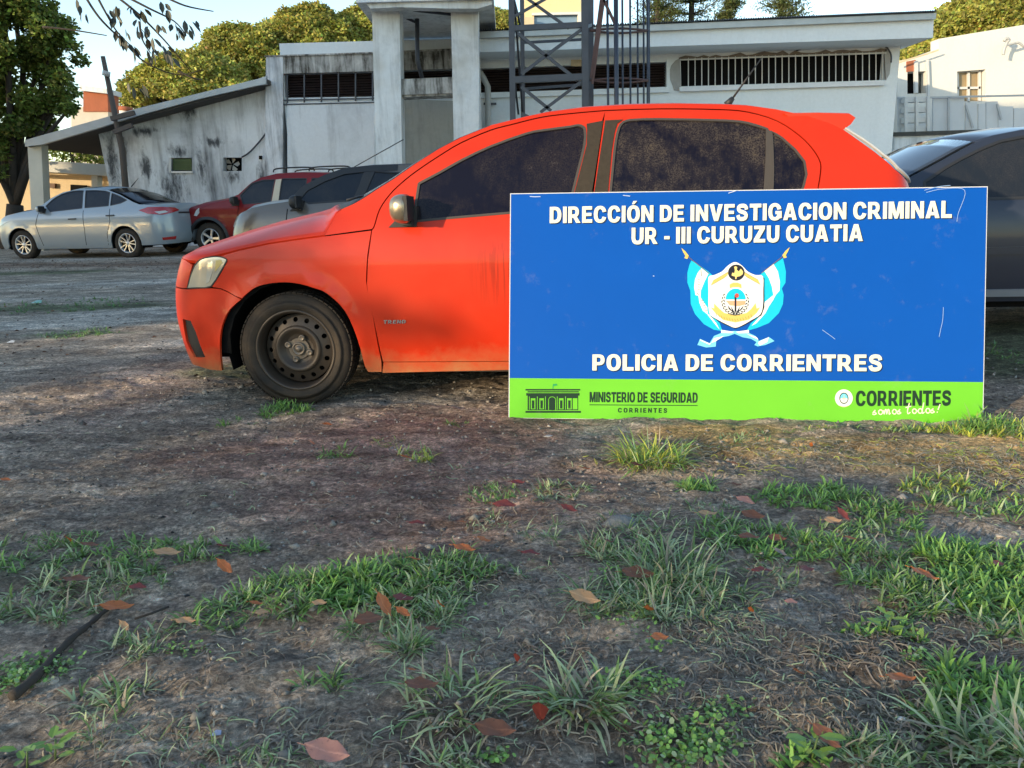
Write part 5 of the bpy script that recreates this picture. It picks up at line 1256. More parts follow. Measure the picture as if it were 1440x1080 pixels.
# ---- lattice mast
MY = 16.5
ms = Bld('lattice_mast', 'dark steel lattice mast with cross bracing behind the car roof', 'mast', (P(775, 300, MY)[0], MY + .7, 0))
legs = [((719, -5), (722, 420), MY, .115), ((734, -5), (736, 420), MY + 1.4, .09), ((822, -5), (824, 420), MY, .125), ((830, -5), (830, 420), MY + 1.4, .13)]
for (a, b, Y, w_) in legs:
    qa = P(a[0], a[1], Y); qb = P(b[0], 300, Y); qb = np.array([qb[0], Y, -.1]); qa[1] = Y; mb = MB(); mb.bar(qa, qb, w_); ms.mb('leg', mb, M_STEELD)
def br(a, b, w_=.06, Y=MY, Y2=None, nm='brace', mat=None):
    mb = MB(); mb.bar(P(*a, Y), P(*b, Y if Y2 is None else Y2), w_); ms.mb(nm, mb, mat or M_STEELD)
for a, b, w_ in (((722, 40), (822, 35), .10), ((722, 112.5), (822, 108), .12), ((722, 24), (775, -6), .05), ((800, 40), (733, -8), .05), ((733, 104), (820, 40), .06), ((728, 47), (812, 113), .06), ((733, 122), (775, 156), .06), ((820, 113), (760, 158), .06), ((734, 160), (822, 205), .06), ((722, 205), (822, 160), .06), ((722, 186), (822, 182), .09)): br(a, b, w_)
for a, b in (((722, 45), (731, 41)), ((722, 113), (736, 108)), ((824, 38), (831, 35))): br(a, b, .06, MY, MY + 1.4)
for a, b in (((724, 10), (735, 160)), ((723, 0), (733, 40)), ((722, 100), (729, 160))): br(a, b, .04, MY, MY + 1.4)
for a, b in (((736, 60), (830, 55)), ((736, 125), (830, 118))): br(a, b, .05, MY + 1.4)
# vertical rods right of the mast: tie rods of a second slimmer mast
rods = Bld('stay_rods', 'row of thin dark vertical rods standing right of the lattice mast', 'rods', (P(880, 300, MY)[0], MY + .5, 0))
for x, w_, Y in ((854, .035, MY), (866, .065, MY), (875, .03, MY + .4), (886, .03, MY + .5), (896.5, .028, MY + .8), (905, .028, MY + .9), (910.5, .03, MY + .9), (913, .02, MY + .6)):
    qa = P(x, -10, Y); qb = P(x + 1, 160, Y); qb = np.array([qb[0] + .03, Y, -.05]); mb = MB(); mb.tube([qa, qb], w_ * .7, 6); rods.mb('rod', mb, M_STEELD)
for a, b in (((846, -6), (831, 110)), ((850, -6), (833, 118)), ((849, 0), (866, 36))):
    mb = MB(); mb.bar(P(*a, MY), P(*b, MY), .05); rods.mb('diagonal_rod', mb, M_RUST)
for (yy, a, b) in ((113, 830, 913), (43, 830, 911)):
    mb = MB(); pts = [P(a + (b - a) * t, yy - 3 * math.sin(t * pi) - t * 2 * 0, MY + .9 * t) for t in np.linspace(0, 1, 8)] + [P(b - (b - a) * t, yy + 3.5 * math.sin(t * pi), MY + .9 - .9 * t) for t in np.linspace(0, 1, 8)]; mb.tube(pts, .022, 5); rods.mb('cable_hoop', mb, M_RUST)

# ---- yellow house seen through the mast
yh = Bld('yellow_house', 'yellow upper storey with white framed window seen through the steel mast', 'house', (P(780, 40, 34)[0], 36, 0))
wall_holes('wall', [(733, -60), (822, -60), (822, 120), (733, 120)], [[(751, 21), (812, 20), (812, 36), (751, 36)]], 34, .3, M_YEL, yh.r)
yh.poly('window', [(749, 19), (814, 18), (814, 34), (749, 35)], 34.1, .1, simple('sky_reflecting_pane', (.16, .24, .34), .08))
yh.poly('window_frame', [(748, 18), (818, 16.5), (818, 20), (748, 21.5)], 33.9, .1, M_BAR); yh.poly('window_frame', [(812.5, 20), (818, 20), (818, 40), (812.5, 40)], 33.9, .1, M_BAR)
yh.poly('ledge', [(738, 24), (751, 24), (751, 40), (738, 40)], 33.5, .4, M_CREAM)

# ---- white house at right
WY = 26.0
wh = Bld('white_house', 'white rendered house with a small window, its upper half in low sun', 'house', (P(1370, 200, WY)[0], WY + 3, 0))
wall_holes('wall', [(1303, 74), (1320.5, 68), (1320.5, 54.5), (1445, 34), (1500, 26), (1500, 420), (1262, 420), (1262, 86), (1290, 80)], [[(1346, 100.5), (1386, 97.5), (1386, 142), (1346, 145)], [(1276, 101), (1302, 100), (1302, 131), (1276, 132)]], WY, .5, M_HOUSE, wh.r)
wb = wh.poly('window', [(1344, 98), (1379, 97), (1379, 146), (1344, 147)], WY + .25, .08, simple('curtained_pane', (.30, .22, .12), .3, var=.5, scale=2))
for (a, b) in (((1346, 99), (1346, 145)), ((1361.5, 98), (1361.5, 145)), ((1377, 97), (1377, 145)), ((1345, 100.5), (1378, 99)), ((1345, 124), (1378, 123.5)), ((1345, 144.5), (1378, 144))):
    mb = MB(); mb.bar(P(*a, WY + .2), P(*b, WY + .2), .07); wh.mb('window_frame', mb, M_BAR, wb)
wh.poly('window_sill', [(1343, 145.5), (1378, 145), (1378, 147.5), (1343, 148)], WY - .12, .3, M_HOUSE)
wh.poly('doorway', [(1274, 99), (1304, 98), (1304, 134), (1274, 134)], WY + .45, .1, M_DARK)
wh.poly('brick_infill', [(1275, 86.5), (1287.5, 84), (1287.5, 100), (1275, 101)], WY - .03, .03, M_BRICK)
wh.poly('inner_pane', [(1288, 104), (1301, 103), (1301, 131), (1288, 131)], WY + .3, .05, M_PANE)
mb = MB(); mb.bar(P(1287.5, 86, WY - .04), P(1288, 131, WY - .04), .1); wh.mb('post', mb, M_BAR)
mb = MB(); mb.bar(P(1304, 84, WY - .1), P(1306, 135, WY - .1), .06); wh.mb('post', mb, M_BAR)
mb = MB(); mb.add([tuple(P(1262, 87, WY - .3)), tuple(P(1304, 74.5, WY - .3)), tuple(P(1320, 69, WY - .3)), tuple(P(1320, 71.5, WY - .3)), tuple(P(1304, 77, WY - .3)), tuple(P(1262, 90, WY - .3))], [(0, 1, 2, 3, 4, 5)]); wh.mb('verge', mb, M_CREAM)
wl = Bld('wall_lamp', 'curved arm lamp fixed high on the white house wall', 'lamp', tuple(P(1425, 62, WY - .3)))
mb = MB(); mb.tube(smooth_poly([P(*p, WY - .4) for p in ((1440, 66), (1432, 60), (1422, 62), (1414, 64))], 4), .035, 6); wl.mb('arm', mb, M_PIPE)
mb = MB(); mb.tube(smooth_poly([P(*p, WY - .4) for p in ((1411, 77), (1412, 70), (1416, 60), (1419, 56), (1415, 54), (1412, 58))], 4), .045, 8); wl.mb('lamp_head', mb, M_PIPE)
# white gate and rack in front of the white house
gt = Bld('white_gate', 'white sheet metal gate panels below the window of the white house', 'gate', (P(1360, 200, 24)[0], 24, 0))
for (x0, x1, yt) in ((1263, 1272, 136), (1312, 1334, 137), (1335, 1356, 137), (1358, 1374, 144), (1376, 1386, 146), (1387, 1403, 143), (1404, 1425, 150), (1426, 1446, 152)):
    gt.poly('gate_panel', [(x0, yt), (x1, yt - .6), (x1, 188), (x0, 188)], 24.0, .05, simple('whitewashed_sheet', (.55, .58, .60), .7, scale=2))
for (a, b) in (((1262, 138), (1446, 134)), ((1334, 137), (1334, 188)), ((1358, 148), (1368, 180)), ((1402, 146), (1408, 168))):
    mb = MB(); mb.bar(P(*a, 23.9), P(*b, 23.9), .05); gt.mb('gate_rail', mb, simple('grey_rail', (.40, .42, .43), .6))
rk = Bld('slatted_rack', 'tall white slatted rack standing against the white gate', 'rack', (P(1290, 188, 23.6)[0], 23.6, 1.0))
for (a, b) in (((1274, 136), (1274, 188)), ((1289, 136), (1289, 188)), ((1305, 136), (1305, 188))):
    mb = MB(); mb.bar(P(*a, 23.6), P(*b, 23.6), .08); rk.mb('upright', mb, M_BAR)
for k in range(4):
    rk.poly('shelf_board', [(1274, 136 + 14.5 * k), (1305, 135.5 + 14.5 * k), (1305, 143 + 14.5 * k), (1274, 143.5 + 14.5 * k)], 23.65, .3, M_BAR)
lw = Bld('yard_wall', 'grey yard wall with dark mouldy coping right of the long building', 'wall', (P(1350, 220, 23.4)[0], 23.4, 0))
lw.poly('wall', [(1258, 190), (1470, 183), (1470, 430), (1258, 430)], 23.3, .25, M_WHITE); lw.poly('coping', [(1257, 186), (1470, 179), (1470, 185), (1257, 191.5)], 23.2, .45, simple('mouldy_coping', (.06, .06, .055), .95, var=.5, scale=9))
# ================================================================ OTHER CARS
TUM = [(.15, .07), (.22, .03), (.35, .012), (.5, .0), (.7, .0), (.82, .012), (.92, .04), (1.0, .08), (1.2, .17), (1.35, .24), (1.45, .31), (1.6, .40)]
NOSE = [(.15, .08), (.3, .02), (.45, 0), (.6, .02), (.72, .08), (.85, .2), (1.0, .35)]
M_SILV = paint('silver_blue_paint', (.28, .325, .355), .30, .2, .10, coat=.8, coatr=.08)
M_MAR = paint('maroon_paint', (.17, .006, .007), .35, 0, .0, coat=.2, coatr=.08, spec=.25)
M_GRY = paint('grey_metallic_paint', (.13, .11, .09), .32, .3, .10, coat=.7)
M_DKG = paint('dark_graphite_paint', (.022, .028, .045), .28, 0, .04, coat=.35, coatr=.08)
M_GL2 = carglass('clear_car_glass', (.015, .02, .028), .12, rough=.03)
M_ALLOY = simple('alloy_wheel', (.55, .56, .57), .3, metal=.6)
M_LAMP = simple('clear_lamp', (.5, .5, .48), .12, coat=1.0); M_TAIL = simple('red_lamp_plastic', (.35, .01, .01), .15)
M_CHR = simple('chrome_letters', (.55, .55, .55), .25)
# ---- silver sedan
sv = Car('sedan_car', 'silver-blue sedan parked at the left edge in front of the stained annex', 'car', (36, 364), -12.6, L=4.42, W=1.73, A=.7, B=.55, ex=.66, xf=.86, xr=3.41, wr=.30, archr=.355, tum=TUM, nose=NOSE,
         tail=[(.2, .1), (.35, .02), (.5, 0), (.7, .02), (.85, .03), (1.0, .06), (1.1, .12), (1.3, .4)])
ed = [('l', .22, .78), ('l', .5, .90), ('l', .9, .97), ('l', 1.2, 1.01), ('l', 1.38, 1.10), ('l', 1.6, 1.25), ('l', 1.85, 1.36), ('l', 2.2, 1.415), ('l', 2.6, 1.42), ('l', 2.95, 1.38), ('l', 3.25, 1.28), ('l', 3.6, 1.12), ('l', 3.75, 1.07), ('l', 4.0, 1.05), ('l', 4.2, 1.045), ('r', -.62, 1.04)]
def mkedge(c, ed, bow, crn):
    out = []
    for (m_, x, z), b_, c_ in zip(ed, bow, crn): out.append(((c.x2s(x) if m_ == 'l' else c.smax + x), z, b_, c_))
    return out
EDs = mkedge(sv, ed, [.16, .16, .16, .14, .14, .12, .08, .03, 0, -.04, -.08, -.10, -.10, -.12, -.14, -.16], [.03, .06, .07, .05, .03, .03, .04, .05, .05, .05, .05, .04, .03, .035, .04, .03])
def body_outline(c, EDGE, zb=.20, sl=.0, rearz=None, close=True):
    def arch(cx): return [(c.x2s(cx + c.archr * math.cos(a)), c.wr + c.archr * math.sin(a)) for a in np.linspace(math.radians(186), math.radians(-8), 16)]
    bot = [(0.0, zb + .06), (c.x2s(c.xf - c.archr - .1), zb)] + [q for q in arch(c.xf) if q[1] > zb] + [(c.x2s(c.xf + c.archr + .01), zb), (c.x2s(c.xr - c.archr - .01), zb)] + [q for q in arch(c.xr) if q[1] > zb] + [(c.x2s(c.xr + c.archr + .05), zb + .05), (c.smax, zb + .08)]
    top = [(e[0], e[1]) for e in EDGE]
    e0, e1 = EDGE[0], EDGE[-1]
    topr = [(c.smax - (c.smax - e1[0]) * k, e1[1] + e1[3] * (1 - k ** 2.6)) for k in (0, .3, .6, .85)] if True else []
    topf = [(e0[0] * k, e0[1] + e0[3] * (1 - k ** 2.6)) for k in (.9, .7, .4, 0)]
    return bot + topr + top[::-1] + topf
out = body_outline(sv, EDs)
g1 = sp([(64.5, 290), (74, 281), (87.5, 273), (104, 268.7), (117.3, 268.2)], 2) + [(115.2, 292.7), (71, 297.6)]
g2 = [(121, 268), (135, 267.8), (148, 268.8), (154.5, 270.8), (152.3, 289.4), (119.5, 292.2)]
g3 = [(157.5, 271.8), (168, 276), (178.5, 281.5), (170, 285.5), (155.3, 289)]
GH = [sv.pts(g) for g in (g1, g2, g3)]
tail = sv.pts([(195, 295.6), (208, 291), (230, 290.8), (246, 291.8), (252, 295.4), (240, 299.5), (229, 302), (208, 300.5)])
sv.panel('body', out, M_SILV, holes=GH + [tail], h=.07)
for g in GH: sv.panel('window_glass', g, M_GL2, off=-.008, h=.08); sv.ribbon('window_seal', g, M_BLK, width=.02, off=.002, closed=True)
sv.panel('tail_light', tail, M_TAIL, off=.008, h=.06)
sv.panel('reversing_light', sv.pts([(217, 297.5), (232, 296), (236, 298), (224, 300.8)]), M_LAMP, off=.014, h=.06)
sv.panel('reflector', sv.pts([(228, 334), (248, 331.8), (247, 336.5), (229, 337.6)]), M_TAIL, off=.006, h=.06)
sv.panel('trunk_garnish', sv.pts([(251, 297.5), (272, 296.5), (272, 298.8), (251, 299.8)]), M_BLK, off=.006, h=.08)
sv.panel('front_light', [(sv.x2s(.12), .66), (sv.x2s(.30), .68), (sv.x2s(.62), .80), (sv.x2s(.40), .79), (sv.x2s(.2), .74)], M_LAMP, off=.006, h=.06)
sv.tops([('hood', 0, 4, M_SILV, .01), ('windshield', 4, 6, M_GL2, .04), ('roof', 6, 9, M_SILV, 0), ('rear_window', 9, 12, carglass('dark_rear_glass', (.008, .008, .012), .1), .10), ('trunk_lid', 12, 15, M_SILV, .01)], EDs, front=[1, .8, .4, .1], back=[1, .5, .1])
sv.understructure(EDs, M_DARK)
def gap(c, pts, w=.012): c.ribbon('panel_gap', pts, M_DARK, width=w, off=.0008, thick=.002)
xd = sv.pick(118, 292)[0]; gap(sv, [(xd, .98), (xd + .02, .6), (xd - .01, .27)]); xd0 = sv.x2s(1.36); gap(sv, [(xd0, .98), (xd0 - .08, .7), (xd0 + .02, .27)]); xd1 = sv.pick(155, 290)[0]; gap(sv, [(xd1, 1.0), (xd1 + .02, .75), (sv.x2s(sv.xr - .42), .5), (sv.x2s(sv.xr - .44), .27)])
for (x, y) in ((101.5, 308), (154.5, 303)):
    q = sv.pick(x, y); sv.panel('door_handle', [(q[0] - .09, q[1] - .014), (q[0] + .1, q[1] - .01), (q[0] + .1, q[1] + .016), (q[0] - .09, q[1] + .012)], M_BLK, off=.02, depth=.02, h=.1)
mirror(sv, 62, 294, .95, M_SILV, M_BLK)
mb = MB(); mb.tube([(3.05, 0, 1.45), (3.25, 0, 1.62)], [.012, .004], 6); build(mb, 'antenna', M_BLK, sv.root, local=True)
sv.wheels(.19, .20, 'ten', M_ALLOY, M_TYRE, None, M_DARK)
# ---- maroon SUV
TUMS = [(.2, .07), (.28, .03), (.4, .012), (.55, .0), (.8, .0), (.95, .012), (1.05, .05), (1.2, .10), (1.4, .17), (1.55, .24), (1.7, .33)]
su = Car('suv_car', 'dark maroon compact SUV with roof rails between the silver sedan and grey car', 'car', (298, 357), -8, L=4.2, W=1.73, A=.6, B=.4, ex=.6, xf=.80, xr=3.3, wr=.33, archr=.40, tum=TUMS, nose=[(.2, .05), (.4, 0), (.6, 0), (.8, .06), (1.0, .2), (1.2, .4)], tail=[(.2, .05), (.5, 0), (.9, .02), (1.2, .08), (1.5, .16)], flare=.03)
q_ = [su.pick(x, y) for x, y in ((276, 296), (298, 287), (321, 281.5), (335, 273.5), (354, 256.5), (366, 250), (387.5, 244.5), (425, 242.5), (458, 243.5))]
xs_ = [float(np.interp(a, su.ss, su.px)) for a, b in q_]
print('suv edge', [(round(a, 2), round(b[1], 2)) for a, b in zip(xs_, q_)])
EDu = [(q[0], q[1], b_, c_) for q, b_, c_ in zip(q_, [.12, .14, .14, .12, .08, .05, 0, 0, 0], [.05, .06, .06, .03, .03, .03, .03, .03, .03])]
EDu += [(su.x2s(3.5), q_[-1][1] - .01, 0, .03), (su.x2s(3.9), q_[-1][1] - .1, -.03, .03), (su.smax - .62, 1.1, -.05, .01)]
GU = [su.pts(g) for g in ([(338, 274.5), (354.5, 258), (368.6, 253.5), (386, 252.8), (380.5, 284), (342, 287)], [(397, 251.5), (431, 251), (430, 262), (428, 280), (392, 283)])]
GU.append([(GU[1][3][0] + .12, GU[1][3][1] + .02), (GU[1][3][0] + .75, GU[1][3][1] + .02), (GU[1][3][0] + .62, GU[1][1][1] - .02), (GU[1][1][0] + .12, GU[1][1][1])])
su.panel('body', body_outline(su, EDu, .30), M_MAR, holes=GU, h=.08)
for g in GU: su.panel('window_glass', g, M_GL2, off=-.01, h=.1); su.ribbon('window_seal', g, M_BLK, width=.022, off=.002, closed=True)
su.panel('pillar_cover', su.pts([(388, 252.5), (396, 251.5), (391.5, 283), (382, 284)]), simple('pale_pillar', (.50, .44, .33), .5), off=.004, depth=.01, h=.1)  # grey pillar; the sun's yellow on it is put into the colour
su.panel('bumper', [(0.0, .28), (su.x2s(.8 - .45), .28), (su.x2s(.8 - .44), .55), (0.0, .62)], M_BLK, off=.012, h=.08)
su.ribbon('wheel_arch_trim', [(su.x2s(su.xf + .42 * math.cos(a)), su.wr + .42 * math.sin(a)) for a in np.linspace(math.radians(188), math.radians(-5), 20)], M_BLK, width=.06, off=.02, thick=.03)
su.ribbon('wheel_arch_trim', [(su.x2s(su.xr + .42 * math.cos(a)), su.wr + .42 * math.sin(a)) for a in np.linspace(math.radians(188), math.radians(-5), 20)], M_BLK, width=.06, off=.02, thick=.03)
su.panel('front_light', su.pts([(273, 303), (276, 296), (280, 292.5), (280.5, 299), (277, 304)]), M_LAMP, off=.01, h=.06)
su.tops([('hood', 0, 3, M_MAR, .01), ('windshield', 3, 5, M_GL2, .04), ('roof', 5, 9, M_MAR, 0), ('rear_window', 9, 11, M_GL2, .06)], EDu, front=[1, .6, .2])
su.understructure(EDu, M_DARK, floor_z=.28)
gx = GU[0][0][0] - .02; gap(su, [(gx, GU[0][5][1]), (gx - .05, .7), (gx + .02, .35)]); gx = (GU[0][4][0] + GU[1][4][0]) / 2; gap(su, [(gx, GU[0][4][1]), (gx, .35)])
for x0 in (xs_[6] - .05, xs_[7] + .15):
    for sd in (1, -1):
        z = q_[7][1] + .02; y = su.W / 2 - .30; mb = MB(); mb.tube(smooth_poly([(x0, sd * y, z), (x0 + .06, sd * y, z + .07), (x0 + .5, sd * y, z + .085), (x0 + .85, sd * y, z + .07), (x0 + .9, sd * y, z)], 3), .016, 6); build(mb, 'roof_rail', M_BLK, su.root, local=True)
mirror(su, 333, 282, 1.15, M_BLK, M_BLK)
su.wheels(.21, .205, 'five', M_ALLOY, M_TYRE, None, M_DARK)
# ---- grey crossover with black roof
n0 = P(321, 320, 9.6)
cr = Car('compact_car', 'grey compact car with black roof partly hidden behind the red hood', 'car', None, -6, L=3.65, W=1.62, A=.62, B=.4, ex=.62, xf=.72, xr=3.05, wr=.30, archr=.36, tum=TUM, nose=[(.2, .05), (.4, 0), (.65, 0), (.8, .05), (.95, .16), (1.1, .35)], tail=[(.2, .05), (.5, 0), (.9, .02), (1.2, .08), (1.5, .16)], pos=(n0[0] - .12, 10.6))
q_ = [cr.pick(x, y) for x, y in ((331, 303), (354, 293), (378, 288), (405, 284), (413, 277), (430, 261), (456, 247.5), (484, 237.5), (520, 233.5), (560, 232))]
xs_ = [float(np.interp(a, cr.ss, cr.px)) for a, b in q_]; print('cross edge', [(round(a, 2), round(b[1], 2)) for a, b in zip(xs_, q_)])
EDc = [(q[0], q[1], b_, c_) for q, b_, c_ in zip(q_, [.12, .16, .16, .15, .14, .12, .10, .05, 0, 0], [.03, .05, .05, .04, .02, .02, .02, .03, .03, .03])]
EDc += [(cr.x2s(2.9), q_[-1][1] + .0, 0, .03), (cr.x2s(3.25), q_[-1][1] - .08, -.03, .03), (cr.smax - .6, 1.02, -.05, .01)]
GC = [cr.pts(g) for g in ([(421, 280), (434.7, 264), (460.7, 250), (486.7, 243), (513, 241), (506, 262), (497, 281.5), (434.7, 286)],)]
a_ = GC[0]; GC.append([(a_[6][0] + .1, a_[6][1]), (a_[6][0] + .72, a_[6][1] + .02), (a_[4][0] + .62, a_[4][1] - .05), (a_[4][0] + .12, a_[4][1])])
cr.panel('body', body_outline(cr, EDc, .24), M_GRY, holes=GC, h=.06)
cr.ribbon('pillar_trim', [(q[0], q[1] - .03) for q in q_[4:]] , M_BLK, width=.085, off=.004)
cr.panel('pillar_trim', [(a_[6][0], a_[6][1]), (a_[6][0] + .1, a_[6][1]), (a_[4][0] + .12, a_[4][1]), (a_[4][0], a_[4][1])], M_BLK, off=.003, h=.08)
for g in GC: cr.panel('window_glass', g, M_GL2, off=-.01, h=.08); cr.ribbon('window_seal', g, M_BLK, width=.022, off=.002, closed=True)
cr.ribbon('wheel_arch_trim', [(cr.x2s(cr.xf + .39 * math.cos(a)), cr.wr + .39 * math.sin(a)) for a in np.linspace(math.radians(186), math.radians(-5), 24)], M_BLK, width=.07, off=.012, thick=.02)
cr.panel('bumper', [(0.0, .24), (cr.x2s(.72 - .40), .24), (cr.x2s(.72 - .38), .50), (0.0, .56)], M_BLK, off=.01, h=.07)
cr.panel('front_light', cr.pts([(321, 318), (323, 310), (329, 304), (333, 304), (329, 311), (325, 318)]), M_LAMP, off=.008, h=.05)
cr.tops([('hood', 0, 4, M_GRY, .01), ('windshield', 4, 7, M_GL2, .04), ('roof', 7, 11, M_BLK, 0), ('rear_window', 11, 12, M_GL2, .06)], EDc, front=[1, .7, .4, .1])
cr.understructure(EDc, M_DARK)
gx = cr.pick(404, 300)[0]; gap(cr, [(gx, .95), (gx - .03, .6), (gx + .04, .3)])
mirror(cr, 421, 284, 1.1, M_BLK, M_BLK)
mb = MB(); mb.tube([(xs_[7] + .1, -.45, q_[7][1] + .02), (xs_[7] + .75, -.5, q_[7][1] + .32)], .006, 5); build(mb, 'antenna', M_BLK, cr.root, local=True)
cr.wheels(.19, .19, 'five', M_ALLOY, M_TYRE, None, M_DARK)
# ---- dark graphite sedan at right
dk = Car('dark_sedan_car', 'dark graphite sedan at the right edge behind the blue sign', 'car', None, -6, L=4.6, W=1.78, A=.7, B=.55, ex=.64, xf=.92, xr=3.62, wr=.32, archr=.375, tum=TUM, nose=NOSE, tail=[(.2, .1), (.35, .02), (.5, 0), (.7, .02), (.85, .03), (1.0, .06), (1.1, .12), (1.3, .4)], pos=(1.28, 6.38))
q_ = [dk.pick(x, y) for x, y in ((1275, 252), (1298, 240), (1323, 226.5), (1351, 211), (1372, 200), (1400, 191), (1440, 183))]
xs_ = [float(np.interp(a, dk.ss, dk.px)) for a, b in q_]; print('dark edge', [(round(a, 2), round(b[1], 2)) for a, b in zip(xs_, q_)])
EDd = mkedge(dk, [('l', .25, .74), ('l', .6, .86), ('l', 1.0, .92), ('l', xs_[0] - .15, .97)], [.16, .16, .16, .14], [.03, .06, .06, .05])
EDd += [(q[0], q[1], b_, c_) for q, b_, c_ in zip(q_, [.13, .13, .12, .11, .08, .04, .0], [.04, .045, .05, .055, .05, .05, .05])]
EDd += mkedge(dk, [('l', xs_[-1] + .35, q_[-1][1]), ('l', xs_[-1] + .8, q_[-1][1] - .03), ('l', 3.4, 1.25), ('l', 3.9, 1.06), ('l', 4.3, 1.04), ('r', -.62, 1.03)], [0, -.03, -.08, -.1, -.14, -.16], [.05, .05, .05, .03, .03, .03])
zb0 = .925
GD_ = [dk.pts([(1300, 256), (1329, 236), (1351, 223.5), (1379, 209.5), (1406.7, 198.5), (1440, 192)])]
g = GD_[0]; xe = g[-1][0]; GD_ = [g + [(xe + .12, g[-1][1] + .005), (xe + .10, zb0), (g[0][0] - .0, zb0 - .0)]]
GD_.append([(xe + .22, zb0), (xe + .95, zb0 + .01), (xe + 1.0, zb0 + .18), (xe + .7, g[-1][1] - .03), (xe + .22, g[-1][1])])
dk.panel('body', body_outline(dk, EDd, .24), M_DKG, holes=GD_, h=.07)
for g in GD_: dk.panel('window_glass', g, M_GL2, off=-.008, h=.08); dk.ribbon('window_seal', g, M_BLK, width=.02, off=.002, closed=True)
dk.ribbon('side_moulding', [(dk.x2s(1.0), .58), (dk.x2s(2.5), .585), (dk.x2s(3.6), .60)], M_DKG, width=.05, off=.012, thick=.02)
dk.ribbon('sill_trim', [(dk.x2s(1.35), .30), (dk.x2s(3.2), .30)], simple('grey_sill_trim', (.20, .21, .23), .35), width=.05, off=.012, thick=.02)
dk.tops([('hood', 0, 3, M_DKG, .01), ('cowl', 3, 4, M_BLK, 0), ('windshield', 4, 8, carglass('sky_lit_windshield', (.03, .04, .055), .1, rough=.04, ior=2.0), .05), ('roof', 8, 12, M_DKG, 0), ('rear_window', 12, 14, M_GL2, .08), ('trunk_lid', 14, 16, M_DKG, .01)], EDd, front=[1, .7, .3], back=[1, .4])
dk.understructure(EDd, M_DARK)
gx = dk.x2s(xs_[0] + .1); gap(dk, [(gx, .9), (gx - .05, .6), (gx + .03, .3)])
mirror(dk, 1302, 288, .9, M_DKG, M_BLK)
dk.wheels(.2, .21, 'five', M_ALLOY, M_TYRE, None, M_DARK)
# ================================================================ TREES
M_BARK = simple('dark_bark', (.045, .036, .028), .95, var=.4, scale=6, bump=.6)
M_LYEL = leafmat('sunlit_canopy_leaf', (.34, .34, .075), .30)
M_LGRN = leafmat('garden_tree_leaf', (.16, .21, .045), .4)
M_LPINE = leafmat('araucaria_needle', (.085, .105, .03), .2)
M_LDRK = leafmat('shade_tree_leaf', (.035, .055, .018), .2)
def leafcloud(C, n, size, flat=.5, col=(1, 1, 1), var=.25, aspect=.55, hang=0.0):
    """n leaf-like quads (two triangles, folded) at the points C"""
    C = np.asarray(C)[:n]; n = len(C)
    d = rng.normal(size=(n, 3)); d[:, 2] *= flat; d[:, 2] -= hang; d /= np.linalg.norm(d, axis=1, keepdims=True)
    u = rng.normal(size=(n, 3)); u -= (u * d).sum(1, keepdims=True) * d; u /= np.linalg.norm(u, axis=1, keepdims=True)
    s = size * rng.uniform(.6, 1.3, n)[:, None]
    a = C; b = C + d * s * .5 + u * s * aspect * .5; c = C + d * s; e = C + d * s * .5 - u * s * aspect * .5
    V = np.stack([a, b, c, e], 1).reshape(-1, 3); F = np.arange(4 * n).reshape(n, 4)
    cc = np.array(col)[None, :] * (1 + var * rng.normal(size=(n, 1))) * (1 + .10 * rng.normal(size=(n, 3)))
    cc = np.clip(cc, .15, 2.5); return V, F, np.repeat(cc, 4, 0)
def crown_points(clumps, dens, shell=.35):
    """points in the shells of ellipsoidal clumps: (x, y, z, rx, ry, rz)"""
    out = []; tint = []
    for (x, y, z, rx, ry, rz) in clumps:
        n = int(dens * (rx * ry * rz) ** (2 / 3)); v = rng.normal(size=(n, 3)); v /= np.linalg.norm(v, axis=1, keepdims=True)
        r = 1 - shell * rng.random(n) ** 1.3; lump = 1 + .16 * np.sin(v[:, 0] * 7 + x) * np.cos(v[:, 2] * 6 + y) + .10 * rng.normal(size=n) * .6
        p = v * (r * lump)[:, None] * np.array([rx, ry, rz]) + np.array([x, y, z]); out.append(p); tint.append(np.full(n, 1 + .16 * rng.normal()))
    return np.vstack(out), np.hstack(tint)
def canopy_tree(name, label, cat, base, clumps, dens, size, mat, trunk_r=.3, limbs=6, group=None, flat=.6, aspect=.6, var=.25, top=None, hang=0):
    r = thing(name, label, cat, base, 0, group)
    mb = MB(); c = np.array(clumps); cen = c[:, :3].mean(0); zlow = c[:, 2].min()
    fork = Vector((base[0] + (cen[0] - base[0]) * .35, base[1] + (cen[1] - base[1]) * .35, base[2] + (zlow - base[2]) * .6))
    mb.tube([tuple(base), tuple((Vector(base) * .6 + fork * .4) + Vector((trunk_r * .4, 0, 0))), tuple(fork)], [trunk_r * 1.25, trunk_r, trunk_r * .8], 10)
    build(mb, 'trunk', M_BARK, r)
    idx = list(range(len(clumps))); random.shuffle(idx)
    for k in idx[:limbs]:
        q = Vector(clumps[k][:3]); mid = fork.lerp(q, .5) + Vector((random.uniform(-.3, .3), random.uniform(-.3, .3), .3)) * (q - fork).length * .25
        mb = MB(); mb.tube(smooth_poly([tuple(fork), tuple(mid), tuple(q)], 3), list(np.linspace(trunk_r * .5, trunk_r * .12, 7)), 6); build(mb, 'limb', M_BARK, r)
    Pp, tn = crown_points(clumps, dens); o = rng.permutation(len(Pp)); Pp = Pp[o]; tn = tn[o]
    V, F, cc = leafcloud(Pp, len(Pp), size, flat, (1, 1, 1), var, aspect, hang); cc = cc * np.repeat(tn, 4)[:, None]
    o = bigmesh('crown', V, F, mat, parent=r, cols=cc)
    return r
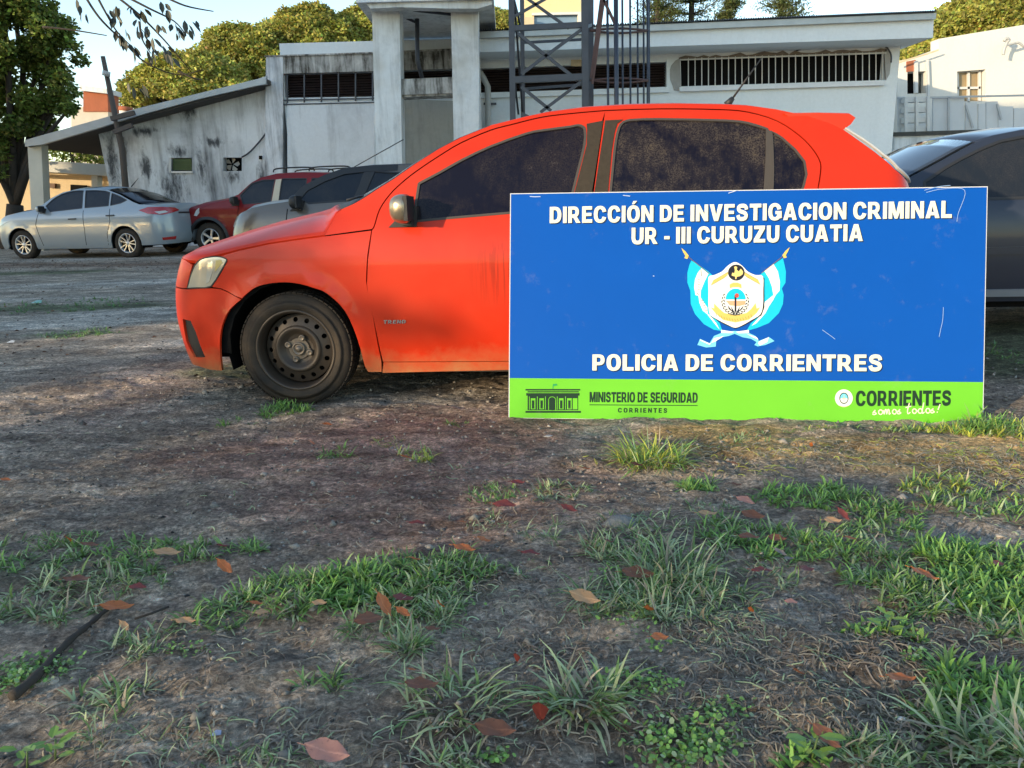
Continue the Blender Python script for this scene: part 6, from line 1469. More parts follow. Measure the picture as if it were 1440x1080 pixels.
def umbrella(cx, cy, ztop, R, H, n, rr):
    """clumps of a broad domed crown"""
    out = []
    for k in range(n):
        a = k * 2.399; r = math.sqrt((k + .5) / n); x = cx + R * r * math.cos(a); y = cy + R * r * math.sin(a) * .7; z = ztop - rr * .7 - (H) * (r ** 2.2) + random.uniform(-.25, .25) * rr
        s = rr * random.uniform(.75, 1.2); out.append((x, y, z, s * 1.1, s, s * .72))
    return out
# canopy trees behind the buildings
hill = [  # px centre, py top, Y, radius(px), drop(px), label
    (262, 72, 44, 80, 80, 'leftmost sunlit domed tree behind the annex roof, lowest of the row'),
    (340, 34, 48, 75, 95, 'wide yellow-green domed tree second from the left behind the annex'),
    (425, 10, 50, 80, 100, 'tallest domed tree rising behind the louvred parapet at left'),
    (508, 7, 52, 62, 100, 'rounded sunlit tree directly left of the concrete tower'),
    (598, 16, 54, 62, 95, 'yellow-green tree framed between the concrete tower columns'),
    (702, 14, 56, 52, 80, 'darker green tree between the tower and the steel mast'),
]
for i, (px, py, Y, R, D, lb) in enumerate(hill):
    k = Y / 1100; c = P(px, py, Y)
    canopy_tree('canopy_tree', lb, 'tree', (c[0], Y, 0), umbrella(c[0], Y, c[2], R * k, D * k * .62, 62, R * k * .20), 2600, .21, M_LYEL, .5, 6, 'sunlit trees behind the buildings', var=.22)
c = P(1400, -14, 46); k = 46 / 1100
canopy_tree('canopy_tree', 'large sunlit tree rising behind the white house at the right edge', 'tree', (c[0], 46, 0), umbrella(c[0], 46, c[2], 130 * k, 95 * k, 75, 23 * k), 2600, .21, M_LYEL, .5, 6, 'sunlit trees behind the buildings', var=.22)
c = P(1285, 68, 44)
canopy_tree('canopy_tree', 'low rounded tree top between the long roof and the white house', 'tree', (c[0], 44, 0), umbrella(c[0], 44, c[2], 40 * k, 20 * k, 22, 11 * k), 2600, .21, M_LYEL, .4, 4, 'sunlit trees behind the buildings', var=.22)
# araucaria-like conifers over the long roof
def pine(px, Y, ztop_px, half, label, n=15):
    c = P(px, 30, Y); zt = P(px, ztop_px, Y)[2]; r = thing('pine_tree', label, 'tree', (c[0], Y, 0), 0, 'dark conifers above the long roof')
    mb = MB(); mb.tube([(c[0], Y, 0), (c[0], Y, zt)], [.35, .1], 8); build(mb, 'trunk', M_BARK, r)
    pts = []; z = 4.0
    z0 = 1.02 + (275 - 60) / 1100 * Y
    allp = []
    br_ = MB()
    while z < zt:
        if z > z0 - 3:
            L = half / 1100 * Y * (1 - .75 * max(0, (z - z0 + 3) / (zt - z0 + 3)) ** 1.5)
            for j in range(6):
                a = random.uniform(0, 2 * pi); e = Vector((math.cos(a), math.sin(a), -.12 + .25)) * L; q = Vector((c[0], Y, z))
                br_.tube([q, q + e * .5, q + e + Vector((0, 0, .2))], [.06, .04, .02], 4)
                for t in np.linspace(.25, 1.05, 8):
                    m = q + e * t; allp.append(np.array(m)[None, :] + rng.normal(size=(34, 3)) * np.array([.22, .22, .16]))
        z += .62
    br = build(br_, 'branches', M_BARK, r); br['kind'] = 'stuff'
    Pp = np.vstack(allp); V, F, cc = leafcloud(Pp, len(Pp), .17, 1.0, (1, 1, 1), .35, .28); bigmesh('crown', V, F, M_LPINE, parent=r, cols=cc)
pine(925, 46, -60, 40, 'leftmost dark conifer above the long roof, beside the rods')
pine(972, 48, -90, 52, 'broad conifer with a pale trunk above the middle of the long roof')
pine(1024, 46, -50, 22, 'slim dark conifer above the long roof')
pine(1098, 44, -30, 50, 'separate dark conifer nearest the right end of the long roof')
def subclumps(cl, m=5):
    out = []
    for (x, y, z, a, b, c) in cl:
        for _ in range(m):
            v = rng.normal(size=3); v /= np.linalg.norm(v); k = random.uniform(.45, .95); f = random.uniform(.28, .52); out.append((x + v[0] * a * k, y + v[1] * b * k, z + v[2] * c * k, a * f, b * f, c * f * .8))
    return out
# garden tree at the left edge
TYL = 22.0
def pl(px, py, Y=TYL): q = P(px, py, Y); return q
cl = []
for (px, py, r) in ((-40, 40, 60), (10, 15, 45), (55, 40, 40), (80, 30, 26), (30, 80, 50), (78, 78, 32), (-30, 120, 60), (50, 125, 45), (85, 120, 22), (20, 165, 42), (70, 160, 34), (95, 150, 16), (20, 200, 30), (62, 178, 16), (0, 210, 30), (-60, 200, 60), (95, 60, 18), (-10, 240, 18), (-70, -60, 90), (20, -40, 50)):
    c = pl(px, py, TYL + random.uniform(-.9, .9)); k = TYL / 1100; cl.append((c[0], c[1], c[2], r * k, r * k * 1.1, r * k * .85))
b = pl(10, 340); canopy_tree('garden_tree', 'broad green tree with dark trunk at the left edge, beside the carport column', 'tree', (b[0], TYL, 0), subclumps(cl, 8), 3400, .125, M_LGRN, .25, 12, var=.4, hang=.15)
og = pl(8, 90); Pp, tn = crown_points([(og[0], TYL - 1.1, og[2], .35, .25, .5), (og[0] - .3, TYL - 1.1, og[2] - .5, .3, .2, .3)], 3000)
# bushes showing through the carport
for (px, py, r, Y, lb) in ((100, 213, 24, 27, 'dark hedge bush seen under the carport roof, left part'), (140, 218, 20, 27, 'dark hedge bush seen under the carport roof beside the stained wall')):
    c = P(px, py, Y); k = Y / 1100; rt_ = thing('bush', lb, 'bush', (c[0], Y, 3.0 - 3.0 + 0.0)); Pp, tn = crown_points([(c[0], Y, c[2], r * k * 1.3, .6, r * k * .7)], 2600); V, F, cc = leafcloud(Pp, len(Pp), .14); bigmesh('foliage', V, F, M_LGRN, parent=rt_, cols=cc); mb = MB(); mb.tube([(c[0], Y, 0), (c[0], Y, c[2])], .06, 6); build(mb, 'stem', M_BARK, rt_)

# ---- overhanging branch with leaves, upper left
BY = 5.2
bt_ = thing('overhanging_branch', 'thin leafy twigs hanging into the sky at the upper left', 'branch', tuple(P(190, -40, BY)))
def twig(pts, r0, r1, Y=BY):
    q = smooth_poly([tuple(P(x, y, Y + dy)) for x, y, dy in pts], 5); mb = MB(); mb.tube(q, list(np.linspace(r0, r1, len(q))), 5); build(mb, 'twig', M_BARK, bt_)
for pts in ([(118, -8, 0), (140, 25, 0), (170, 55, .1), (205, 88, .1), (250, 105, .2), (285, 98, .2)], [(135, -8, 0), (150, 20, 0), (165, 45, .1), (190, 70, .1)], [(160, -8, 0), (195, 20, 0), (225, 50, .1), (250, 78, .1), (268, 100, .2)], [(175, -6, 0), (210, 12, 0), (245, 30, .1), (262, 50, .1)], [(196, 30, 0), (200, 55, 0), (212, 75, 0)], [(225, -8, 0), (260, 8, 0), (300, 16, .2)], [(60, 38, .2), (100, 42, .2), (150, 50, .2)], [(250, 100, .2), (272, 110, .2), (284, 112, .3)]):
    twig(pts, .008, .003)
lv = [(107, 2), (121, 19), (154, 14), (160, 25), (166, 23), (163, 8), (186, 13), (203, 12), (199, 20), (232, 5), (236, 14), (176, 40), (168, 46), (171, 50), (194, 36), (192, 42), (205, 42), (216, 54), (227, 36), (246, 32), (257, 44), (260, 41), (229, 64), (214, 67), (214, 73), (182, 66), (187, 70), (241, 79), (174, 56), (187, 122), (195, 124), (270, 30), (265, 34), (236, 76), (251, 40), (207, 54)]
lm = MB(); out_ = [(0, 0, 0), (.28, .18, .03), (.6, .2, .0), (1, 0, -.1), (.6, -.2, .0), (.28, -.18, .03)]
lm.add(out_, [(0, 1, 2, 3), (0, 3, 4, 5)]); proto = None
lv = lv + [(x + random.uniform(-7, 7), y + random.uniform(-6, 6)) for x, y in lv] + [(x + random.uniform(-9, 9), y + random.uniform(-6, 8)) for x, y in lv[::2]]
for i, (x, y) in enumerate(lv):
    c = P(x, y, BY + random.uniform(-.1, .2))
    if proto is None:
        proto = build(lm, 'leaf', simple('dark_twig_leaf', (.030, .035, .022), .5), bt_, local=True); o = proto
    else: o = proto.copy(); COL.objects.link(o); o.parent = bt_
    s_ = random.uniform(.055, .085); o.scale = (s_, s_, s_); o.location = Vector(c) - ROOT[bt_.name]; o.rotation_euler = (random.uniform(-.9, 1.9), random.uniform(.5, 1.6), random.uniform(-2, 2))
# ---- unseen trees and hedge added behind the photographer to shade the yard
def added_shade_tree(label, x, y, zc, R, H, n, rr, dens, size=.28, trunk=.35):
    cl = [(x + random.uniform(-R, R), y + random.uniform(-R, R) * .6, zc + random.uniform(-H, H), rr * random.uniform(.7, 1.2), rr, rr * random.uniform(.6, 1)) for _ in range(n)]
    canopy_tree('shade_tree', label, 'tree', (x, y, 0), cl, dens, size, M_LDRK, trunk, 6, 'trees behind the photographer')
# ================================================================ ADDED SHADE TREES BEHIND THE CAMERA, OUT OF VIEW
SDX, SDY, TEL = math.sin(math.radians(SUN_AZ)), math.cos(math.radians(SUN_AZ)), math.tan(math.radians(SUN_EL))
def back(p, L):
    """the point that stands L metres up-sun of p and just reaches it with its shadow"""
    return (p[0] - SDX * L, p[1] - SDY * L, p[2] + TEL * L)
def shade_crown(name, label, targets, L, dens, size, base_shift=(0, 0), trunk=.3, keep=None):
    """crown clumps standing up-sun of the places that lie in dappled shade"""
    cl = [(*back(p, L + random.uniform(-1.2, 1.2)), r, r, r) for p, r in targets]
    c = np.array(cl)[:, :3].mean(0)
    return canopy_tree(name, label, 'tree', (c[0] + base_shift[0], c[1] + base_shift[1], 0), cl, dens, size, M_LDRK, trunk, 5, 'trees behind the photographer')
# an added, unseen tree row, shaped to shade the buildings up to their eaves
tg = {}
def rowtrees(pts, L, r, dens, size, label):
    for k, q in enumerate(pts):
        shade_crown('shade_tree', label[k] if k < len(label) else label[-1], q, L, dens, size)
far = []
for (x, y, zt) in ((-15, 20, 4.2), (-11, 20, 4.6), (-7, 20, 5.4), (-3, 19, 5.4), (1, 19, 5.2), (5, 20, 4.7), (9, 20, 4.6), (12.5, 23, 3.2), (16.5, 26, 3.2)):
    far.append([((x + dx, y, z), 1.5) for dx in (-1.3, 1.3) for z in np.arange(zt - 1.5, -3.6, -1.7)])
ORD = ['first', 'second', 'third', 'fourth', 'fifth', 'sixth', 'seventh', 'eighth', 'ninth']
rowtrees(far, 42, 1.5, 620, .5, ['tall dense tree of the windbreak behind the photographer, ' + o_ + ' from its left end' for o_ in ORD])
# added hedge, out of view, shaped to keep low sun off the foreground soil
M_HEDGE = M_LDRK
def hedge(name, label, pts, L, drop=2.3):
    cl = []
    for (x, y, z) in pts:
        b = back((x, y, z), L + random.uniform(-.4, .4)); r = .42; k = 0
        while b[2] - r - k * .55 > -.1: cl.append((b[0] + random.uniform(-.1, .1), b[1] + random.uniform(-.1, .1), b[2] - r * 1.08 - k * .55 + random.uniform(-.08, .08), r, r, r)); k += 1
    c = np.array(cl)[:, :3].mean(0); r_ = thing(name, label, 'hedge', (c[0], c[1], 0)); Pp, tn = crown_points(cl, 1500); V, F, cc = leafcloud(Pp, len(Pp), .12); bigmesh('foliage', V, F, M_HEDGE, parent=r_, cols=cc)
    mb = MB(); mb.tube([(c[0], c[1], 0), (c[0], c[1], 1.2)], .05, 6); build(mb, 'stem', M_BARK, r_)
hp = []
for x in np.arange(-9, 4.6, .42):
    if x < -2.2: q = (x, 5.2, .25)
    elif x < -1.35: q = (x, 4.05, .42)
    elif x < -.75: q = (x, 3.9, .22)
    elif x < .9: q = (x, 3.55 - .12 * x, .06)
    elif x < 1.5: q = (x, 2.8, 0)
    else: q = (x, 2.25 - .1 * math.sin(x * 3), -.05)
    hp.append(q)
hedge('hedge', 'long dense hedge behind the photographer shading the foreground', hp, 13)
# added open tree, unseen, its clumps aimed to dapple the car
dp = [((-1.55, 4.0, .75), .22), ((-1.2, 3.95, .82), .25), ((-.95, 3.92, .62), .2), ((-.45, 3.85, .45), .12), ((-1.5, 3.95, .5), .2), ((-.62, 3.9, .45), .12)]
shade_crown('shade_tree', 'light open tree behind the photographer, nearest to the hedge', dp, 16, 1400, .13, base_shift=(-1.5, 0), trunk=.14)
# ================================================================ GRASS, WEEDS, LEAVES
def blades(base, dirs, length, width, bend, cols, seg=4, fold=0.0):
    """base (n,3); dirs azimuth; blades rise and arch over. returns V,F,C"""
    n = len(base); base = np.asarray(base, float); t = np.linspace(0, 1, seg + 1)
    dx = np.cos(dirs); dy = np.sin(dirs); L = np.asarray(length)[:, None]; b = np.asarray(bend)[:, None]
    el0 = (pi / 2 - .2 - np.asarray(bend) * .62)[:, None]; ang = el0 - b * t[None, :] * 1.25
    step = L / seg; ca = np.cos(ang) * step; sa = np.sin(ang) * step
    r = np.concatenate([np.zeros((n, 1)), np.cumsum(ca[:, :-1], 1)], 1); z = np.concatenate([np.zeros((n, 1)), np.cumsum(sa[:, :-1], 1)], 1); z = np.maximum(z, .003)
    az = rng.normal(size=(n, 1)) * .55; dd = dirs[:, None] + az * t[None, :]; stp = np.concatenate([np.zeros((n, 1)), ca[:, :-1]], 1)
    cx = base[:, 0:1] + np.cumsum(np.cos(dd) * stp, 1); cy = base[:, 1:2] + np.cumsum(np.sin(dd) * stp, 1); cz = base[:, 2:3] + z
    wd = np.asarray(width)[:, None] * (np.sin(pi * (t * .82 + .18)) ** .8)[None, :] * .5; wd[:, -1] = .0004
    px = -dy[:, None] * wd; py = dx[:, None] * wd
    V = np.stack([np.stack([cx - px, cy - py, cz], -1), np.stack([cx + px, cy + py, cz], -1)], 2).reshape(n, (seg + 1) * 2, 3)
    F = []
    for k in range(seg): F.append([2 * k, 2 * k + 1, 2 * k + 3, 2 * k + 2])
    F = np.array(F)[None] + (np.arange(n) * (seg + 1) * 2)[:, None, None]
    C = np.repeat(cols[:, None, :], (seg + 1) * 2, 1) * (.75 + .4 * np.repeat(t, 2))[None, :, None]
    return V.reshape(-1, 3), F.reshape(-1, 4), C.reshape(-1, 3)
t_ = NT('grass_blade'); at = t_.n('ShaderNodeAttribute', attribute_name='tint'); t_.set(Base_Color=at.outputs['Color'], Roughness=.5); t_.b.inputs['Specular IOR Level'].default_value = .35
tr = t_.n('ShaderNodeBsdfTranslucent'); t_.l(at.outputs['Color'], tr.inputs[0]); mx = t_.n('ShaderNodeMixShader'); mx.inputs[0].default_value = .3; t_.l(t_.b.outputs[0], mx.inputs[1]); t_.l(tr.outputs[0], mx.inputs[2]); t_.l(mx.outputs[0], t_.out.inputs[0]); M_GRASS = t_.m
GREENS = {'mid': (.095, .155, .05), 'bright': (.13, .235, .055), 'pale': (.23, .275, .15), 'yel': (.27, .29, .055), 'dry': (.22, .185, .13), 'dead': (.135, .112, .088), 'blue': (.09, .17, .07)}
def colours(n, mix_):
    ks = list(mix_); p = np.array([mix_[k] for k in ks], float); p /= p.sum(); idx = rng.choice(len(ks), n, p=p); c = np.array([GREENS[k] for k in ks])[idx] * 1.85
    return np.clip(c * (1 + .18 * rng.normal(size=(n, 1))), .01, 1)
def tuftgeo(gx, gy, n, R, L, wd, mix_, spread=1.0, lean=0.0):
    """one tuft: blades leaving a small root area and arching outwards"""
    rr = R * np.sqrt(rng.random(n)); a = rng.random(n) * 2 * pi; x = gx + rr * np.cos(a); y = gy + rr * np.sin(a) * .8
    d = np.arctan2(np.sin(a), np.cos(a)) + rng.normal(size=n) * 1.0; ln = L * rng.uniform(.3, 1.15, n); bd = np.clip(rng.uniform(.25, 1.5, n) * spread, .15, 1.75)
    return blades(np.stack([x, y, gz(x, y) - .004], -1), d, ln, wd * rng.uniform(.75, 1.6, n), bd, colours(n, mix_))
def join(parts):
    V = []; F = []; C = []; b = 0
    for v, f, c in parts: V.append(v); F.append(f + b); C.append(c); b += len(v)
    return np.vstack(V), np.vstack(F), np.vstack(C)
def patch(px, py, rx, ry, ntuft, nb, L, wd, mix_, spread=1.0, R=.015):
    """tufts scattered over the place that fills the given pixels"""
    out = []; c = G(px, py); ex = abs(G(px + rx, py)[0] - c[0]); ey = abs(G(px, py - ry)[1] - G(px, py + ry)[1]) / 2
    for k in range(int(ntuft * 1.3)):
        r = math.sqrt(random.random()); a = random.uniform(0, 2 * pi); x = c[0] + ex * r * math.cos(a); y = c[1] + ey * r * math.sin(a)
        out.append(tuftgeo(x, y, max(3, int(nb * random.uniform(.5, 1.4))), R, L * random.uniform(.6, 1.15), wd, mix_, spread))
    return out
mG = {'mid': 5, 'bright': 3, 'pale': 2, 'dry': .8}; mY = {'yel': 4, 'bright': 3, 'pale': 1.5, 'dry': 1}; mP = {'pale': 4, 'mid': 3, 'dry': 1.5}; mB = {'bright': 5, 'mid': 3}
parts = []
PT = [ # px, py, rx, ry, tufts, blades, length, width, mix, spread
 (60, 778, 95, 26, 46, 14, .050, .0042, mG, 1.1), (215, 775, 75, 26, 40, 15, .048, .0045, mG, 1.0), (90, 832, 100, 36, 44, 13, .075, .0045, mP, 1.1), (250, 800, 45, 20, 12, 12, .045, .004, mG, 1.0), (345, 770, 30, 12, 12, 13, .045, .0042, mB, 1.0),
 (310, 858, 55, 24, 26, 14, .055, .004, mG, 1.1), (400, 838, 70, 30, 46, 16, .062, .0045, mG, 1.0), (485, 825, 50, 28, 32, 17, .060, .006, mB, .9), (560, 815, 60, 30, 44, 15, .060, .005, mG, 1.0), (640, 805, 55, 28, 38, 14, .055, .0045, mG, 1.1), (600, 850, 60, 28, 34, 14, .055, .004, mP, 1.1), (560, 880, 80, 30, 22, 12, .08, .0042, mP, 1.2),
 (195, 905, 45, 24, 14, 12, .055, .004, mP, 1.1), (165, 980, 60, 18, 8, 12, .075, .0042, mP, 1.3), (455, 962, 45, 14, 6, 13, .060, .0042, mG, 1.2), (130, 1025, 70, 25, 8, 7, .07, .0026, mP, 1.3), (385, 1068, 60, 16, 14, 10, .05, .0035, mP, 1.2), (240, 1045, 50, 25, 8, 6, .05, .0022, mP, 1.3), (300, 1055, 30, 10, 4, 7, .05, .003, mP, 1.2),
 (470, 640, 28, 8, 7, 14, .05, .004, mB, 1.0), (590, 640, 34, 10, 11, 14, .055, .004, mY, 1.0), (546, 622, 22, 6, 5, 10, .045, .0035, mY, 1.1), (402, 578, 38, 9, 20, 15, .055, .0045, mB, .9), (335, 596, 26, 6, 5, 11, .05, .004, mB, 1.1), (640, 596, 16, 5, 4, 11, .04, .0035, mB, 1.1), (480, 590, 8, 4, 1, 8, .03, .003, mB, 1.1),
 (700, 697, 44, 13, 16, 13, .045, .0038, mG, 1.1), (790, 692, 46, 14, 16, 13, .045, .0038, mP, 1.1), (690, 735, 40, 11, 9, 12, .045, .0035, mP, 1.1), (775, 748, 40, 14, 8, 12, .05, .0035, mP, 1.2), (735, 800, 40, 12, 6, 10, .045, .0035, mP, 1.2), (665, 655, 30, 10, 3, 8, .045, .003, mP, 1.2),
 (980, 685, 30, 10, 14, 15, .05, .005, mB, .9), (1130, 697, 70, 16, 34, 15, .052, .005, mB, .95), (1200, 705, 60, 18, 28, 15, .05, .0045, mG, .95), (1255, 725, 50, 22, 24, 14, .052, .005, mB, 1.0), (1320, 685, 55, 16, 24, 14, .055, .0048, mY, .95), (1375, 715, 70, 20, 26, 14, .055, .0048, mG, 1.0), (1430, 695, 30, 14, 10, 14, .05, .0045, mY, 1.0), (1010, 715, 40, 14, 6, 10, .045, .0035, mP, 1.1),
 (1395, 604, 70, 12, 46, 16, .065, .005, mY, .8), (1300, 602, 60, 7, 26, 13, .05, .004, mY, 1.0), (1180, 602, 90, 5, 14, 10, .04, .0032, mY, 1.2), (1050, 612, 40, 9, 12, 12, .04, .0035, mP, 1.1), (1400, 636, 60, 12, 12, 9, .035, .003, mY, 1.1),
 (1050, 752, 80, 26, 40, 14, .055, .0045, mG, 1.05), (1120, 770, 80, 22, 34, 15, .055, .0045, mB, 1.0), (1200, 760, 80, 26, 30, 14, .055, .0045, mG, 1.05), (1230, 800, 70, 26, 34, 14, .06, .0045, mG, 1.05), (1290, 840, 70, 28, 34, 14, .065, .0045, mG, 1.05), (1370, 785, 80, 30, 60, 16, .058, .0060, mB, .9), (1400, 835, 70, 36, 56, 16, .062, .0062, mB, .95), (1420, 880, 50, 30, 22, 13, .06, .005, mG, 1.05), (1060, 800, 60, 30, 14, 10, .06, .0035, mP, 1.2),
 (880, 770, 60, 30, 26, 14, .075, .0040, mP, 1.1), (870, 850, 70, 26, 30, 14, .085, .0040, mP, 1.15), (950, 845, 80, 30, 32, 15, .080, .0040, mP, 1.1), (905, 735, 60, 16, 14, 12, .05, .0035, mP, 1.1), (990, 830, 60, 35, 16, 12, .08, .0038, mP, 1.2),
 (1250, 890, 70, 14, 22, 9, .035, .0070, mB, .9), (1380, 970, 70, 36, 40, 14, .055, .0070, mB, 1.0), (1330, 1000, 50, 24, 16, 11, .05, .005, mG, 1.1), (1230, 1060, 80, 24, 30, 14, .055, .0036, mP, 1.2), (1130, 1072, 30, 12, 6, 9, .045, .010, mB, .8), (670, 1072, 70, 14, 14, 10, .05, .004, mP, 1.2), (1420, 1060, 60, 30, 14, 14, .11, .006, mP, 1.1),
 (330, 700, 300, 60, 8, 6, .03, .002, mP, 1.3), (1200, 640, 200, 30, 16, 5, .03, .002, {'dry': 3, 'yel': 1}, 1.4),
 (110, 468, 50, 6, 60, 7, .05, .006, mG, 1.1), (90, 430, 110, 10, 110, 7, .06, .008, {'mid': 3, 'blue': 2}, 1.1), (1420, 500, 40, 25, 40, 7, .05, .006, {'mid': 3, 'blue': 2}, 1.1), (400, 524, 60, 6, 5, 6, .04, .004, mG, 1.1)]
for a in PT: parts += patch(*a)
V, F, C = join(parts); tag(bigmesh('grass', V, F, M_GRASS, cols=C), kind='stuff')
# thatch: dry runners and dead stems lying on the soil
def thatch(px, py, rx, ry, n, L, mix_):
    c = G(px, py); ex = abs(G(px + rx, py)[0] - c[0]); ey = abs(G(px, py - ry)[1] - G(px, py + ry)[1]) / 2
    r = np.sqrt(rng.random(n)); a = rng.random(n) * 2 * pi; x = c[0] + ex * r * np.cos(a); y = c[1] + ey * r * np.sin(a); d = rng.random(n) * 2 * pi; ln = L * rng.uniform(.3, 1.2, n)
    seg = 5; t = np.linspace(0, 1, seg + 1); curv = rng.normal(size=n) * 1.6
    ang = d[:, None] + curv[:, None] * t[None]; st_ = ln[:, None] / seg
    cx = x[:, None] + np.concatenate([np.zeros((n, 1)), np.cumsum(np.cos(ang) * st_, 1)[:, :-1]], 1); cy = y[:, None] + np.concatenate([np.zeros((n, 1)), np.cumsum(np.sin(ang) * st_, 1)[:, :-1]], 1)
    cz = gz(cx, cy) + .001 + .004 * np.sin(pi * t)[None] * rng.random((n, 1)) * 2; w_ = .0011 * rng.uniform(.6, 1.5, (n, 1))
    px_ = -np.sin(ang) * w_; py_ = np.cos(ang) * w_
    V = np.stack([np.stack([cx - px_, cy - py_, cz], -1), np.stack([cx + px_, cy + py_, cz + .0012], -1)], 2).reshape(-1, 3)
    F = np.array([[2 * k, 2 * k + 1, 2 * k + 3, 2 * k + 2] for k in range(seg)])[None] + (np.arange(n) * (seg + 1) * 2)[:, None, None]
    return V, F.reshape(-1, 4), np.repeat(colours(n, mix_), (seg + 1) * 2, 0)
mD = {'dead': 4, 'dry': 2, 'pale': .6}
TH = [(1130, 880, 200, 60, 600, .06, mD), (1100, 960, 220, 70, 560, .065, mD), (1180, 1010, 180, 50, 320, .06, mD), (1000, 870, 80, 40, 520, .05, {'pale': 2, 'dead': 2, 'dry': 1}), (980, 1020, 120, 50, 300, .05, mD), (720, 860, 120, 70, 420, .05, mD), (700, 930, 200, 40, 260, .05, mD), (300, 950, 260, 80, 320, .05, mD), (250, 1040, 220, 40, 260, .06, mD), (600, 1040, 250, 40, 300, .05, mD), (1330, 900, 120, 50, 420, .05, mD), (860, 730, 200, 60, 300, .05, mD), (1100, 640, 300, 26, 900, .06, {'dry': 4, 'yel': 1}), (1380, 655, 90, 25, 500, .06, {'dry': 4, 'yel': 1}), (560, 680, 300, 70, 400, .05, mD), (150, 640, 200, 60, 200, .05, mD), (1300, 755, 140, 50, 400, .05, mD)]
V, F, C = join([thatch(*a) for a in TH]); tag(bigmesh('dry_thatch', V, F, M_GRASS, cols=C), kind='stuff')
# clover-like ground cover: small rounded leaves
def clover(px, py, rx, ry, n, s):
    c = G(px, py); ex = abs(G(px + rx, py)[0] - c[0]); ey = abs(G(px, py - ry)[1] - G(px, py + ry)[1]) / 2
    r = np.sqrt(rng.random(n)) * (1 + .25 * rng.normal(size=n)); a = rng.random(n) * 2 * pi; x = c[0] + ex * r * np.cos(a); y = c[1] + ey * r * np.sin(a); z = gz(x, y) + rng.uniform(.003, .018, n)
    k = 6; th = np.linspace(0, 2 * pi, k, endpoint=False); sz = s * rng.uniform(.6, 1.2, n); tx = rng.normal(size=n) * .45; ty = rng.normal(size=n) * .45
    ox = np.cos(th)[None] * sz[:, None]; oy = np.sin(th)[None] * sz[:, None]; V = np.stack([x[:, None] + ox, y[:, None] + oy, z[:, None] + ox * tx[:, None] + oy * ty[:, None]], -1).reshape(-1, 3)
    F = np.arange(n * k).reshape(n, k); return V, F, np.repeat(colours(n, {'bright': 4, 'mid': 3, 'pale': 1}), k, 0)
CV = [(960, 1045, 75, 34, 520, .0050), (905, 968, 60, 16, 170, .0045), (50, 940, 55, 22, 260, .0048), (15, 960, 40, 18, 120, .0048), (620, 852, 45, 20, 150, .0042), (865, 815, 45, 18, 130, .004), (250, 915, 40, 10, 70, .004), (1290, 930, 25, 9, 60, .0045), (1010, 1000, 50, 14, 90, .0045), (880, 880, 40, 20, 60, .004), (700, 1065, 20, 10, 40, .005), (920, 910, 30, 12, 40, .004)]
V, F, C = join([clover(*a) for a in CV]); tag(bigmesh('clover_cover', V, F, M_GRASS, cols=C), kind='stuff')
# crumbs and pebbles of soil
n = 5200; yy = 1.15 + 3.6 * rng.random(n) ** 1.6; xx = (rng.random(n) * 2 - 1) * (.75 * yy + .2); zz = gz(xx, yy); sz = rng.uniform(.0015, .0055, n) * (1 + .35 * yy) * (1 + 1.2 * (rng.random(n) > .97))
o8 = np.array([(1, 0, 0), (0, 1, 0), (-1, 0, 0), (0, -1, 0), (0, 0, .7), (0, 0, -.5)]); dirs_ = o8[None] * (1 + .35 * rng.normal(size=(n, 6, 1))); rot = rng.random(n) * 6.28; cr_, sr_ = np.cos(rot)[:, None], np.sin(rot)[:, None]
Vx = xx[:, None] + (dirs_[..., 0] * cr_ - dirs_[..., 1] * sr_) * sz[:, None]; Vy = yy[:, None] + (dirs_[..., 0] * sr_ + dirs_[..., 1] * cr_) * sz[:, None]; Vz = zz[:, None] + dirs_[..., 2] * sz[:, None]
F6 = np.array([(0, 1, 4), (1, 2, 4), (2, 3, 4), (3, 0, 4), (1, 0, 5), (2, 1, 5), (3, 2, 5), (0, 3, 5)]); F = (F6[None] + (np.arange(n) * 6)[:, None, None]).reshape(-1, 3)
cc = np.repeat(np.clip(np.array([.22, .195, .16])[None] * (1 + .4 * rng.normal(size=(n, 1))), .02, .5), 6, 0)
tp = NT('soil_crumb'); at = tp.n('ShaderNodeAttribute', attribute_name='tint'); tp.set(Base_Color=at.outputs['Color'], Roughness=.95)
tag(bigmesh('soil_crumbs', np.stack([Vx, Vy, Vz], -1).reshape(-1, 3), F, tp.m, cols=cc), kind='stuff')
# dead leaf litter and crumbs lying on the far yard
n = 5200; yy = np.where(rng.random(n) < .5, 12.6 + rng.normal(size=n) * .9, 4.5 + 12 * rng.random(n)); xx = (rng.random(n) * 2 - 1) * .72 * yy - .6; yy = yy - .25 * xx * (yy > 11); zz = gz(xx, yy) + .006
sz = rng.uniform(.015, .045, n); d = rng.random(n) * 6.28; q4 = np.array([(-.5, 0, 0), (0, .3, .25), (.5, 0, .05), (0, -.3, .12)]); cr_, sr_ = np.cos(d)[:, None], np.sin(d)[:, None]
Vx = xx[:, None] + (q4[None, :, 0] * cr_ - q4[None, :, 1] * sr_) * sz[:, None]; Vy = yy[:, None] + (q4[None, :, 0] * sr_ + q4[None, :, 1] * cr_) * sz[:, None]; Vz = zz[:, None] + q4[None, :, 2] * sz[:, None] * rng.uniform(.5, 1.8, (n, 1))
pal = np.array([(.16, .07, .035), (.24, .12, .06), (.08, .05, .035), (.30, .25, .20), (.05, .045, .04)]); cc = np.repeat(pal[rng.choice(5, n, p=[.3, .15, .25, .1, .2])], 4, 0)
tag(bigmesh('leaf_litter', np.stack([Vx, Vy, Vz], -1).reshape(-1, 3), np.arange(4 * n).reshape(n, 4), tp.m, cols=cc), kind='stuff')
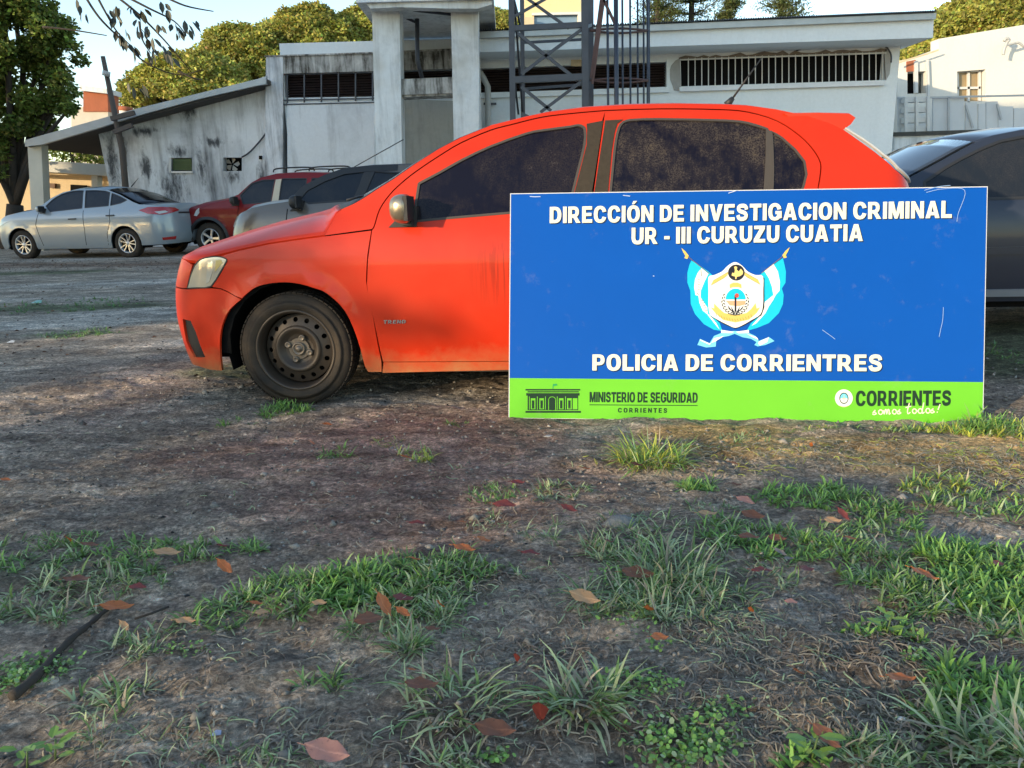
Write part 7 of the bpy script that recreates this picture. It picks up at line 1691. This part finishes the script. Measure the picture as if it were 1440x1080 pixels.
# ---- single tufts one can point at
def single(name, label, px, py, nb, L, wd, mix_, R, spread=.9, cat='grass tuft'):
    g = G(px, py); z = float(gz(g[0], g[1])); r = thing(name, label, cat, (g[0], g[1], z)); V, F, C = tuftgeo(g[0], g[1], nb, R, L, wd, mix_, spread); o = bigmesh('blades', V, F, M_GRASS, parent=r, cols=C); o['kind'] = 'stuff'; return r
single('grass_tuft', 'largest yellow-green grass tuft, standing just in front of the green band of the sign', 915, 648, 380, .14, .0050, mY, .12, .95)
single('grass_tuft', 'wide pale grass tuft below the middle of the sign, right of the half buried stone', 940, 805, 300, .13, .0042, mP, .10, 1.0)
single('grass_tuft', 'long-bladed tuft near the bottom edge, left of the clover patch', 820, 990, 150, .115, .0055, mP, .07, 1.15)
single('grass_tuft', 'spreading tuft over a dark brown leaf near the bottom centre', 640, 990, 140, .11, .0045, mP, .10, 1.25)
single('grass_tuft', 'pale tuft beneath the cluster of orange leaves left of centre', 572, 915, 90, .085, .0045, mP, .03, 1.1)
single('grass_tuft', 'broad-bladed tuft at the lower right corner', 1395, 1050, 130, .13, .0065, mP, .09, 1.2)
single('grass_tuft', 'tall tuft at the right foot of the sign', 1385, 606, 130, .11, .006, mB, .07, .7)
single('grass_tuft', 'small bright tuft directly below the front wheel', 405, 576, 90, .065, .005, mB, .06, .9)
# ---- fallen leaves
def leafmesh(kind):
    k = {'a': (.46, .75), 'b': (.40, 1.1), 'c': (.42, .5), 'd': (.46, .95)}[kind]; w_, curl = k; m = MB(); nx, ny = 8, 4; vs = []
    for i in range(nx + 1):
        t = i / nx; hw = w_ * .5 * math.sin(pi * (t ** .85)) ** .8 * (1 + .12 * math.sin(t * 17 + ord(kind))) + (.012 if 0 < i < nx else .006)
        for j in range(-ny // 2, ny // 2 + 1):
            s = j / (ny / 2); vs.append((t - .5, hw * s, curl * (.35 * (t - .5) ** 2 * (1 if kind != 'c' else -1) + .30 * (hw * s) ** 2 * 3) + .03 * math.sin(t * 9 + s * 3)))
    row = ny + 1; m.add(vs, [(a * row + b, (a + 1) * row + b, (a + 1) * row + b + 1, a * row + b + 1) for a in range(nx) for b in range(ny)], 0, True)
    m.tube([(-.5, 0, .02), (-.68, .02, .0)], .012, 4); return m
def leafcol(name, c1, c2):
    t = NT(name); co = t.coord(); n = t.noise(co, 4, 4, .6); sep = t.n('ShaderNodeSeparateXYZ'); t.l(co, sep.inputs[0]); vein = t.ramp(t.math('ABSOLUTE', sep.outputs['Y']), [(.0, 1.0), (.03, 0.0)])
    c = t.mix(n, c1, c2); c = t.mix(t.math('MULTIPLY', vein, .5), c, tuple(min(1, x * 1.5) for x in c2)); c = t.mix(t.ramp(t.noise(co, 14, 4), [(.6, 0.0), (.72, .7)]), c, tuple(x * .35 for x in c1)); t.set(Base_Color=c, Roughness=.55); return t.m
LC = {'orange': leafcol('orange_leaf', (.34, .085, .022), (.48, .15, .04)), 'tan': leafcol('tan_leaf', (.42, .21, .085), (.52, .30, .15)), 'brown': leafcol('brown_leaf', (.13, .045, .022), (.22, .085, .04)), 'dark red': leafcol('dark_red_leaf', (.12, .022, .018), (.20, .04, .03)), 'grey': leafcol('grey_leaf', (.16, .13, .11), (.22, .18, .15)), 'pinkish': leafcol('pinkish_leaf', (.40, .16, .12), (.50, .24, .17))}
_lp = {}
def fallen(px, py, size, col, yaw, label=None, tilt=.1, kind='a', roll=0.0, group=None):
    key = (kind, col)
    if key not in _lp: m = leafmesh(kind); me_o = build(m, 'fallen_leaf', LC[col], recalc=False); _lp[key] = me_o; o = me_o
    else: o = _lp[key].copy(); COL.objects.link(o)
    g = G(px, py); z = float(gz(g[0], g[1])); d = math.hypot(g[1], 1.02); s = size * d / 1100 / 1.05
    g = G(px, py, z + s * .2)
    o.location = (g[0], g[1], z + .020 + s * .2 + abs(math.sin(tilt)) * s * .3); o.scale = (s, s, s); o.rotation_euler = (roll + .22, tilt, yaw); tag(o, label, 'leaf', group)
LV = [ # px, py, size px, colour, yaw, label, tilt, kind
 (236, 787, 36, 'tan', .1, 'tan leaf lying on the grass patch left of centre, alone above the others', .15, 'a'),
 (318, 810, 30, 'orange', -.5, 'orange leaf at the left end of the long grass band', .5, 'b'),
 (313, 779, 20, 'dark red', 1.2, 'dark red leaf just above the orange leaf at the grass band', .5, 'a'),
 (128, 776, 24, 'brown', .1, 'brown leaf in the upper part of the left grass patch', .2, 'b'),
 (99, 770, 18, 'orange', 1.4, 'small orange leaf standing upright in the left grass patch', .9, 'c'),
 (110, 825, 34, 'brown', .2, 'brown leaf half hidden in the long grass at left', .1, 'd'),
 (166, 866, 42, 'orange', .55, 'bright orange leaf touching the upper end of the stick', .3, 'a'),
 (177, 893, 22, 'tan', -.6, 'tan leaf just below the orange leaf by the stick', .4, 'b'),
 (262, 884, 28, 'tan', .05, 'pale tan leaf on bare soil right of the stick', .1, 'a'),
 (195, 834, 24, 'dark red', .0, 'dark red leaf flat on soil above the stick', .05, 'c'),
 (361, 860, 18, 'orange', .4, 'small orange leaf in the left half of the long grass band', .4, 'b'),
 (370, 872, 22, 'tan', .9, 'small tan leaf under the orange one in the grass band', .3, 'c'),
 (450, 858, 20, 'tan', .1, 'tan leaf at the lower rim of the grass band', .1, 'a'),
 (653, 781, 32, 'orange', -.25, 'orange leaf left of the pair above the grass band', .15, 'a'),
 (680, 771, 26, 'orange', .7, 'upright orange leaf right of the pair above the grass band', .5, 'b'),
 (746, 786, 26, 'dark red', -.1, 'dark red leaf on bare soil right of the orange pair', .1, 'c'),
 (583, 798, 22, 'orange', .8, 'orange leaf sunk in the middle of the grass band', .5, 'b'),
 (541, 868, 36, 'orange', -.75, 'brightest orange leaf, steeply tilted over the pale tuft', .8, 'a'),
 (520, 882, 42, 'brown', .6, 'long brown leaf pointing at the brightest orange leaf', .2, 'c'),
 (567, 855, 34, 'dark red', .7, 'dark red leaf behind the brightest orange leaf', .4, 'd'),
 (568, 873, 24, 'orange', -.5, 'dull orange leaf touching the right side of the brightest one', .3, 'b'),
 (620, 865, 24, 'orange', 1.3, 'upright orange leaf at the right end of the leaf cluster', .8, 'a'),
 (608, 896, 22, 'brown', .2, 'brown leaf at the right foot of the pale tuft', .2, 'b'),
 (822, 853, 42, 'tan', -.2, 'large tan leaf left of the wide pale grass tuft', .25, 'a'),
 (912, 873, 30, 'orange', 1.2, 'orange leaf below the wide pale grass tuft', .7, 'b'),
 (897, 818, 46, 'brown', .1, 'brown leaf tucked under the wide pale grass tuft', .15, 'd'),
 (927, 908, 26, 'orange', .25, 'orange leaf on bare soil below the tuft leaves', .2, 'a'),
 (855, 772, 18, 'dark red', .5, 'dark red curl at the left edge of the wide pale tuft', .5, 'b'),
 (800, 725, 24, 'dark red', -.3, 'dark red leaf left of the half buried stone', .3, 'b'),
 (710, 717, 32, 'dark red', .05, 'dark red leaf between the two small grass patches', .1, 'c'),
 (728, 686, 20, 'dark red', .05, 'small dark red leaf behind the small grass patch', .1, 'a'),
 (651, 743, 12, 'orange', .3, 'tiny orange leaf on soil left of the small grass patch', .3, 'b'),
 (587, 743, 22, 'dark red', .1, 'dark red leaf on the pale reddish soil', .1, 'c'),
 (570, 651, 18, 'orange', .4, 'orange leaf at the foot of the sunlit little tuft right of the wheel', .4, 'a'),
 (440, 632, 15, 'pinkish', 1.3, 'pinkish leaf standing on soil below the front wheel', .7, 'b'),
 (461, 603, 14, 'orange', .2, 'small orange leaf right of the grass below the wheel', .2, 'a'),
 (822, 667, 16, 'orange', .2, 'small orange leaf left of the large yellow-green tuft', .3, 'b'),
 (895, 662, 20, 'dark red', .4, 'dark red leaf at the foot of the large yellow-green tuft', .3, 'd'),
 (941, 660, 18, 'brown', .3, 'brown leaf right foot of the large yellow-green tuft', .3, 'b'),
 (593, 978, 44, 'brown', .3, 'dark brown leaf under the blades of the bottom centre tuft', .25, 'd'),
 (697, 1039, 52, 'brown', -.15, 'large brown leaf flat on soil near the bottom edge', .1, 'a'),
 (760, 1023, 46, 'dark red', 1.45, 'tall reddish leaf standing upright near the bottom edge', 1.1, 'c'),
 (727, 940, 20, 'dark red', 1.4, 'thin dark red leaf standing above the long-bladed tuft', 1.1, 'c'),
 (580, 954, 12, 'orange', .3, 'tiny orange leaf above the dark brown leaf', .4, 'b'),
 (462, 1072, 60, 'pinkish', -.2, 'big pinkish leaf cut by the bottom edge of the view', .15, 'a'),
 (994, 732, 30, 'tan', .35, 'tan leaf on soil below the small bright patch right of centre', .2, 'a'),
 (1048, 712, 26, 'pinkish', -.5, 'pinkish leaf at the left end of the upper grass strip', .2, 'c'),
 (1058, 734, 32, 'brown', -.2, 'brown leaf under the left end of the upper grass strip', .15, 'd'),
 (1185, 735, 22, 'dark red', -.9, 'dark red leaf in the middle of the right grass field', .6, 'b'),
 (1195, 767, 18, 'orange', .2, 'small orange leaf in the middle of the right grass field', .3, 'a'),
 (1170, 741, 26, 'tan', .1, 'dull tan leaf left of the dark red one in the right field', .1, 'a'),
 (1298, 820, 36, 'orange', -.5, 'orange leaf on the dense grass at right', .3, 'a'),
 (1333, 862, 26, 'grey', .6, 'grey curled leaf below the dense grass at right', .5, 'd'),
 (1133, 812, 26, 'dark red', .4, 'dark red leaf with green blades over it, right of the pale tuft', .3, 'b'),
 (1071, 811, 30, 'dark red', .1, 'thin dark red leaf right of the wide pale tuft', .1, 'c'),
 (1097, 787, 20, 'grey', -.9, 'upper grey leaf of two on bare soil in the right field', .2, 'd'),
 (1108, 796, 20, 'grey', .5, 'lower grey leaf of two on bare soil in the right field', .2, 'b'),
 (1052, 763, 30, 'brown', .05, 'long brown leaf at the lower rim of the middle grass strip', .1, 'c'),
 (1092, 766, 26, 'brown', -.1, 'brown leaf right of the long one at the middle grass strip', .1, 'a'),
 (1140, 635, 12, 'orange', 1.3, 'small orange leaf standing in the sunlit patch below the sign', .8, 'b'),
 (1032, 660, 16, 'orange', .2, 'small orange leaf below the sign, by a single grass sprout', .3, 'a'),
 (985, 671, 16, 'orange', .6, 'orange leaf behind the small bright patch right of the big tuft', .4, 'b'),
 (1033, 690, 20, 'brown', .2, 'brown leaf behind the left end of the upper grass strip', .2, 'd'),
 (1055, 873, 20, 'orange', 1.2, 'orange leaf standing in the dry thatch', .8, 'b'),
 (1122, 962, 32, 'brown', .9, 'curled reddish-brown leaf on the thatch at lower right', .6, 'd'),
 (1265, 967, 40, 'orange', .0, 'orange-brown leaf lying on soil left of the broad-leaved weeds', .12, 'b'),
 (1160, 1054, 40, 'brown', -.6, 'crumpled rust leaf among weeds at the bottom edge', .5, 'd'),
 (1112, 856, 18, 'pinkish', -.1, 'faded pinkish leaf on bare soil at right', .1, 'c'),
 (1402, 803, 20, 'dark red', .3, 'dark red leaf buried in the dense grass at the right edge', .2, 'a'),
 (10, 702 - 20, 14, 'orange', .2, 'small orange leaf on bare ground at the left edge', .2, 'a')]
for i, (px, py, s_, c_, yw, lb, tl, kd) in enumerate(LV): fallen(px, py, s_ * 1.06, c_, yw, lb, tl, kd, random.uniform(-.25, .25), 'fallen leaves on the ground')
# ---- stick, stone, scraps, weeds
st = [(18, 985), (45, 960), (75, 930), (98, 905), (118, 885), (138, 868), (160, 850)]
pts_ = []
for k, (x, y) in enumerate(st): g = G(x, y); pts_.append((g[0] + .004 * math.sin(k * 2.1), g[1], float(gz(g[0], g[1])) + .012))
mb = MB(); mb.tube(smooth_poly(pts_, 4), [.0115 - .0062 * k / 24 + .0012 * math.sin(k * 1.7) for k in range(25)], 9)
sk = build(mb, 'fallen_stick', M_BARK, None); tag(sk, 'dark crooked stick lying on the soil at the lower left', 'stick')
st2 = [(190, 874), (215, 866), (238, 857)]; mb = MB(); mb.tube([tuple(G(x, y) + np.array([0, 0, .008])) for x, y in st2], .003, 6); tag(build(mb, 'twig', M_BARK, None), 'thin dark twig right of the orange leaf by the stick', 'twig')
def stone(px, py, s, label, mat, fl=.6):
    g = G(px, py); z = float(gz(g[0], g[1])); mb = MB(); prof = []; vs = []; fs = []; n, m = 14, 8
    for i in range(m + 1):
        ph = pi * i / m
        for j in range(n):
            th = 2 * pi * j / n; r = s * (1 + .16 * math.sin(3 * th + i) + .10 * math.sin(5 * th - 2 * i)); vs.append((g[0] + r * math.sin(ph) * math.cos(th), g[1] + r * .7 * math.sin(ph) * math.sin(th), z + s * fl * math.cos(ph)))
    for i in range(m):
        for j in range(n): fs.append((i * n + j, (i + 1) * n + j, (i + 1) * n + (j + 1) % n, i * n + (j + 1) % n))
    mb.add(vs, fs, 0, True); tag(build(mb, 'stone', mat, None), label, 'stone')
M_STN = simple('mossy_grey_stone', (.17, .175, .165), .95, var=.4, scale=12, bump=.8)
stone(872, 735, .052, 'mossy grey stone half buried left of the wide pale tuft', M_STN, .62); stone(772, 613, .022, 'small pale stone left of the big yellow-green tuft', simple('pale_stone', (.32, .31, .29), .9), .25); stone(1268, 1011, .008, 'tiny white pebble near the broad-leaved weeds', simple('white_pebble', (.5, .5, .48), .8), .6)
def scrap(px, py, s, label, col, cat):
    g = G(px, py); z = float(gz(g[0], g[1])) + .008; mb = MB(); mb.add([(g[0] - s, g[1], z), (g[0] - .3 * s, g[1] - .3 * s, z + .1 * s), (g[0] + s, g[1] + .1 * s, z + .0), (g[0] + .9 * s, g[1] + .7 * s, z + .45 * s), (g[0] - .1 * s, g[1] + .9 * s, z + .5 * s)], [(0, 1, 2, 3, 4)]); tag(build(mb, 'litter_scrap', simple(cat + '_' + 'scrap', col, .3), None), label, 'litter')
scrap(303, 1035, .011, 'small shiny blue-grey foil scrap on the soil at lower left', (.22, .27, .40), 'foil'); scrap(50, 427, .06, 'pale green plastic litter on the far grass at left', (.25, .45, .36), 'green'); scrap(14, 482 + 0, .03, 'small pale paper scrap on bare ground at left', (.5, .5, .48), 'paper')
# broad-leaved weed at the bottom left corner
def weed(px, py, n, s, label, mix_):
    g = G(px, py); z = float(gz(g[0], g[1])); r = thing('broadleaf_weed', label, 'weed', (g[0], g[1], z)); mb = MB(); mb.tube([(g[0], g[1], z - .01), (g[0] + .01, g[1], z + .05)], .002, 5); build(mb, 'stem', simple('weed_stem', (.08, .13, .03), .6), r)
    P0 = None
    mat = simple('weed_leaf', mix_, .45, var=.35, scale=30)
    for k in range(n):
        a = 2.4 * k; h = z + .01 + .05 * k / n; L = s * random.uniform(.7, 1.1); d = Vector((math.cos(a), math.sin(a), .35)); u = Vector((-math.sin(a), math.cos(a), 0)); b = Vector((g[0], g[1], h)) + d * L * .25
        mb = MB(); vs = [b, b + d * L * .3 + u * L * .26, b + d * L * .75 + u * L * .24 - Vector((0, 0, L * .06)), b + d * L - Vector((0, 0, L * .15)), b + d * L * .75 - u * L * .24 - Vector((0, 0, L * .06)), b + d * L * .3 - u * L * .26, b + d * L * .5 - Vector((0, 0, L * .07))]
        mb.add(vs, [(0, 6, 1), (1, 6, 2), (2, 6, 3), (3, 6, 4), (4, 6, 5), (5, 6, 0)], 0, False); build(mb, 'leaf', mat, r)
weed(75, 1062, 9, .036, 'bright broad-leaved weed at the bottom left corner', (.16, .27, .04)); weed(35, 1072, 6, .034, 'yellowish broad-leaved weed cut by the bottom left corner', (.26, .28, .06)); weed(1245, 897, 8, .035, 'low broad-leaved weed on bare soil at lower right', (.07, .16, .045)); weed(1140, 1070, 6, .042, 'broad-leaved weed beside the crumpled rust leaf', (.11, .21, .04))
